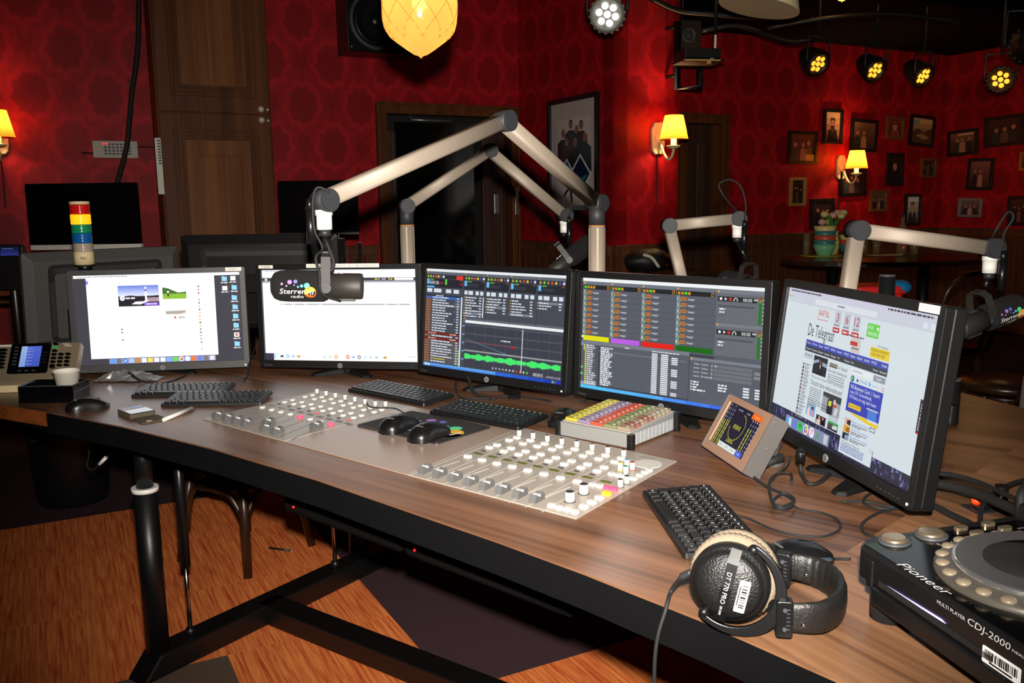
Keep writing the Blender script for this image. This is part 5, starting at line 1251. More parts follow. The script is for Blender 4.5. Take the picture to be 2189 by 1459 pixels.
# ---- phone in flip case, stylus, cup tray, paper cup
mat('phone_glass', (30, 32, 40), .12); mat('case_brown', (86, 76, 60), .75, bump=.3, bscale=600)
A_, B_ = atz(264, 888, DESK), atz(304, 905, DESK)
ph = thing('smartphone', 'black smartphone in an opened brown flip case', 'phone', frame((*(atz(301, 889, DESK).xy), DESK), atz(345, 905, DESK)-atz(280, 879, DESK)))
mb = MB(); mb.rbox((-.028, 0), .092, .066, 0, .012, .008); mb.build('phone_case', 'case_brown', ph, .001)
mb = MB(); mb.rbox((-.028, 0), .088, .062, .012, .0135, .007); gl = mb.build('phone_screen', 'phone_glass', ph)
cv = Canvas(.084, .058); cv.rect(0, 0, 1, 1, (24, 26, 34), 0)
for k, col in enumerate(((120, 150, 210), (90, 140, 220), (110, 140, 200), (150, 120, 80), (200, 110, 110))):
    cv.rect(.06+.02*k, .05+.18*k, .20+.02*k, .05+.18*k+.13, col, 1)
cv.poly([(.4, 0), (1, 0), (1, 1), (.45, 1)], (196, 200, 208), 1)
cv.build('phone_picture', colormat('phone_glow', .75), gl, T3(-.028, 0, .01355))
mb = MB(); mb.rbox((.058, 0), .070, .066, .0, .003, .006, 0, RY(0)); mb.build('flip_cover', 'case_brown', ph, .0008)
mb = MB(); mb.box((.083, -.012, .0032), (.016, .014, .002)); mb.build('magnet_tab', 'brass', ph, .001)
A_, B_ = atz(350, 897, DESK+.005), atz(416, 870, DESK+.005)
st = thing('stylus_pen', 'white stylus pen with dark tip lying beside the phone', 'pen', frame((A_.x, A_.y, DESK), B_-A_)); Ls = (B_-A_).length
mb = MB(); mb.cyl((0, 0, .0052), (Ls*.9, 0, .0052), .005, n=14); mb.build('pen_barrel', 'white_plastic', st)
mb = MB(); mb.cyl((Ls*.9, 0, .0052), (Ls, 0, .0045), .005, .0012, n=14); mb.build('pen_tip', 'joint_grey', st)
A_, B_ = atz(41, 862, DESK), atz(158, 860, DESK)
tr = thing('cup_tray', 'black box tray with round cup holes beside the desk phone', 'tray', frame((A_.x, A_.y, DESK), B_-A_)); Lt = (B_-A_).length; TH = .048
mb = MB(); TD = .10
mb.box((Lt/2, .0025, TH/2), (Lt, .005, TH)); mb.box((Lt/2, TD-.0025, TH/2), (Lt, .005, TH)); mb.box((.0025, TD/2, TH/2), (.005, TD, TH)); mb.box((Lt-.0025, TD/2, TH/2), (.005, TD, TH)); mb.box((Lt/2, TD/2, TH*.55), (Lt, TD, .004)); mb.build('tray_box', 'black_gloss', tr, .001)
mb = MB(); mb.box((Lt/2, .0, TH), (Lt, .0022, .0022)); mb.box((Lt, TD/2, TH), (.0022, TD, .0022)); mb.build('tray_rim', 'joint_grey', tr)
for cx in (.035,):
    mb = MB(); mb.lathe([(.033, 0), (.030, .003), (.033, .006)], 24, 0, T3(cx, .055, TH*.6)); mb.build('cup_hole', 'rubber', tr)
mat('paper_cup', (236, 230, 214), .7)
cp_ = tr.matrix_world @ Vector((Lt-.036, .045, TH*.55+.002))
cup = thing('paper_cup', 'white paper coffee cup with round grey logo standing in the black tray', 'cup', (cp_.x, cp_.y, cp_.z))
mb = MB(); mb.lathe([(.0, .002), (.026, .002), (.0255, 0), (.0265, 0), (.034, .052), (.0355, .0525), (.0358, .055), (.0345, .0562), (.033, .0545), (.0325, .05), (.026, .004), (0, .004)], 36); mb.build('cup_wall', 'paper_cup', cup)
mb = MB()
def onc(a, z): r_ = .0272+.0082*z/.055; return Vector((r_*math.sin(a), -r_*math.cos(a), z))
for rr, ww in ((.0085, .0022), (.004, .002)):
    for i in range(20):
        t0, t1 = 2*math.pi*i/20, 2*math.pi*(i+1)/20
        mb.add([onc(-.25+(q*math.cos(t))/.03, .019+q*math.sin(t)) for q, t in ((rr-ww/2, t0), (rr+ww/2, t0), (rr+ww/2, t1), (rr-ww/2, t1))], [(0, 1, 2, 3)])
for k in range(5): mb.add([onc(.2+.16*k, .013), onc(.31+.16*k, .013), onc(.31+.16*k, .024), onc(.2+.16*k, .024)], [(0, 1, 2, 3)])
mb.build('cup_logo', mat('cup_print', (176, 168, 162), .7) and 'cup_print', cup)
# ---- broadcast desk phone
mat('phone_bronze', (140, 124, 100), .45, metal=.3); mat('btn_green', (40, 140, 60), .4, emit=(40, 160, 70), estr=.3)
A_, B_ = atz(-95, 850, DESK), atz(40, 845, DESK)
y0_ = A_.y
tel = thing('desk_phone', 'bronze broadcast telephone console with blue line display', 'telephone', frame((*(atz(38, 838, DESK).xy), DESK), (1, .10, 0)))
FT = RX(56) @ Matrix.Diagonal((1, .60, 1, 1))     # sloping face: local x right, y up the slope
FW, FH = .44, .20; FX = -.06
mb = MB(); mb.rbox((FX, FH/2), FW, FH, -.03, 0, .008, 0, T3(0, .016, .034) @ FT); mb.box((FX, .05, .016), (FW-.02, .06, .032)); mb.build('phone_body', 'phone_bronze', tel, .003)
mb = MB(); mb.rbox((FX, .008), FW, .022, .0, .022, .008); mb.build('phone_wrist_edge', 'cream', tel, .003)
FP = T3(0, .016, .034) @ FT
def tx(px): return (px-38)/745.0
mb = MB(); mb.rbox((tx(52), .115), .115, .165, 0, .002, .008, 0, FP); dp_ = mb.build('display_panel', 'black_gloss', tel)
cv = Canvas(.058, .112); cv.grad(0, 0, 1, 1, (86, 112, 226), (70, 92, 200), 4, 0); cv.grad(0, 0, .3, 1, (170, 200, 250), (140, 170, 240), 3, 1)
for k in range(6): cv.text('Lijn %d' % (k+1), .34, .12+.155*k, .045, (236, 240, 255), 2, width=.26); cv.rect(0, .155*(k+1)-.02, .3, .155*(k+1)-.012, (120, 150, 230), 2)
cv.build('line_display', colormat('phone_display_glow', .8), dp_, FP @ T3(tx(54), .125, .0022))
mb = MB()
for k in range(6): mb.rbox((tx(22), .175-.0185*k), .012, .008, .002, .004, .003, 0, FP)
for k in range(4): mb.box((tx(83), .145-.018*k, .0025), (.018, .0015, .001), 0, FP)
for k in range(3): mb.rbox((tx(36+15*k), .047), .010, .007, .002, .004, .002, 0, FP)
tag(mb.build('soft_keys', 'joint_grey', tel), kind='stuff')
for k in range(5):
    for j in range(3):
        if k == 0 and j: continue
        mb = MB(); mb.rbox((tx(104+15*j), .168-.02*k-.016), .0165, .0135, 0, .006, .005, 0, FP, inset=.0015); mb.build('keypad_key', 'black_gloss', tel)
mb = MB(); mb.rbox((tx(104), .172), .0165, .0125, 0, .006, .005, 0, FP, inset=.0015); tag(mb.build('keypad_key', 'btn_green', tel), 'lit green key')
mb = MB(); mb.rbox((tx(104), .19), .0165, .0125, 0, .006, .005, 0, FP, inset=.0015); mb.build('keypad_key', 'black_gloss', tel); mb = MB(); mb.rbox((tx(104), .062), .0165, .0125, 0, .006, .005, 0, FP, inset=.0015); mb.build('keypad_key', 'black_gloss', tel)
mb = MB(); text_mb(mb, 'Telos', tx(118), .186, .013, .001, 0, FP, width=.02, shear=.2); text_mb(mb, 'VSet', tx(122), .175, .015, .001, 0, FP, width=.022, shear=.2); mb.build('brand_lettering', 'label_white', tel)
mb = MB(); mb.box((tx(-2), .198-.01, .0008), (.07, .009, .0016), 0, FP); mb.build('name_strip', 'label_white', tel)
for k in range(6): mb = MB(); mb.rbox((tx(0)-.012, .165-.019*k), .03, .014, 0, .006, .006, 0, FP, inset=.0015); mb.build('line_key', 'black_gloss', tel)
# ================================================================ microphone arms
mat('foam_black', (15, 14, 14), .95, bump=.8, bscale=900); mat('mic_body', (44, 41, 38), .5, bump=.2, bscale=900); mat('arm_amber', (210, 130, 40), .5)
def bar(mb, a, b, wd, mat_=0, rr=.22, M=None):
    a, b = Vector(a), Vector(b); d = b-a; L = d.length
    up = Vector((0, 0, 1)) if abs(d.normalized().z) < .9 else Vector((0, 1, 0))
    x = d.cross(up).normalized(); z = d.normalized(); y = z.cross(x)
    Mx = Matrix.Identity(4)
    for i in range(3): Mx[i][0] = x[i]; Mx[i][1] = y[i]; Mx[i][2] = z[i]; Mx[i][3] = a[i]
    mb.prism(rrect(wd, wd, wd*rr, 3), 0, L, mat_, Mx, True)
def joint(root, p, axis, r=.025, wd=.052, mm='arm_joint', name='arm_joint'):
    axis = Vector(axis).normalized(); mb = MB(); mb.cyl(p-axis*wd/2, p+axis*wd/2, r, n=24)
    mb.cyl(p-axis*(wd/2+.003), p-axis*wd/2, r*.86, n=24); mb.cyl(p+axis*wd/2, p+axis*(wd/2+.003), r*.86, n=24)
    q = p-axis*(wd/2+.004); u = Vector((0, 0, 1)).cross(axis).normalized()
    mb.box((0, 0, 0), (r*1.5, .006, .006), 0, frame(q, (u+Vector((0, 0, .9))).normalized(), axis))
    return mb.build(name, mm, root)
def microphone(root, c, ax, up=(0, 0, 1), logo=True, L=.195, flip=False, yoke_top=None):
    """dynamic broadcast microphone: big foam windscreen at -x, body at +x"""
    M = frame(c, ax, (Vector(up)-Vector(ax).normalized()*Vector(up).dot(Vector(ax).normalized())))
    Z = M @ RY(90)           # lathe axis along local x
    r = .0345
    mb = MB(); mb.lathe([(0, -L/2), (.018, -L/2), (.028, -L/2+.006), (.033, -L/2+.018), (r, -L/2+.035), (r, .012), (.031, .020), (.029, .022)], 32, 0, Z); ws = mb.build('windscreen', 'foam_black', root)
    mb = MB(); mb.lathe([(.0285, .012), (.0285, L/2-.006), (.027, L/2-.001), (.022, L/2), (0, L/2)], 32, 0, Z); mb.box((.06, -.0, -.029), (.04, .022, .006), 0, M); bd = mb.build('mic_body', 'mic_body', root)
    mb = MB()
    for x in (.040, .052): mb.box((x, 0, .0288), (.008, .010, .001), 0, M)
    mb.build('switch_marks', 'silver', bd)
    # U-shaped yoke
    mb = MB()
    for s in (-1, 1):
        P = [(.022, s*.012, .072), (.022, s*.030, .064), (.022, s*.0365, .035), (.022, s*.0365, -.004)]
        for a, b in zip(P[:-1], P[1:]):
            a, b = Vector(a), Vector(b); d = (b-a); Mx = M @ frame((a+b)/2, (1, 0, 0), Vector((0, d.z, -d.y)).normalized() if True else (0, 0, 1))
            mb.box((0, 0, 0), (.020, d.length+.002, .003), 0, Mx)
    mb.box((.022, 0, .0725), (.022, .03, .006), 0, M); mb.build('yoke', 'mic_body', root)
    for s in (-1, 1):
        mb = MB(); mb.cyl(M @ Vector((.022, s*.034, 0)), M @ Vector((.022, s*.043, 0)), .012, n=18); mb.build('yoke_knob', 'joint_dark', root)
    if logo:
        W0, H0 = .105, .055; cv = Canvas(W0, H0, 8e-5); sterren(cv, .14, .68, .52, W0/H0)
        f = -1 if flip else 1
        cv.v = [tuple(M @ Vector((f*x-.038, -f*(r+.0004+z)*math.cos(y/r-.12), (r+.0004+z)*math.sin(y/r-.12)))) for x, y, z in cv.v]
        cv.build('mic_logo', MATS.get('mic_print') or printmat('mic_print', .6), ws)
    return M
def arm(label, base, Etop, pts, head, mic, loop=None, lowjoint=True, flip=False, collar=True):
    """base plan point; Etop = top of the fixed pole; pts = joint points; head = last joint; mic = (centre, axis)"""
    root = thing('microphone_arm', label, 'microphone', (base.x, base.y, DESK), 'jointed microphone arms on the desk'); O = root.location.copy()
    L_ = lambda p: Vector(p)-O
    mb = MB(); mb.cyl((0, 0, 0), (0, 0, .014), .048, n=28); mb.build('desk_mount', 'joint_dark', root)
    e = L_(Etop)
    mb = MB(); mb.prism(rrect(.045, .045, .016, 4), .012, e.z-.065, 0, None, True)
    for a in range(4): mb.box((0, 0, (e.z-.05)/2), (.047 if a % 2 else .006, .006 if a % 2 else .047, e.z-.09), 0)
    mb.build('arm_pole', 'alu', root)
    mb = MB(); mb.cyl((0, 0, e.z-.066), (0, 0, e.z-.063), .0245, n=24); mb.build('amber_ring', 'arm_amber', root)
    mb = MB(); mb.cyl((0, 0, e.z-.063), (0, 0, e.z-.006), .0238, n=24); mb.build('pole_sleeve', 'arm_joint', root)
    P = [e]+[L_(p) for p in pts]+[L_(head)]
    d = P[-1]-P[0]; ax = Vector((d.y, -d.x, 0))
    if ax.length < 1e-4: ax = Vector((0, -1, 0))
    if ax.y > 0: ax = -ax
    for a, b in zip(P[:-1], P[1:]):
        mb = MB(); t = (b-a).normalized(); bar(mb, a+t*.02, b-t*.02, .037); mb.build('arm_tube', 'alu', root)
    for p in P: joint(root, p, ax)
    h = P[-1]
    mb = MB(); mb.cyl(h+Vector((0, 0, -.02)), h+Vector((0, 0, -.032)), .0185, n=24); mb.cyl(h+Vector((0, 0, -.032)), h+Vector((0, 0, -.062)), .0165, n=24); mb.build('head_collar', 'white_plastic', root)
    mc = L_(mic[0]); top_ = mc+Vector((0, 0, .074)); c0 = h+Vector((0, 0, -.062))
    mb = MB(); mb.cyl(c0, c0+Vector((0, 0, -.014)), .013, n=18); mb.build('thread_nut', 'joint_dark', root)
    mb = MB(); Mm = frame(mc, mic[1]); yt = Mm @ Vector((.022, 0, .074)); mb.cyl(c0+Vector((0, 0, -.012)), yt, .0075, n=14); mb.build('mic_stem', 'black_satin', root)
    microphone(root, mc, mic[1], logo=True, flip=flip)
    # plug and lead
    pl = h+ax.normalized()*.0+Vector((-.027, -.012, -.04)) if not loop else h+Vector((.014, -.034, -.05))
    mb = MB(); mb.cyl(pl+Vector((0, 0, .02)), pl+Vector((0, 0, -.052)), .0095, n=16); mb.cyl(pl+Vector((0, 0, .045)), pl+Vector((0, 0, .02)), .006, .009, n=14); mb.build('cable_plug', 'black_satin', root)
    back = Mm @ Vector((.085, 0, .0))
    if loop:
        Q = [pl+Vector((0, 0, .045))]+[L_(q) for q in loop]+[h+Vector((0, 0, .022))]
        mb = MB(); mb.tube(Q, .0032, 8, k=7); mb.build('cable_loop', 'rubber', root)
    else:
        mb = MB(); mb.tube([h+Vector((.02, -.028, .018)), h+Vector((-.004, -.034, .026)), h+Vector((-.014, -.036, .0)), h+Vector((-.014, -.036, -.06)), h+Vector((.0, -.030, -.10)), Mm @ Vector((.006, -.052, .065)), Mm @ Vector((.012, -.052, .03)), Mm @ Vector((.014, -.046, -.012)), Mm @ Vector((.05, -.02, -.032))], .003, 8, k=7); mb.build('mic_lead', 'rubber', root)
        mb = MB(); mb.tube([h+Vector((.004, -.012, -.085)), h+Vector((.02, -.02, -.13)), h+Vector((.012, -.022, -.15)), h+Vector((-.004, -.012, -.14))], .004, 8); mb.build('lead_clip', 'rubber', root)
    return root
E1 = at(1276, 434, 2.56)
arm('jointed microphone arm whose microphone hangs before the blank white monitor', flat(E1), E1, [at(1076, 259, 2.2)], at(691, 428, 1.90), (at(679, 611, 1.90), Vector((1, .08, -.03))))
E2 = at(869, 440, 3.02)
arm('jointed microphone arm folded high in front of the dark doorway', flat(E2), E2, [at(1046, 322, 3.14)], at(1207, 460, 3.22), (at(1226, 546, 3.20), Vector((-1, .0, -.75))), loop=[at(1222, 432, 3.2), at(1218, 404, 3.2), at(1206, 420, 3.2)], flip=False)
b3 = flat(at(1475, 640, 2.93)); e3 = Vector((b3.x, b3.y, DESK+.16))
arm('microphone arm with a level top tube and a looped cable before the far door', b3, e3, [at(1430, 482, 2.93)], at(1577, 467, 2.93), (at(1587, 606, 2.93), Vector((.5, -.85, -.1))), loop=[at(1594, 435, 2.9), at(1583, 398, 2.9), at(1560, 384, 2.9), at(1537, 395, 2.9), at(1552, 425, 2.9)])
b4 = flat(at(1793, 700, 2.18)); e4 = Vector((b4.x, b4.y, DESK+.14))
arm('microphone arm with level top tube rising behind the newspaper monitor', b4, e4, [at(1832, 492, 2.2)], at(2118, 530, 2.2), (at(2116, 676, 2.2), Vector((-.94, -.25, -.28))), loop=[at(2146, 500, 2.18), at(2166, 466, 2.18), at(2155, 453, 2.18), at(2130, 490, 2.18)], flip=True)

# ================================================================ behind the presenter's monitors
def rear_monitor(L0, R0, ztop, label, tilt=4, hm='grey_back'):
    L0, R0 = Vector(L0), Vector(R0); c = (L0+R0)/2; zc = ztop-.165-DESK
    root = thing('monitor', label, 'monitor', frame((c.x, c.y, DESK), R0-L0), 'guest monitors seen from behind')
    P = T3(0, 0, zc) @ RX(tilt) @ RX(90)             # z towards the viewer = rear of the set
    mb = MB(); mb.rbox((0, 0), .548, .33, -.022, .0, .01, 0, P, inset=0); mb.rbox((0, 0), .548, .33, 0, .018, .01, 0, P, inset=.03); mb.build('housing', hm, root, .003)
    mb = MB(); mb.ring(.40, .265, .02, .36, .225, .012, (0, -.01), .016, .0205, 0, P @ T3(0, -.01, 0)); mb.build('vent_frame', 'black_matte', root)
    for k in range(46):
        for s in (1,):
            pass
    mb = MB()
    for k in range(60): mb.box((-.18+.0061*k, .113-.01, .0212), (.0028, .016, .0012), 0, P)
    for k in range(30):
        for s in (-1, 1): mb.box((s*.19, -.11+.0062*k-.01, .0212), (.014, .0028, .0012), 0, P)
    v_ = mb.build('vent_slots', 'joint_grey', root); v_['kind'] = 'stuff'
    mb = MB(); mb.rbox((-.035, -.085), .22, .11, .018, .04, .01, 0, P, inset=.004); mb.build('connector_cover', 'black_satin', root)
    mb = MB(); mb.cyl((-.09, -.07, zc-.03), (-.09, -.07, zc+.05), .014, n=16); mb.box((-.03, -.058, zc), (.11, .035, .06)); mb.build('arm_bracket', 'black_satin', root, .002)
    mb = MB(); mb.cyl((-.09, -.07, 0), (-.09, -.07, zc-.03), .016, n=16); mb.cyl((-.09, -.07, 0), (-.09, -.07, .012), .05, n=24); mb.build('stand_column', 'black_satin', root)
    mb = MB(); mb.box((0, 0, -.023), (.53, .30, .003), 0, P); mb.build('screen', 'black_gloss', root)
    return root
rear_monitor((-1.62, 2.93, 0), (-1.27, 3.32, 0), at(190, 533, 3.12).z, 'grey monitor seen from behind, behind the signal light tower')
rear_monitor((-1.145, 3.08, 0), (-.60, 3.06, 0), at(500, 502, 3.04).z, 'black monitor seen from behind, in front of the tall cabinet', 4, 'bezel_black')
# signal light tower
ty = 2.91; tw0 = at(182, 575, ty)
tower = thing('signal_tower', 'small signal light tower of red amber green and blue rings', 'signal light', (tw0.x, tw0.y, DESK))
seg = [('tower_cap', 'cream', 430, 436.5, .031), ('red_lens', 'lens_red', 437, 457.5, .0305), ('amber_lens', 'lens_amber', 458, 479, .031), ('green_lens', 'lens_green', 479.5, 498, .0305), ('blue_lens', 'lens_blue', 498.5, 519, .0305), ('clear_lens', 'lens_clear', 519.5, 537, .0305), ('tower_base', 'cream', 537, 565, .031)]
for nm, c_, e_ in (('lens_red', (190, 22, 22), .10), ('lens_amber', (255, 170, 20), 1.2), ('lens_green', (20, 130, 84), .12), ('lens_blue', (14, 84, 150), .10), ('lens_clear', (170, 156, 140), .0)): mat(nm, c_, .15, emit=c_, estr=e_, coat=.5)
for nm, mm2, ya, yb, r_ in seg:
    za, zb = at(172, ya, ty).z-DESK, at(172, yb, ty).z-DESK; mb = MB()
    if 'lens' in nm:
        n_r = 3; pr = []
        for k in range(n_r): z0_, z1_ = zb+(za-zb)*k/n_r, zb+(za-zb)*(k+1)/n_r; pr += [(r_-.0012, z0_), (r_, z0_+.002), (r_, z1_-.002), (r_-.0012, z1_)]
        mb.lathe([(.0, zb)]+pr+[(0, za)], 28)
    else: mb.lathe([(0, zb), (r_, zb), (r_, za-.002), (r_-.003, za), (0, za)], 28)
    mb.build(nm, mm2, tower)
zb = at(172, 565, ty).z-DESK
mb = MB(); mb.cyl((0, 0, .012), (0, 0, zb), .011, n=16); mb.cyl((0, 0, 0), (0, 0, .012), .045, n=24); mb.cyl((0, 0, zb-.02), (0, 0, zb), .022, n=20); mb.build('tower_pole', 'black_satin', tower)
mb = MB(); text_mb(mb, 'BBS', .0, .0, .013, 0); o = mb.build('base_lettering', 'joint_dark', tower); o.matrix_local = T3(.004, -.0315, zb+.018) @ RX(90)
# black poles with clamp cylinders behind the newspaper monitor
def black_pole(px, pyt, Y, label, r_=.0175):
    t_ = at(px, pyt, Y); root = thing('monitor_pole', label, 'pole', (t_.x, t_.y, DESK)); h_ = t_.z-DESK
    mb = MB(); mb.cyl((0, 0, .012), (0, 0, h_), r_, n=24); mb.build('pole_tube', 'black_satin', root)
    mb = MB(); mb.cyl((0, 0, h_), (0, 0, h_+.003), r_*.97, n=24); mb.build('pole_cap', 'joint_grey', root)
    mb = MB(); mb.cyl((0, 0, 0), (0, 0, .014), max(.018, min(.05, r_*2.8)) if r_ > .015 else .02, n=24); mb.build('pole_foot', 'black_satin', root)
    return root
bp = black_pole(1897, 590, 1.95, 'plain black pole rising behind the newspaper monitor')
j0 = at(2036, 812, 1.86); ja = bp.matrix_world.inverted() @ j0
zq = at(2032, 905, 1.86).z-DESK; zm = at(2034, 862, 1.86).z-DESK
mb = MB(); mb.cyl((ja.x, ja.y, zm+.001), (ja.x, ja.y, ja.z), .0178, n=24); mb.cyl((ja.x, ja.y, zq), (ja.x, ja.y, zm-.001), .017, n=24); mb.build('arm_swivel', 'black_satin', bp, .001)
mb = MB(); mb.cyl((ja.x, ja.y, ja.z), (ja.x, ja.y, ja.z+.003), .0172, n=24); mb.build('swivel_cap', 'silver', bp)
mb = MB(); bar(mb, (0, 0, zm+.02), (ja.x, ja.y, zm+.02), .022); mb.build('pole_arm', 'black_satin', bp)
for px, pyt, Y, lb in ((729, 510, 3.12, 'short black post beside the chrome rod behind the blank monitor'), (769, 519, 3.12, 'thin chrome topped rod standing behind the blank monitor')):
    black_pole(px, pyt, Y, lb, .014 if px == 729 else .006)
# black handset dock at the far left
hd = at(28, 522, 3.05)
pb = thing('intercom_panel', 'small black intercom with blue strip display at the desk end', 'intercom', frame((hd.x-.02, hd.y, DESK), (1, .1, 0)))
mb = MB(); mb.rbox((0, 0), .085, .16, -.03, 0, .01, 0, T3(0, 0, hd.z-DESK-.078) @ RX(78)); mb.cyl((0, .02, 0), (0, .02, hd.z-DESK-.09), .016, n=16); mb.cyl((0, .02, 0), (0, .02, .01), .05, n=20); mb.build('intercom_body', 'black_satin', pb, .003)
cv = Canvas(.06, .03); cv.grad(0, 0, 1, 1, (20, 26, 60), (60, 70, 170), 4, 0); cv.greek(.1, .15, .6, .1, (110, 130, 200), 1, rng); cv.build('intercom_display', colormat('intercom_glow', .5), pb, T3(0, 0, hd.z-DESK-.078) @ RX(78) @ T3(0, .055, .0008))
# ================================================================ under the desk
mat('rack_black', (9, 8, 8), .9, spec=.05); mat('led_red', (255, 30, 30), .4, emit=(255, 20, 20), estr=3)
for (pa, pb_, lab, leds) in (((592, 1052), (845, 1140), 'black rack unit with two red pilot lights hung under the desk', ((627, 1054), (628, 1083))), ((850, 1142), (1215, 1275), 'black rack unit with one red pilot light and small print under the desk', ((887, 1175),))):
    A_, B_ = flat(atz(pa[0], pa[1], DESK-.12)), flat(atz(pb_[0], pb_[1], DESK-.12)); d = (B_-A_).normalized(); n = Vector((-d.y, d.x, 0))
    A_ = A_+n*.02; L_r = (B_-A_).length-.012
    rk = thing('rack_unit', lab, 'rack unit', frame((A_.x, A_.y, DESK-.20), d))
    mb = MB(); mb.box((L_r/2, .15, .083), (L_r, .3, .105)); mb.build('rack_case', 'rack_black', rk, .003)
    mb = MB(); mb.box((L_r/2, -.002, .10), (L_r-.01, .004, .042)); mb.box((L_r/2, -.002, .056), (L_r-.01, .004, .034)); fp = mb.build('rack_face', mat('rack_face', (12, 9, 9), .8, spec=.1) and 'rack_face', rk)
    for k, (lx, ly) in enumerate(leds):
        q = rk.matrix_world.inverted() @ hit(lx, ly, A_-n*.004, n); mb = MB(); mb.sphere((q.x, -.005, min(.12, max(.02, q.z))), .0028, 10, 6); mb.build('pilot_light', 'led_red', fp)
    mb = MB(); text_mb(mb, 'OMNIA', L_r*.2, .094, .014, -.0, 0, Matrix.Identity(4)); o = mb.build('rack_lettering', 'joint_grey', fp); o.matrix_local = T3(0, -.0045, 0) @ RX(90)
    mb = MB()
    for x in (.03, L_r-.03): mb.box((x, .12, .139), (.03, .2, .012))
    mb.build('hanger', 'rack_black', rk)
# bentwood chair
def bentwood(P, yaw, label, group=None, dz=0.0):
    r = thing('bentwood_chair', label, 'chair', yawm((P.x, P.y, 0), yaw), group); sh = .46
    mb = MB(); mb.lathe([(0, sh), (.195, sh), (.205, sh-.012), (.20, sh-.035), (.17, sh-.04), (0, sh-.04)], 32); mb.build('seat', 'chair_wood', r)
    for a in (45, 135, 225, 315):
        c_, s_ = math.cos(R_(a)), math.sin(R_(a)); mb = MB(); mb.cyl((.235*c_, .235*s_, .0), (.165*c_, .165*s_, sh-.03), .0155, .021, n=12); mb.build('leg', 'chair_wood', r)
        for da in (-1, 1):
            b = R_(a+da*38); mb = MB(); mb.tube([(.205*c_, .205*s_, .22-dz), (.193*c_+.01*da*-s_, .193*s_+.01*da*c_, .31-dz), (.175*math.cos(R_(a+da*16)), .175*math.sin(R_(a+da*16)), .385-dz), (.165*math.cos(b), .165*math.sin(b), .398-dz)], .0105, 8); mb.build('leg_brace', 'chair_wood', r)
    mb = MB(); mb.tube([(.168*math.cos(t*math.pi/12), .168*math.sin(t*math.pi/12), .40-dz) for t in range(25)], .009, 8, k=2); mb.build('leg_hoop', 'chair_wood', r)
    mb = MB(); mb.tube([(-.165, .13, .40), (-.175, .185, .6), (-.15, .225, .80), (0, .24, .88), (.15, .225, .80), (.175, .185, .6), (.165, .13, .40)], .014, 10); mb.build('back_hoop', 'chair_wood', r)
    mb = MB(); mb.tube([(-.10, .16, .44), (-.105, .195, .6), (-.08, .22, .70), (0, .228, .745), (.08, .22, .70), (.105, .195, .6), (.10, .16, .44)], .010, 8); mb.build('back_rail', 'chair_wood', r)
    return r
lg = [atz(530, 1230, .01), atz(418, 1190, .01), atz(637, 1162, .01)]
cc_ = (lg[1]+lg[2])/2
bentwood(flat(cc_), math.degrees(math.atan2((lg[0]-flat(cc_)).y, (lg[0]-flat(cc_)).x))-225, 'dark bentwood chair pushed under the desk beside the leg column', dz=.10)
# waste bin
mat('bag_blue', (30, 62, 104), .4)
bn = atz(128, 1086, 0); wb = thing('waste_bin', 'black waste bin with blue liner bag under the desk end', 'bin', (bn.x, bn.y+.13, 0))
mb = MB(); mb.lathe([(0, 0), (.140, 0), (.148, .02), (.165, .36), (.168, .365), (.162, .365), (.142, .03), (0, .012)], 36); mb.build('bin_wall', 'black_satin', wb)
mb = MB(); vs = []; fs = []
for j, (r_, z_) in enumerate(((.160, .30), (.1635, .362), (.172, .372), (.176, .350), (.178, .318))):
    for i in range(48): t = 2*math.pi*i/48; k_ = r_*(1+(.012*math.sin(i*2.7)+.01*math.sin(i*1.3) if j > 1 else 0)); vs.append((k_*math.cos(t), k_*math.sin(t), z_+(.012*math.sin(i*.9) if j == 4 else 0)))
for j in range(4):
    for i in range(48): fs.append([j*48+i, j*48+(i+1) % 48, (j+1)*48+(i+1) % 48, (j+1)*48+i])
mb.add(vs, fs, 0, None, True); mb.build('liner_bag', 'bag_blue', wb)
# dropped pen on the carpet
pn = atz(600, 1176, 0.0); pe = thing('dropped_pen', 'dark green pen lying on the carpet near the chair', 'pen', frame((pn.x, pn.y, 0), (1, -.35, 0)))
mb = MB(); mb.cyl((-.05, 0, .0045), (.04, 0, .0045), .0042, n=10); mb.build('pen_barrel', mat('pen_green', (20, 40, 30), .3) and 'pen_green', pe)
mb = MB(); mb.cyl((.04, 0, .0045), (.052, 0, .0045), .0035, n=10); mb.build('pen_end', 'silver', pe)
# ================================================================ leads on the desk
def cable(label, pts, r_=.0025, mm='rubber', plug=None, name='cable'):
    P = [atz(x, y, DESK+z) for x, y, z in pts]; o0 = Vector((P[0].x, P[0].y, DESK))
    t_ = thing(name, label, 'cable', o0); mb = MB(); mb.tube([p-o0 for p in P], r_, 8, k=7); mb.build('cable_lead', mm, t_)
    for (i0, i1, rr) in (plug or []):
        a, b = P[i0]-o0, P[i1]-o0; mb = MB(); mb.cyl(a, b, rr, n=14); mb.build('cable_plug', 'black_satin', t_)
    return t_
cable('thin black mouse lead looping over bare wood toward the keyboard end', [(1565, 1100, .003), (1600, 1108, .003), (1650, 1130, .003), (1700, 1143, .003), (1760, 1146, .003), (1795, 1130, .003), (1790, 1110, .003), (1755, 1095, .003), (1712, 1088, .003), (1698, 1082, .004)], .002)
cable('black mouse lead running straight from the striped mouse to the disc player', [(1762, 1193, .008), (1790, 1194, .004), (1818, 1194, .004)], .0022)
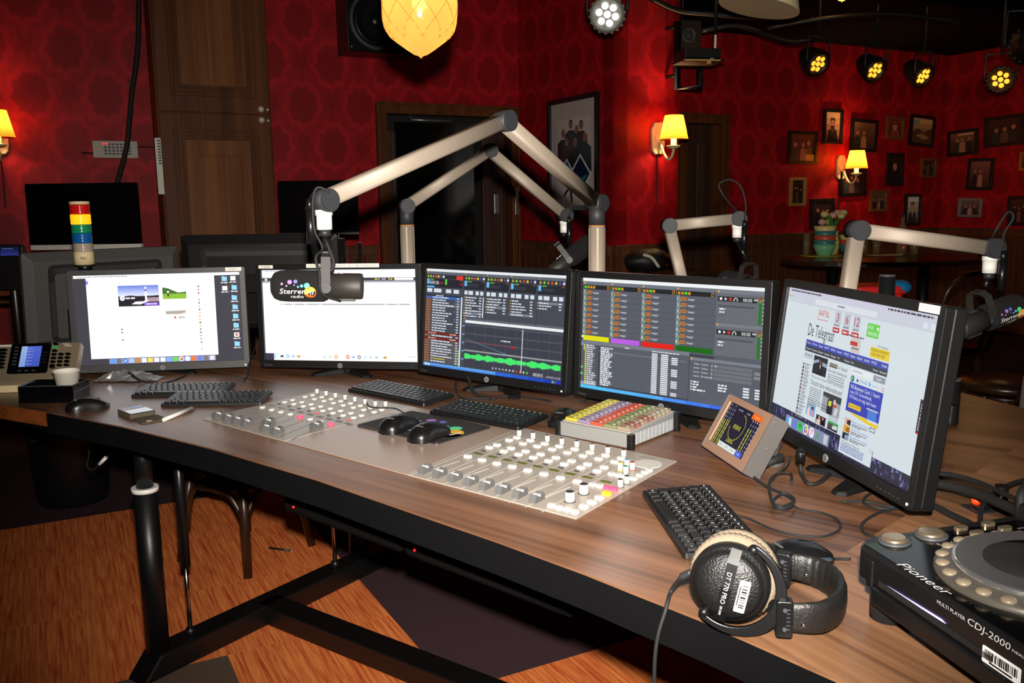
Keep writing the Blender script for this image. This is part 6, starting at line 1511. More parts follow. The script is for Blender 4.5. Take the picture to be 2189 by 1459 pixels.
cable('tangled black power lead coiled behind the clock display', [(1610, 1018, .012), (1640, 1040, .006), (1680, 1058, .006), (1695, 1072, .006), (1670, 1082, .006), (1652, 1072, .008), (1672, 1055, .010), (1697, 1064, .010), (1690, 1082, .010), (1660, 1084, .01), (1648, 1062, .01), (1645, 1030, .01), (1662, 1012, .012), (1690, 1012, .01), (1692, 1030, .006)], .0026)
cable('black monitor plug with striped lead under the newspaper monitor', [(1712, 962, .06), (1711, 985, .035), (1714, 1012, .012), (1728, 1033, .006), (1752, 1030, .006), (1772, 1014, .01)], .004, plug=[(0, 1, .009)])
cable('pale frayed lead rising from the coil behind the clock display', [(1690, 975, .045), (1680, 995, .03), (1662, 1012, .012), (1648, 1030, .006)], .0022)
cable('thin lead looping under the near corner of the newspaper monitor', [(1930, 1085, .004), (1890, 1092, .003), (1860, 1105, .003), (1842, 1122, .003), (1850, 1140, .003), (1876, 1150, .004)], .0023)
cable('thin lead curling behind the foot of the newspaper monitor', [(1800, 1072, .003), (1850, 1072, .003), (1900, 1082, .003), (1930, 1086, .003), (1880, 1086, .003), (1848, 1076, .003), (1850, 1062, .004), (1868, 1050, .006)], .0024)
cable('smooth thick black lead bridging from the newspaper monitor to the disc player', [(1975, 1012, .03), (2030, 1014, .04), (2090, 1030, .045), (2140, 1052, .05), (2175, 1068, .055), (2210, 1085, .06)], .0045)
cable('thick braided black sleeve lying beside the smooth lead by the disc player', [(1975, 1030, .02), (2030, 1038, .03), (2090, 1055, .038), (2140, 1076, .045), (2175, 1092, .05), (2205, 1108, .055)], .0085, mm=mat('braid', (30, 29, 28), .6, bump=1.0, bscale=700) and 'braid')
cable('flat black lead running from the newspaper monitor base to the lever of the player', [(1962, 1066, .006), (1995, 1080, .006), (2030, 1098, .006), (2068, 1116, .01), (2085, 1128, .02)], .006)
cable('dark grey lead arching over the socket plate in the desk', [(2210, 1022, .02), (2170, 1030, .03), (2130, 1050, .03), (2103, 1078, .03), (2096, 1105, .03), (2100, 1120, .03)], .0035)
cable('monitor lead with thick plug under the cart wall monitor', [(1355, 868, .05), (1362, 888, .02), (1380, 893, .014), (1402, 886, .02), (1425, 876, .035)], .0045, plug=[(3, 4, .010)])
cable('thin lead curving round behind the coloured key controller', [(1240, 858, .004), (1265, 856, .003), (1288, 862, .003), (1285, 872, .003), (1250, 876, .003)], .0022)
cable('black lead bundle crossing behind the mouse mat keyboard', [(975, 812, .01), (975, 835, .006), (990, 850, .004), (1040, 851, .003), (1090, 846, .004), (1150, 852, .004), (1180, 858, .004)], .003)
cable('thick black lead dropping behind the waveform monitor logo', [(1000, 800, .05), (1008, 828, .02), (1022, 845, .006), (1060, 852, .004)], .0045)
cable('thin black lead lying over the white knobs of the button console', [(782, 856, .006), (790, 868, .014), (812, 871, .012), (842, 872, .01), (860, 880, .010), (868, 888, .012)], .0016)
cable('sagging black lead below the grey-bezel monitor', [(275, 795, .05), (300, 812, .012), (335, 820, .005), (372, 813, .006), (400, 800, .03)], .003)
cable('thin black lead hanging between the grey and the blank monitor', [(548, 720, .09), (545, 745, .06), (533, 775, .03), (530, 800, .006), (520, 812, .004)], .0025)
# crumpled clear wrapper
wr = atz(275, 812, DESK); wp = thing('plastic_wrapper', 'crumpled clear plastic wrapper under the grey-bezel monitor', 'wrapper', (wr.x, wr.y, DESK))
mat('clear_wrap', (150, 148, 146), .08, spec=1.0, trans=.5)
mb = MB(); r2_ = random.Random(5); vs = []; fs = []; nx_, ny_ = 14, 7
for j in range(ny_+1):
    for i in range(nx_+1): vs.append((-.10+.2*i/nx_+r2_.uniform(-.006, .006), -.035+.07*j/ny_+r2_.uniform(-.005, .005), .004+.028*math.sin(math.pi*i/nx_)*math.sin(math.pi*j/ny_)*r2_.uniform(.4, 1.5)))
for j in range(ny_):
    for i in range(nx_): a = j*(nx_+1)+i; fs += [[a, a+1, a+nx_+2], [a, a+nx_+2, a+nx_+1]]
mb.add(vs, fs); mb.build('wrapper_film', 'clear_wrap', wp)
# socket plate let into the desk
sk = atz(2118, 1086, DESK); sp = thing('desk_socket', 'dark metal socket plate with orange plug set into the desk', 'socket', yawm((sk.x, sk.y, DESK), 8))
mb = MB(); mb.box((0, 0, .001), (.085, .045, .002)); mb.build('socket_plate', 'joint_dark', sp, .0004)
for x in (-.018, .018): mb = MB(); mb.cyl((x, 0, .002), (x, 0, .006), .0125, n=20); mb.build('socket_ring', 'black_satin', sp)
mb = MB(); mb.cyl((-.02, .012, .006), (-.02, .012, .016), .008, n=14); mb.build('orange_plug', mat('orange_plastic', (230, 70, 20), .4) and 'orange_plastic', sp)
mb = MB(); mb.cyl((.018, 0, .006), (.018, 0, .04), .011, n=16); mb.build('black_plug', 'black_satin', sp)
# strut with plug at the picture's edge
cable('black jack plug with ribbed sleeve standing behind the disc player', [(2180, 1108, .045), (2182, 1075, .07), (2186, 1050, .085), (2205, 1030, .09)], .0075)

# tagged lead hanging under the far end of the desk
P = [at(x, y, 2.75) for x, y in ((200, 935), (190, 965), (186, 995), (198, 1003), (222, 985), (242, 962))]; P[0].z = DESK-.058; P[-1].z = min(P[-1].z, DESK-.058)
t_ = thing('tagged_cable', 'thin dark lead with white tag hanging under the desk', 'cable', P[0]); mb = MB(); mb.tube([p-P[0] for p in P], .0025, 6); mb.build('cable_lead', 'rubber', t_)
a, b = at(212, 992, 2.745)-P[0], at(227, 977, 2.745)-P[0]; mb = MB(); mb.cyl(a, b, .006, n=8); mb.build('cable_tag', 'white_plastic', t_)
# ================================================================ things round the room
# ---- tall cabinet on the back wall
OFF = .30
mat('knob_silver', (216, 206, 192), .3, metal=.15)
cl = meet(349, A0+V*OFF, U); crr = meet(590, A0+V*OFF, U); cabW = (crr-cl).length
WK = Wall(cl, crr)
cab = thing('tall_cabinet', 'tall brown wooden cabinet with panelled doors against the red wall', 'cabinet', frame(cl, U))
zs = WK.loc(470, 243)[1]
mb = MB(); mb.box((cabW/2, OFF/2-.01, 1.5), (cabW, OFF-.03, 3.0)); mb.build('cabinet_body', 'brown_wood', cab, .006)
def cab_door(z0, z1, knobz, nm):
    mb = MB(); mb.box((cabW/2, -.010, (z0+z1)/2), (cabW-.02, .022, z1-z0)); d = mb.build('cabinet_door', 'brown_wood', cab, .003)
    x0, x1, a, b = .09, cabW-.085, z0+.10, z1-.10
    for k, (ins, th) in enumerate(((0, .034), (.028, .028), (.05, .032))):
        mb = MB(); M = T3((x0+x1)/2, -.02, (a+b)/2) @ RX(90); mb.ring(x1-x0-2*ins, b-a-2*ins, .002, x1-x0-2*ins-.03, b-a-2*ins-.03, .002, (0, 0), 0, th-.018); mb2 = MB(); mb2.add(mb.v, mb.f, 0, M); mb2.build('moulding', 'brown_wood', d, .002)
    mb = MB(); mb.box(((x0+x1)/2, -.022, (a+b)/2), (x1-x0-.14, .006, b-a-.14)); mb.build('door_panel', 'brown_wood_panel', d)
    if z1 < 2.2:
        mb = MB(); mb.box(((x0+x1)/2, -.027, (a+b)/2-.02), (x1-x0-.26, .008, b-a-.30)); mb.build('raised_field', 'brown_wood_panel', d, .004)
    mb = MB(); mb.sphere((cabW-.075, -.045, knobz), .021, 14, 10); mb.cyl((cabW-.075, -.02, knobz), (cabW-.075, -.04, knobz), .008, n=10); mb.build('door_knob', 'knob_silver', d)
    mb = MB(); mb.sphere((cabW-.028, -.028, knobz), .010, 10, 8); mb.build('lock_stud', 'knob_silver', d)
cab_door(.08, zs-.004, WK.loc(560, 258)[1], 'lower'); cab_door(zs+.004, 2.98, WK.loc(560, 235)[1], 'upper')
# printed paper strip on the cabinet flank
pz0, pz1 = WK.loc(338, 415)[1], WK.loc(334, 295)[1]
ps = thing('paper_strip', 'long pale printed paper strip taped to the cabinet edge', 'paper strip', frame(cl+Vector((0, 0, pz0))-U*.0, U))
mb = MB(); mb.box((-.006, -.018, (pz1-pz0)/2), (.040, .002, pz1-pz0)); mb.build('strip_sheet', 'label_white', ps)
mb = MB()
for k in range(9): mb.box((-.002, -.0195, (pz1-pz0)*(.95-.05*k)), (.018, .0006, .010))
mb.build('strip_print', 'joint_dark', ps)
# ---- little white wall box with key grid
mat('off_white', (196, 190, 178), .6)
w0 = WA.pt(246, 320); wx = thing('wall_keypad', 'small white wall box with a grid of keys and a lead', 'wall box', frame(w0-V*-.0, U))
mb = MB(); mb.box((0, -.02, 0), (.27, .04, .11)); mb.build('box_case', 'off_white', wx, .004)
for i in range(7):
    for j in range(4): mb = MB(); mb.box((-.06+.024*i, -.0415, .032-.02*j), (.017, .004, .012)); mb.build('grid_key', 'joint_grey', wx)
mb = MB(); mb.tube([(-.135, -.02, -.025), (-.16, -.02, -.025), (-.20, -.015, -.022)], .006, 8); mb.tube([(.135, -.02, .02), (.2, -.012, .022), (.29, -.010, .022)], .004, 8); mb.build('box_lead', 'rubber', wx)
mb = MB(); mb.box((-.058, -.0435, .034), (.03, .002, .006)); mb.build('box_lamp', 'led_red', wx)
wc = [(295, -25), (294, 80), (288, 150), (280, 200), (275, 260), (268, 320), (248, 395), (225, 470)]
P0 = WA.pt(295, 0); t_ = thing('wall_cable', 'thick black cable hanging down the wall beside the cabinet', 'cable', frame(flat(P0), U))
mb = MB(); mb.tube([t_.matrix_world.inverted() @ (WA.pt(x, y)+V*.06) for x, y in wc], .017, 10); mb.build('cable_lead', 'rubber', t_)
mb = MB(); q = t_.matrix_world.inverted() @ (WA.pt(283, 185)+V*.05); mb.cyl(q+Vector((-.012, 0, -.04)), q+Vector((-.012, 0, .04)), .016, n=10); mb.build('cable_tie', 'silver', t_)
# ---- big wall loudspeaker
WSP = Wall(AL+V*.27, AB+V*.27); l0 = WSP.loc(742, 60); b0_ = WSP.loc(742, 108)[1]; c0_ = WSP.loc(806, 44)
spk = thing('wall_loudspeaker', 'large black loudspeaker on the wall behind the hanging lamp', 'loudspeaker', WSP.M @ T3(l0[0], 0, b0_))
sw_ = .50; cx_, cz_ = c0_[0]-l0[0], c0_[1]-b0_
mb = MB(); mb.box((sw_/2, .125, .36), (sw_, .25, .72)); mb.build('speaker_box', 'black_satin', spk, .008)
WMx = T3(cx_, -.001, cz_) @ RX(90)
mb = MB(); mb.lathe([(.205, -.004), (.205, .012), (.185, .016), (.175, .006), (.172, .0)], 40, 0, WMx); mb.build('woofer_ring', 'joint_grey', spk)
mb = MB(); mb.lathe([(.175, .006), (.16, .012), (.145, .008), (.06, .002), (.05, .002)], 40, 0, WMx); mb.lathe([(.055, .002), (.045, .016), (.02, .024), (0, .026)], 24, 0, WMx); mb.build('woofer_cone', 'black_satin', spk)
mb = MB(); mb.box((sw_/2, .258, .36), (.12, .02, .2)); mb.build('wall_bracket', 'black_metal', spk)
sl_ = -.05; zb_ = .02
for (x, z) in ((-.24, -.23), (.24, -.23)): mb = MB(); mb.sphere((sw_/2+x*.93, -.002, .03), .008, 8, 6); mb.build('screw', 'silver', spk)
# ---- hanging amber glass lamps
def translucent(name, col, tr, amt=.75):
    m, nt, b = newmat(name); nt.nodes.remove(b); out = nt.nodes['Material Output']
    t = nt.nodes.new('ShaderNodeBsdfTranslucent'); t.inputs[0].default_value = srgb(*col)
    tp = nt.nodes.new('ShaderNodeBsdfTransparent'); tp.inputs[0].default_value = srgb(*tr)
    g = nt.nodes.new('ShaderNodeBsdfGlossy'); g.inputs['Roughness'].default_value = .15
    m1 = nt.nodes.new('ShaderNodeMixShader'); m1.inputs[0].default_value = 1-amt; nt.links.new(t.outputs[0], m1.inputs[1]); nt.links.new(tp.outputs[0], m1.inputs[2])
    m2 = nt.nodes.new('ShaderNodeMixShader'); m2.inputs[0].default_value = .04; nt.links.new(m1.outputs[0], m2.inputs[1]); nt.links.new(g.outputs[0], m2.inputs[2])
    nt.links.new(m2.outputs[0], out.inputs[0]); return m
translucent('amber_glass', (240, 190, 110), (255, 210, 140), .8)
translucent('shade_fabric', (190, 104, 34), (255, 190, 90), .995)
mat('etch_line', (206, 130, 50), .5); mat('bulb', (255, 240, 200), .4, emit=(255, 226, 170), estr=6)
def acorn(px, pytip, Y, R0, label, energy):
    tip = at(px, pytip, Y); root = thing('pendant_lamp', label, 'lamp', (tip.x, tip.y, tip.z)); k = R0/.0965
    prof = [(0, 0), (.003, .004), (.008, .008), (.018, .011), (.036, .023), (.060, .040), (.078, .054), (.089, .070), (.0945, .090), (.0965, .13), (.0965, .26), (.088, .30), (.06, .33), (.03, .345)]
    prof = [(r_*k, z_*k) for r_, z_ in prof]
    mb = MB(); mb.lathe([(1e-7, prof[0][1])]+prof[1:-1]+[prof[-1]], 48); me_ = mb; o = MB(); o.v, o.f, o.m, o.sm = mb.v, [f for f in mb.f if len(f) == 4], [0]*len([f for f in mb.f if len(f) == 4]), [True]*len([f for f in mb.f if len(f) == 4])
    sh = o.build('glass_shade', 'amber_glass', root)
    def rad(z):
        for (ra, za), (rb, zb2) in zip(prof[:-1], prof[1:]):
            if za <= z <= zb2: return ra+(rb-ra)*(z-za)/max(zb2-za, 1e-6)
        return prof[-2][0]
    mb = MB()
    for d in (-1, 1):
        for i in range(9):
            pts = []
            for j in range(15):
                z = (.045+.235*j/14)*k; a = 2*math.pi*i/9+d*j*.14; r_ = rad(z)+.0006; pts.append((r_*math.cos(a), r_*math.sin(a), z))
            mb.tube(pts, .0011*k, 4, k=1, smooth_path=False)
    e_ = mb.build('etched_lattice', 'etch_line', sh)
    mb = MB(); mb.cyl((0, 0, .34*k), (0, 0, .40*k), .035*k, n=20); mb.build('lamp_cap', 'brass', root)
    mb = MB(); mb.cyl((0, 0, .40*k), (0, 0, ZC-tip.z-.01), .004, n=8); mb.build('hanging_cord', 'rubber', root)
    mb = MB(); mb.sphere((0, 0, .135*k), .018*k, 14, 10); mb.build('bulb', 'bulb', root)
    lamp('pendant_light', 'POINT', (tip.x, tip.y-.0, tip.z+.135*k), energy, (1, .80, .48), .02*k)
    return root
acorn(900, 126, 2.35, .0965, 'amber etched glass pendant lamp hanging in front of the loudspeaker', 4.2)
acorn(1800, 5, 5.9, .0965, 'amber glass pendant lamp whose tip shows under the dark ceiling', 16)
# cream shade hanging at the ceiling
cs = at(1600, 17, 4.6); sh_ = thing('cream_shade_lamp', 'cream conical lampshade hanging from the dark ceiling', 'lamp', (cs.x+.05, cs.y, cs.z))
mb = MB(); mb.lathe([(.20, 0), (.202, .004), (.12, .24), (.118, .24), (.198, .006)], 40, 0, RY(12)); mb.build('lamp_shade', 'cream', sh_)
mb = MB(); mb.cyl((.045, 0, .2), (.05, 0, ZC-cs.z-.01), .006, n=8); mb.build('hanging_cord', 'rubber', sh_)
# ---- wall sconces
mat('sconce_cream', (222, 200, 150), .5)
def sconce(W, px, py, label, energy, hgt=.20, side=1):
    """px,py = centre of the shade"""
    p = W.pt(px, py); root = thing('wall_sconce', label, 'wall lamp', frame(p, W.d), 'cream wall lamps with small shades'); r0, r1 = .063, .098
    st_ = .19; hz = hgt/2; ox = 0
    mb = MB()
    for j in range(1):
        n = 36; vs = [(ox+r*math.cos(2*math.pi*i/n), -st_+r*math.sin(2*math.pi*i/n), z) for r, z in ((r1, -hz*.8), (r0, hz*.8)) for i in range(n)]
        mb.add(vs, [[i, (i+1) % n, n+(i+1) % n, n+i] for i in range(n)], 0, None, True)
    mb.build('lamp_shade', 'shade_fabric', root)
    mb = MB(); M = T3(0, -.012, -.06) @ RX(90); P = rrect(.11, .22, .05, 5); mb.prism([(x*(1+.08*math.sin(i*1.9)), y*(1+.05*math.cos(i*1.6))) for i, (x, y) in enumerate(P)], -.012, .012, 0, M); mb.lathe([(.04, .012), (.03, .02), (0, .024)], 18, 0, M); mb.build('wall_plate', 'sconce_cream', root, .004)
    mb = MB(); mb.tube([(0, -.02, -.09), (0, -.05, -.11), (0, -.085, -.17), (0, -.13, -.21), (0, -.17, -.195), (0, -st_, -.15), (0, -st_, -.11)], .0095, 10); mb.build('curved_arm', 'sconce_cream', root)
    mb = MB(); mb.lathe([(0, -.145), (.03, -.14), (.048, -.125), (.045, -.12), (.02, -.118), (.02, -.07), (0, -.07)], 24, 0, T3(0, -st_, 0)); mb.build('candle_cup', 'sconce_cream', root)
    mb = MB(); mb.sphere((0, -st_, -.025), .02, 12, 8); mb.build('bulb', 'bulb', root)
    mb = MB(); mb.tube([(0, -.006, -.17), (.004, -.006, -.3), (0, -.006, -.5)], .004, 6); mb.build('lamp_lead', 'rubber', root)
    q = root.matrix_world @ Vector((0, -st_, 0.0)); lamp('sconce_light', 'POINT', q, energy, (1, .62, .28), .03)
    return root
sconce(WP, 1404, 277, 'small lit wall lamp with amber shade on the red pillar', 13)
sconce(WC, 1796, 343, 'small lit wall lamp with amber shade among the framed pictures', 11)
sconce(WA, -6, 270, 'small lit wall lamp at the far end beside the white wall box', 7)
# ---- framed poster
pa, pb2 = WB.loc(1177, 330), WB.loc(1284, 325); zt = WB.loc(1230, 206)[1]; zb3 = WB.loc(1230, 449)[1]
pw, phh = pb2[0]-pa[0], zt-zb3
po = thing('framed_poster', 'large black-framed white poster of a group in dark clothes', 'poster', WB.M @ T3((pa[0]+pb2[0])/2, 0, (zt+zb3)/2))
FPp = RX(90)
mb = MB(); mb.ring(pw, phh, .002, pw-.07, phh-.07, .001, (0, 0), .004, .032, 0, FPp); mb.build('picture_frame', 'black_satin', po)
cv = Canvas(pw-.068, phh-.068, 2e-4); cv.rect(0, 0, 1, 1, (186, 170, 164), 0); cv.rect(.12, .16, .88, .9, (198, 184, 178), 1)
for k, (x, y, hh) in enumerate(((.28, .30, .09), (.45, .22, .09), (.58, .28, .08), (.68, .24, .085), (.76, .36, .09), (.36, .38, .09), (.55, .40, .09))):
    cv.poly([(x-.13, y+.09), (x-.05, y+.05), (x+.05, y+.05), (x+.13, y+.09), (x+.14, .68), (x-.14, .68)], ((46, 34, 34), (40, 42, 50), (60, 36, 34), (34, 34, 40), (30, 44, 46), (66, 44, 42), (36, 32, 36))[k], 2+k)
    cv.disc(x, y, .045, (128+10*(k % 3), 92, 78), 3+k, 14); cv.disc(x, y-.018, .043, (60, 42, 34) if k % 2 else (150, 120, 80), 2+k, 12)
def dia(cx, cy, s, col, lay): k_ = cv.w/cv.h; cv.poly([(cx, cy-s*k_), (cx+s, cy), (cx, cy+s*k_), (cx-s, cy)], col, lay)
dia(.36, .66, .15, (206, 202, 206), 10); dia(.36, .66, .12, (60, 86, 110), 11); dia(.66, .70, .24, (216, 214, 218), 11); dia(.66, .70, .205, (14, 26, 62), 12)
cv.poly([(.62, .75), (.82, .70), (.72, .80)], (40, 110, 130), 13); cv.text('100% NL', .58, .775, .018, (226, 220, 200), 13, width=.16)
cv.build('poster_print', printmat('poster_print', .35), po, FPp @ T3(0, 0, .012)); mb = MB(); mb.box((0, 0, .006), (pw-.06, phh-.06, .008), 0, FPp); mb.build('poster_board', 'label_white', po)
# ---- the wall of framed pictures
PICS = [  # outer corners, frame, picture base, tilt, label
 (1682, 280, 1744, 351, 'k', (92, 44, 28), 0, 'black-framed reddish photo of seated people left of the small lamp'),
 (1757, 233, 1798, 308, 'k', (196, 92, 60), 0, 'upright black-framed orange portrait of a bearded man, above the wall lamp'),
 (1816, 255, 1872, 324, 'k', (96, 70, 50), 2, 'black-framed brown photo of two standing figures'),
 (1892, 250, 1930, 298, 'g', (120, 40, 34), 0, 'small gold-framed reddish portrait in the top row'),
 (1942, 247, 1994, 313, 'k', (128, 92, 56), 3, 'tilted dark frame with a golden landscape picture'),
 (2028, 277, 2092, 332, 'k', (110, 70, 56), -3, 'black-framed photo of people under a pale ceiling'),
 (2107, 247, 2189, 312, 'k', (54, 30, 18), -2, 'widest black-framed picture, very dark with amber spots'),
 (1893, 327, 1928, 397, 'k', (34, 22, 18), 0, 'narrow upright black frame with a standing figure in pale clothes'),
 (1966, 338, 1999, 380, 'g', (60, 36, 24), 0, 'smallest gold-framed picture below the landscape'),
 (2070, 338, 2125, 406, 'k', (112, 72, 62), 2, 'black-framed brownish photo of two people'),
 (2181, 324, 2214, 364, 'g', (96, 60, 30), 0, 'small gold frame just below the widest dark picture'),
 (1686, 379, 1720, 440, 'b', (40, 26, 20), 0, 'upright bright gold frame with a dark picture, lit by the lamp'),
 (1792, 356, 1848, 419, 'k', (48, 28, 26), -2, 'black-framed dark photo half hidden by the lit wall lamp'),
 (1857, 406, 1894, 452, 'g', (90, 66, 54), 0, 'small gold-framed greyish picture over the table'),
 (1931, 414, 1965, 482, 'k', (190, 166, 130), 0, 'narrow black frame with a pale portrait of a man in a suit'),
 (1729, 424, 1780, 490, 'k', (50, 36, 34), -1, 'black-framed dark grey picture behind the stacked bowls'),
 (2050, 423, 2101, 464, 's', (104, 84, 78), 1, 'silver-framed grey group photo on the right wall'),
 (2156, 418, 2204, 482, 'k', (70, 34, 28), -2, 'black-framed dark red picture beside the silver-framed group photo')]
mat('gold_frame', (150, 106, 50), .35, metal=.6); mat('gold_bright', (206, 168, 96), .35, metal=.5); mat('frame_black', (22, 15, 13), .45)
pm = printmat('picture_print', .4)
for k, (x0, y0, x1, y1, fk, col, tl, lab) in enumerate(PICS):
    W = WC if (x0+x1)/2 < 2008 else WD
    a, b = W.loc(x0, (y0+y1)/2), W.loc(x1, (y0+y1)/2); zt_, zb_2 = W.loc((x0+x1)/2, y0)[1], W.loc((x0+x1)/2, y1)[1]
    fw_, fh_ = b[0]-a[0], zt_-zb_2
    r = thing('framed_picture', lab, 'picture', W.M @ T3((a[0]+b[0])/2, 0, (zt_+zb_2)/2) @ RY(tl), 'framed pictures on the red wall')
    bw = .030 if fk == 'k' else .026
    mb = MB(); mb.ring(fw_, fh_, .003, fw_-2*bw, fh_-2*bw, .001, (0, 0), .002, .026, 0, RX(90)); mb.build('picture_frame', {'k': 'frame_black', 'g': 'gold_frame', 'b': 'gold_bright', 's': 'silver'}[fk], r, .002)
    mb = MB(); mb.box((0, 0, .006), (fw_-.02, fh_-.02, .008), 0, RX(90)); mb.build('backing_board', 'frame_black', r)
    r3 = random.Random(100+k); pwid, phei = fw_-2*bw+.002, fh_-2*bw+.002; cv = Canvas(pwid, phei, 3e-4)
    col = [min(255, c_*1.25) for c_ in col]; dk = [c_*.45 for c_ in col]; lt = [min(255, c_*1.5+20) for c_ in col]
    cv.grad(0, 0, 1, 1, lt if k in (1, 4, 14) else col, dk, 5, 0)
    if k in (1, 3, 7, 14):      # single portrait
        cv.poly([(.15, 1), (.22, .66), (.4, .56), (.6, .56), (.8, .66), (.88, 1)], (30, 26, 28) if k != 3 else (150, 60, 50), 1); cv.disc(.5, .40, .17, (196, 130, 96) if k != 14 else (206, 160, 124), 2, 18, 1.25); cv.poly([(.33, .34), (.36, .2), (.64, .2), (.67, .34), (.5, .26)], (70, 46, 34), 3)
        if k == 1: cv.poly([(.36, .46), (.64, .46), (.62, .66), (.5, .74), (.38, .66)], (66, 46, 38), 3); cv.rect(.36, .36, .46, .39, (40, 26, 22), 3); cv.rect(.54, .36, .64, .39, (40, 26, 22), 3)
        if k == 14: cv.poly([(.44, .56), (.56, .56), (.5, .8)], (230, 220, 206), 3)
    elif k == 4:
        cv.poly([(0, .6), (.3, .4), (.6, .55), (1, .35), (1, 1), (0, 1)], (92, 60, 36), 1); cv.poly([(.2, .7), (.5, .58), (.9, .75), (.6, .85)], (170, 130, 80), 2); cv.poly([(0, .1), (.4, .05), (.3, .3), (0, .35)], (150, 150, 140), 1)
    else:
        for q in range(3 if k not in (2, 9) else 2):
            x = .25+.25*q+r3.uniform(-.05, .05); y = r3.uniform(.3, .45); cv.poly([(x-.13, 1), (x-.11, y+.2), (x, y+.12), (x+.11, y+.2), (x+.13, 1)], [r3.uniform(18, 60) for _ in range(3)] if q % 2 == 0 else [min(255, c_*1.1+30) for c_ in col], 1+q); cv.disc(x, y+.02, .07, (176+r3.uniform(-30, 20), 112, 88), 2+q, 12)
        if k == 0: cv.rect(.62, .76, 1, 1, (226, 150, 50), 5)
        if k == 5: cv.rect(.3, .04, 1, .14, (206, 170, 130), 3)
    cv.build('picture_print', pm, r, RX(90) @ T3(0, 0, .0115))
# ---- LED par cans
mat('par_grey', (96, 92, 84), .5, metal=.2); mat('par_black', (16, 14, 13), .5)
mat('led_cool', (255, 255, 255), .4, emit=(255, 255, 250), estr=5); mat('led_warm', (255, 200, 90), .4, emit=(255, 160, 44), estr=1.9)
def par(px, py, Y, rad, face, label, cool=False, grey=False, clampz=None, energy=0):
    p = at(px, py, Y); root = thing('led_par_light', label, 'spotlight', (p.x, p.y, p.z), 'LED spotlights under the ceiling'); f = Vector(face).normalized(); M = frame((0, 0, 0), f.orthogonal(), f)
    mb = MB(); mb.lathe([(0, -.16), (rad*.55, -.16), (rad*.8, -.12), (rad*.95, -.06), (rad, -.01), (rad, .012), (rad*.86, .012), (rad*.84, -.004), (0, -.004)], 32, 0, M); can = mb.build('par_can', 'par_grey' if grey else 'par_black', root)
    mb = MB()
    for i in range(18): a = 2*math.pi*i/18; mb.box((rad*1.0*math.cos(a), rad*1.0*math.sin(a), -.02), (.012, .012, .05), 0, M)
    tag(mb.build('cooling_fins', 'par_grey' if grey else 'par_black', can), kind='stuff')
    for i in range(7):
        a = 2*math.pi*i/6; c_ = (0, 0) if i == 6 else (rad*.48*math.cos(a), rad*.48*math.sin(a)); mb = MB(); mb.lathe([(rad*.19, -.006), (rad*.19, .001), (rad*.12, .006), (0, .008)], 16, 0, M @ T3(c_[0], c_[1], 0)); mb.build('led_lens', 'led_cool' if cool else 'led_warm', root)
    mb = MB(); sd = Vector((f.y, -f.x, 0)).normalized() if abs(f.z) < .95 else Vector((1, 0, 0)); top_ = Vector((0, 0, rad+.09))
    mb.tube([sd*(rad+.01), sd*(rad+.015)+Vector((0, 0, .04)), sd*(rad+.01)+top_, -sd*(rad+.01)+top_, -sd*(rad+.015)+Vector((0, 0, .04)), -sd*(rad+.01)], .008, 6, smooth_path=False); mb.cyl(top_, Vector((0, 0, ZC-p.z-.005)), .012, n=8); mb.build('hanging_yoke', 'par_black', root)
    if energy: lamp('par_beam', 'SPOT', p+f*.03, energy, (1, .96, .9) if cool else (1, .55, .22), .06, aim=p+f*2, spot=48, blend=.8)
    return root
par(1298, 31, 4.7, .090, (-.28, -.93, -.22), 'grey LED spotlight with seven white lamps beside the pillar', True, True, energy=16)
for k, (x, y, Y, fc) in enumerate(((1749, 137, 6.3, (.36, -.74, -.56)), (1871, 151, 6.6, (.34, -.74, -.57)), (1974, 163, 6.7, (.40, -.70, -.58)), (2139, 170, 6.4, (-.42, -.84, -.3)), (2196, 100, 4.6, (WC.pt(1965, 330)-at(2196, 100, 4.6))))):
    par(x, y, Y, .088, fc, ('LED spotlight with amber lamps nearest the pillar', 'LED spotlight with amber lamps above the wall lamp', 'LED spotlight with amber lamps above the gold frames', 'amber LED spotlight facing the desk squarely', 'LED spotlight turned away toward the corner of the picture wall')[k], energy=(5, 5, 5, 2, 60)[k])
# wash on the picture wall from a spotlight hung in front of it
# ---- small loudspeaker, pipe bracket and projector shelf on the pillar
q = at(1473, 75, 6.55); sm = thing('corner_loudspeaker', 'small black loudspeaker with round tweeter beside the pillar', 'loudspeaker', yawm((q.x, q.y, q.z), 12))
mb = MB(); mb.box((.01, .1, -.005), (.17, .2, .22)); mb.build('speaker_box', 'par_black', sm, .006)
mb = MB(); mb.lathe([(.052, 0), (.052, .006), (.042, .008), (.038, .002)], 28, 0, RX(90)); mb.lathe([(.038, .002), (.02, -.006), (.008, .004), (0, .006)], 24, 0, RX(90)); mb.build('tweeter', 'joint_grey', sm)
mb = MB(); mb.cyl((0, .12, .13), (0, .12, ZC-q.z), .012, n=8); mb.build('speaker_stem', 'par_black', sm)
B_ = [WP.pt(x, y)+V*.10 for x, y in ((1428, 52), (1428, 192), (1476, 192), (1476, 140))]
pbk = thing('pipe_bracket', 'black bent pipe bracket on the red pillar carrying a shelf', 'bracket', B_[1])
mb = MB(); mb.tube([b-B_[1] for b in B_], .026, 12, smooth_path=False); mb.build('bent_pipe', 'black_metal', pbk)
for yy in (62, 165): c_ = WP.pt(1422, yy)+V*.01-B_[1]; mb = MB(); mb.cyl(c_, WP.pt(1428, yy)+V*.10-B_[1], .014, n=8); mb.build('wall_stud', 'black_metal', pbk)
pj0 = at(1492, 133, 5.85); pj = thing('projector_shelf', 'dark ceiling shelf with an edge coloured as if lit and white bent rod', 'shelf', yawm((pj0.x, pj0.y, pj0.z), 10))
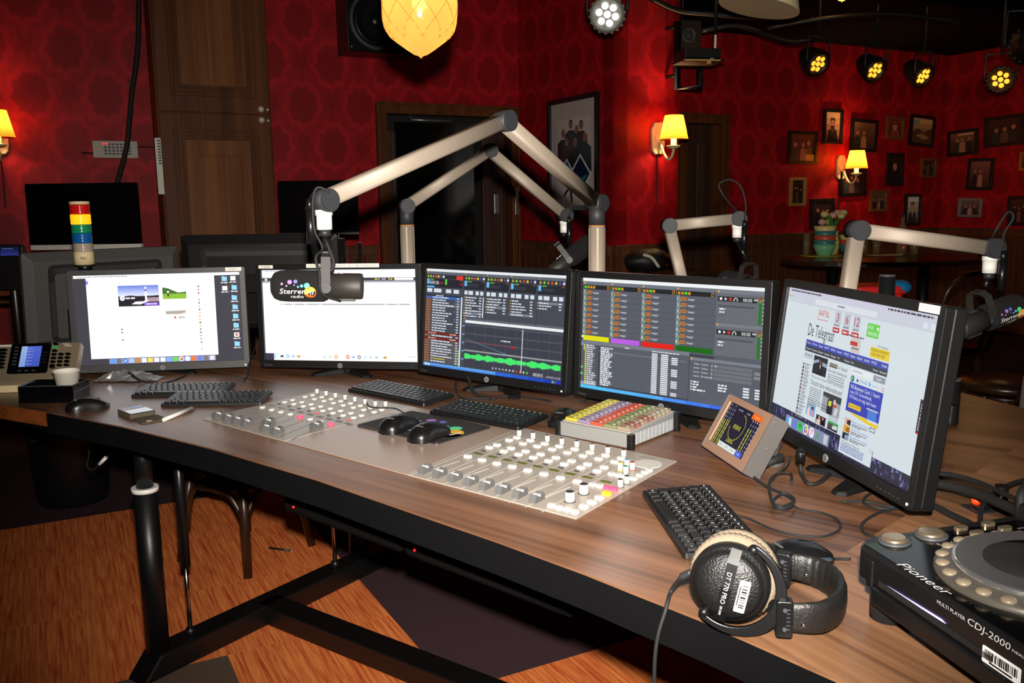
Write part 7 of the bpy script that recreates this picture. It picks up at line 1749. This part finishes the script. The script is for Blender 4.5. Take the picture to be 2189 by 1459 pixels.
mat('painted_lit_edge', (190, 150, 90), .5)  # tan colour stands in for light caught along the shelf edge
mb = MB(); mb.box((0, 0, 0), (.28, .2, .014)); mb.box((0, .0, .045), (.24, .17, .06)); mb.build('shelf_board', 'par_black', pj, .004)
mb = MB(); mb.box((-.01, -.101, -.002), (.24, .004, .010)); mb.box((.03, -.105, -.016), (.03, .006, .02)); mb.build('shelf_edge', 'painted_lit_edge', pj)
mb = MB(); mb.tube([(.06, -.06, .01), (.085, -.06, .03), (.09, -.06, .10), (.09, -.06, .16)], .008, 8); mb.build('bent_rod', 'label_white', pj)
mb = MB(); mb.cyl((.09, -.06, .16), (.09, -.06, ZC-pj0.z-.01), .012, n=8); mb.build('ceiling_rod', 'par_black', pj)
# ---- black ceiling beams and slack cables
bz_ = WC.loc(1640, 80)[1]
mb = MB(); mb.box((WC.L/2+.2, -.75, (bz_+ZC)/2), (WC.L+.6, 1.5, ZC-bz_)); bk = mb.build('ceiling_bulkhead', 'ceiling_black', None, .01); bk.matrix_world = WC.M; bk['kind'] = 'structure'
for k, (off, ht) in enumerate(((1.62, .20), (2.4, .16))):
    t_ = tag(MB().box((WC.L/2, -off, ZC-ht/2), (WC.L+1.6, .16, ht)).build('ceiling_beam', 'ceiling_black', None, .01), ('black ceiling beam beside the dark bulkhead', 'shallower black ceiling beam nearer the desk')[k], 'beam'); t_.matrix_world = WC.M
for k, pts in enumerate((((1390, -5, 5.9), (1450, 22, 6.0), (1520, 30, 6.0), (1640, 40, 6.0)), ((1500, 65, 6.2), (1580, 55, 6.2), (1680, 88, 6.3), (1740, 84, 6.3)), ((1640, 60, 6.2), (1760, 40, 6.1), (1900, 30, 6.1), (2050, 45, 6.1)))):
    P = [at(*p) for p in pts]; t_ = thing('ceiling_cable', ('slack black cable from the pillar to the ceiling beam', 'slack black cable above the far door', 'long black cable strung under the ceiling over the pictures')[k], 'cable', P[0])
    mb = MB(); mb.tube([p-P[0] for p in P], .018, 8); mb.build('cable_lead', 'par_black', t_)
# ---- guest table with crockery
mat('table_dark', (44, 26, 16), .3); mat('mat_yellow', (206, 190, 30), .7); mat('paper_yellow', (226, 206, 130), .7)
tc_ = flat(at(1900, 430, 6.35)); TZ = .86
tb = thing('guest_table', 'dark oval cafe table with two pedestals under the picture wall', 'table', (tc_.x, tc_.y, 0)); 
mb = MB(); el = [(.76*math.cos(2*math.pi*i/48), .50*math.sin(2*math.pi*i/48)) for i in range(48)]; mb.prism(el, TZ-.035, TZ, 0, RZ(6)); mb.build('table_top', 'table_dark', tb, .004)
for x in (-.38, .28):
    mb = MB(); mb.cyl((x, 0, .03), (x, 0, TZ-.035), .04, n=16); mb.lathe([(.2, 0), (.2, .012), (.05, .04), (0, .04)], 24, 0, T3(x, 0, 0)); mb.build('pedestal', 'black_metal', tb)
def ont(px, py):
    p = atz(px, py, TZ); yy = max(min(p.y, tc_.y+.30), tc_.y-.36); r_ = ray(px, 435); return Vector((r_.x/r_.y*yy, yy, TZ))
def bowls(px, py, label, cols, r0=.085):
    p = ont(px, py); g = 'stacked striped bowls on the guest table'
    for k, cname in enumerate(cols):
        b = thing('bowl', label[k], 'bowl', (p.x, p.y, TZ+.034*k), g); mb = MB()
        mb.lathe([(0, .004), (.045, .0), (.05, .004), (r0*.85, .045), (r0, .085), (r0-.005, .085), (r0*.8, .047), (.045, .010), (0, .008)], 28); mb.build('bowl_shell', cname, b)
for n_, c_ in (('bowl_mint', (120, 190, 140)), ('bowl_teal', (60, 130, 120)), ('bowl_red', (210, 80, 50)), ('bowl_cream', (226, 206, 130))): mat(n_, c_, .4)
bowls(1766, 526, ['mint bowl at the bottom of the taller stack', 'teal bowl second in the taller stack', 'red bowl in the middle of the taller stack', 'teal bowl fourth in the taller stack', 'cream bowl on top of the taller stack'], ['bowl_mint', 'bowl_teal', 'bowl_red', 'bowl_teal', 'bowl_cream'])
bowls(1822, 529, ['teal bowl at the bottom of the shorter stack', 'red bowl in the middle of the shorter stack', 'cream bowl on top of the shorter stack'], ['bowl_teal', 'bowl_red', 'bowl_cream'])
for k, (x, y, sx_, sy_, mm2, lab) in enumerate(((1762, 530, .30, .16, 'mat_yellow', 'lime yellow paper placemat under the stacked bowls'), (1890, 536, .26, .14, 'paper_yellow', 'pale yellow paper placemat beside the glasses'))):
    p = ont(x, y); o = tag(MB().box((0, 0, .0015), (sx_, sy_, .003)).build('placemat', mm2), lab, 'placemat'); o.matrix_world = T3(p.x, p.y-(.03 if k == 0 else .0), TZ) @ RZ(6)
mat('glass_warm', (200, 170, 120), .08, trans=.75, spec=.8)
for k, (x, y, r_, h_, lab, nm) in enumerate(((1932, 543, .042, .30, 'clear bottle with blue cap on the guest table', 'glass_bottle'), (1960, 545, .036, .12, 'drinking glass at the end of the guest table beside the bottle', 'drinking_glass'), (1878, 530, .032, .13, 'drinking glass behind the pale placemat', 'drinking_glass'), (1852, 540, .030, .12, 'drinking glass hidden partly by the aluminium arm', 'drinking_glass'), (1727, 526, .028, .17, 'amber jar beside the taller bowl stack', 'glass_jar'))):
    p = ont(x, y); t_ = thing(nm, lab, nm.split('_')[1], (p.x, p.y, TZ)); mb = MB()
    if nm == 'glass_bottle': mb.lathe([(0, 0), (r_, .002), (r_, h_*.55), (r_*.5, h_*.75), (r_*.35, h_*.8), (r_*.35, h_*.95), (0, h_*.95)], 24)
    else: mb.lathe([(0, 0), (r_*.85, .002), (r_, h_), (r_-.003, h_), (r_*.8, .012), (0, .01)], 24)
    mb.build('glass_wall', 'glass_warm', t_)
    if nm == 'glass_bottle': mb = MB(); mb.cyl((0, 0, h_*.94), (0, 0, h_), r_*.4, n=16); mb.build('bottle_cap', mat('cap_navy', (40, 44, 110), .4) and 'cap_navy', t_); mb = MB(); mb.cyl((0, 0, h_*.3), (0, 0, h_*.5), r_+.001, n=24, caps=False); mb.build('bottle_label', 'paper_yellow', t_)
p = ont(1796, 522); fl_ = thing('flower_vase', 'small vase with pale pink flowers and green leaves behind the bowls', 'vase', (p.x+.0, p.y+.14, TZ))
mb = MB(); mb.lathe([(0, 0), (.05, 0), (.06, .08), (.045, .16), (.05, .18), (.045, .18), (.04, .16), (.05, .08), (0, .01)], 20); mb.build('vase_body', 'bowl_cream', fl_)
r4 = random.Random(2); mat('petal_pink', (226, 170, 150), .6); mat('leaf_green', (60, 130, 50), .5)
for k in range(7):
    a = 2*math.pi*k/7; q = Vector((.08*math.cos(a), .05*math.sin(a), .27+r4.uniform(-.03, .05))); mb = MB(); mb.sphere(q, .032, 10, 6, 0, None, (1, 1, .8)); mb.build('flower_head', 'petal_pink' if k % 2 else 'bowl_cream', fl_)
    mb = MB(); mb.tube([(0, 0, .15), q*.6+Vector((0, 0, .08)), q], .004, 5); mb.build('flower_stem', 'leaf_green', fl_)
for k in range(5):
    a = 2*math.pi*k/5+.4; mb = MB(); d = Vector((math.cos(a), math.sin(a), 0)); mb.add([Vector((0, 0, .17)), d*.05+Vector((0, 0, .25))+d.cross(Vector((0, 0, 1)))*.016, d*.10+Vector((0, 0, .31)), d*.05+Vector((0, 0, .25))-d.cross(Vector((0, 0, 1)))*.016, d*.05+Vector((0, 0, .243))], [(0, 1, 4), (1, 2, 4), (2, 3, 4), (3, 0, 4)]); mb.build('leaf', 'leaf_green', fl_)
bentwood(flat(at(2035, 435, 4.9)), 190, 'dark bentwood chair standing before the guest table on the right', 'chairs round the guest table')
bentwood(flat(at(2180, 435, 3.9)), 215, 'dark bentwood chair between the guest table and the grey chair', 'chairs round the guest table')
# bright toy on the floor side of the table
ty0 = at(1862, 612, 4.2); tr_ = thing('toy_stool', 'small red and blue plastic stool seen past the newspaper monitor', 'toy', (ty0.x, ty0.y, 0)); mat('toy_red', (214, 40, 34), .4); mat('toy_blue', (30, 120, 170), .4)
hz_ = ty0.z
mb = MB(); mb.rbox((0, 0), .30, .22, hz_-.03, hz_+.01, .06); mb.build('stool_seat', 'toy_red', tr_, .01)
mb = MB(); mb.sphere((.11, -.05, hz_+.0), .06, 16, 8, 0, None, (1, 1, .6)); mb.build('blue_pad', 'toy_blue', tr_)
for x in (-.1, .1):
    for y in (-.07, .07): mb = MB(); mb.cyl((x*1.2, y*1.2, 0), (x, y, hz_-.02), .02, n=10); mb.build('leg', 'toy_red', tr_)
# dark bag on a bench near the pillar
bq = at(1385, 575, 5.6); bench = thing('low_bench', 'dark wooden bench under the pillar lamp', 'bench', yawm((bq.x, bq.y, 0), RA)); bz = bq.z-.03
mb = MB(); mb.box((0, 0, bz-.02), (1.0, .36, .04)); mb.build('bench_seat', 'table_dark', bench, .004)
for x in (-.45, .45): mb = MB(); mb.box((x, 0, (bz-.04)/2), (.05, .32, bz-.04)); mb.build('leg', 'table_dark', bench)
bg = thing('sports_bag', 'black bag with pale strap lying on the bench', 'bag', yawm((bq.x, bq.y, bz+.012), RA)); mat('bag_black', (20, 19, 20), .55)
mb = MB(); vs = []; fs = []; r5 = random.Random(8)
for j in range(9):
    for i in range(20):
        ph_ = math.pi*j/8; t = 2*math.pi*i/20; vs.append((.16*math.sin(ph_)*math.cos(t)*(1+r5.uniform(-.1, .1)), .12*math.sin(ph_)*math.sin(t), .075-.075*math.cos(ph_)+r5.uniform(-.006, .006)))
for j in range(8):
    for i in range(20): fs.append([j*20+i, j*20+(i+1) % 20, (j+1)*20+(i+1) % 20, (j+1)*20+i])
mb.add(vs, fs, 0, None, True); mb.build('bag_body', 'bag_black', bg)
mb = MB(); mb.tube([(-.12, -.11, .12), (-.07, -.13, .10), (-.02, -.14, .04)], .010, 8); mb.build('bag_strap', 'off_white', bg); mb = MB(); mb.box((.06, -.125, .05), (.02, .006, .012)); mb.build('bag_tab', 'toy_red', bg)
# grey guest chair at the right edge
gq = at(2262, 810, 2.75); gch = thing('guest_chair', 'dark grey upholstered chair drawn up to the far desk edge', 'chair', yawm((gq.x, gq.y, 0), 55)); mat('chair_grey', (74, 68, 64), .9)
mb = MB(); vs = []; fs = []
for j in range(9):
    for i in range(13):
        u_ = -1+2*i/12; v_ = j/8; hw = .23*(1-.25*max(0, v_-.6)/.4*abs(u_)); vs.append((u_*hw, .04*u_*u_-.0, .44+.37*v_*(1-.22*u_*u_)))
k0_ = len(vs)
vs += [(x, y+.05, z) for x, y, z in vs]
for j in range(8):
    for i in range(12): a = j*13+i; fs += [[a, a+1, a+14, a+13], [k0_+a+13, k0_+a+14, k0_+a+1, k0_+a]]
for i in range(12): fs += [[i, k0_+i, k0_+i+1, i+1], [104+i, 104+i+1, k0_+104+i+1, k0_+104+i]]
for j in range(8): fs += [[j*13, (j+1)*13, k0_+(j+1)*13, k0_+j*13], [j*13+12, k0_+j*13+12, k0_+(j+1)*13+12, (j+1)*13+12]]
mb.add(vs, fs, 0, None, True); mb.build('backrest', 'chair_grey', gch, .01)
mb = MB(); mb.rbox((0, .22 if False else -.22), .46, .44, .42, .49, .06); mb.build('seat', 'chair_grey', gch, .015)
for x in (-.18, .18):
    for y in (-.40, -.04): mb = MB(); mb.cyl((x, y, 0), (x, y, .43), .013, n=10); mb.build('leg', 'chrome', gch)
# ---- second workplace by the back wall
sdp = flat(at(190, 435, 4.75)); sd = thing('side_desk', 'brown side desk along the back wall carrying two dark computers', 'desk', yawm((sdp.x+.75, sdp.y+.35, 0), 20))
mb = MB(); mb.box((0, 0, .84), (3.0, .62, .04)); mb.build('desk_top', 'brown_wood', sd, .004)
for x in (-1.42, 0, 1.42): mb = MB(); mb.box((x, 0, .41), (.05, .55, .82)); mb.build('desk_panel', 'brown_wood', sd)
mat('chin_silver', (222, 216, 204), .45)
def imac(px0, px1, pyt, pyb, Y, label, chin):
    a, b = at(px0, pyt, Y), at(px1, pyt, Y); W_ = (b-a).length; z1 = a.z; z0 = at(px0, pyb, Y).z
    r = thing('desktop_computer', label, 'computer', frame(((a.x+b.x)/2, (a.y+b.y)/2, .86), (b-a)), 'dark all-in-one computers by the back wall'); h0, h1 = z0-.86, z1-.86
    mb = MB(); mb.rbox((0, (h0+h1)/2), W_, h1-h0, -.006, .012, .008, 0, RX(90)); mb.build('screen_glass', 'black_gloss', r)
    mb = MB(); mb.rbox((0, h0-.012 if chin else h0-.005), W_, .026 if chin else .012, -.012, .012, .003, 0, RX(90)); mb.build('silver_chin', 'chin_silver' if chin else 'black', r)
    mb = MB(); mb.box((0, .06, max(.02, (h0)/2)), (.18, .012, max(.03, h0))); mb.box((0, .03, .004), (.19, .17, .008)); mb.build('computer_foot', 'silver', r, .002)
    return r
imac(55, 294, 393, 524, 4.55, 'black-screened all-in-one computer with silver chin behind the signal tower', True)
imac(594, 764, 387, 498, 4.75, 'black-screened computer beside the tall cabinet', False)
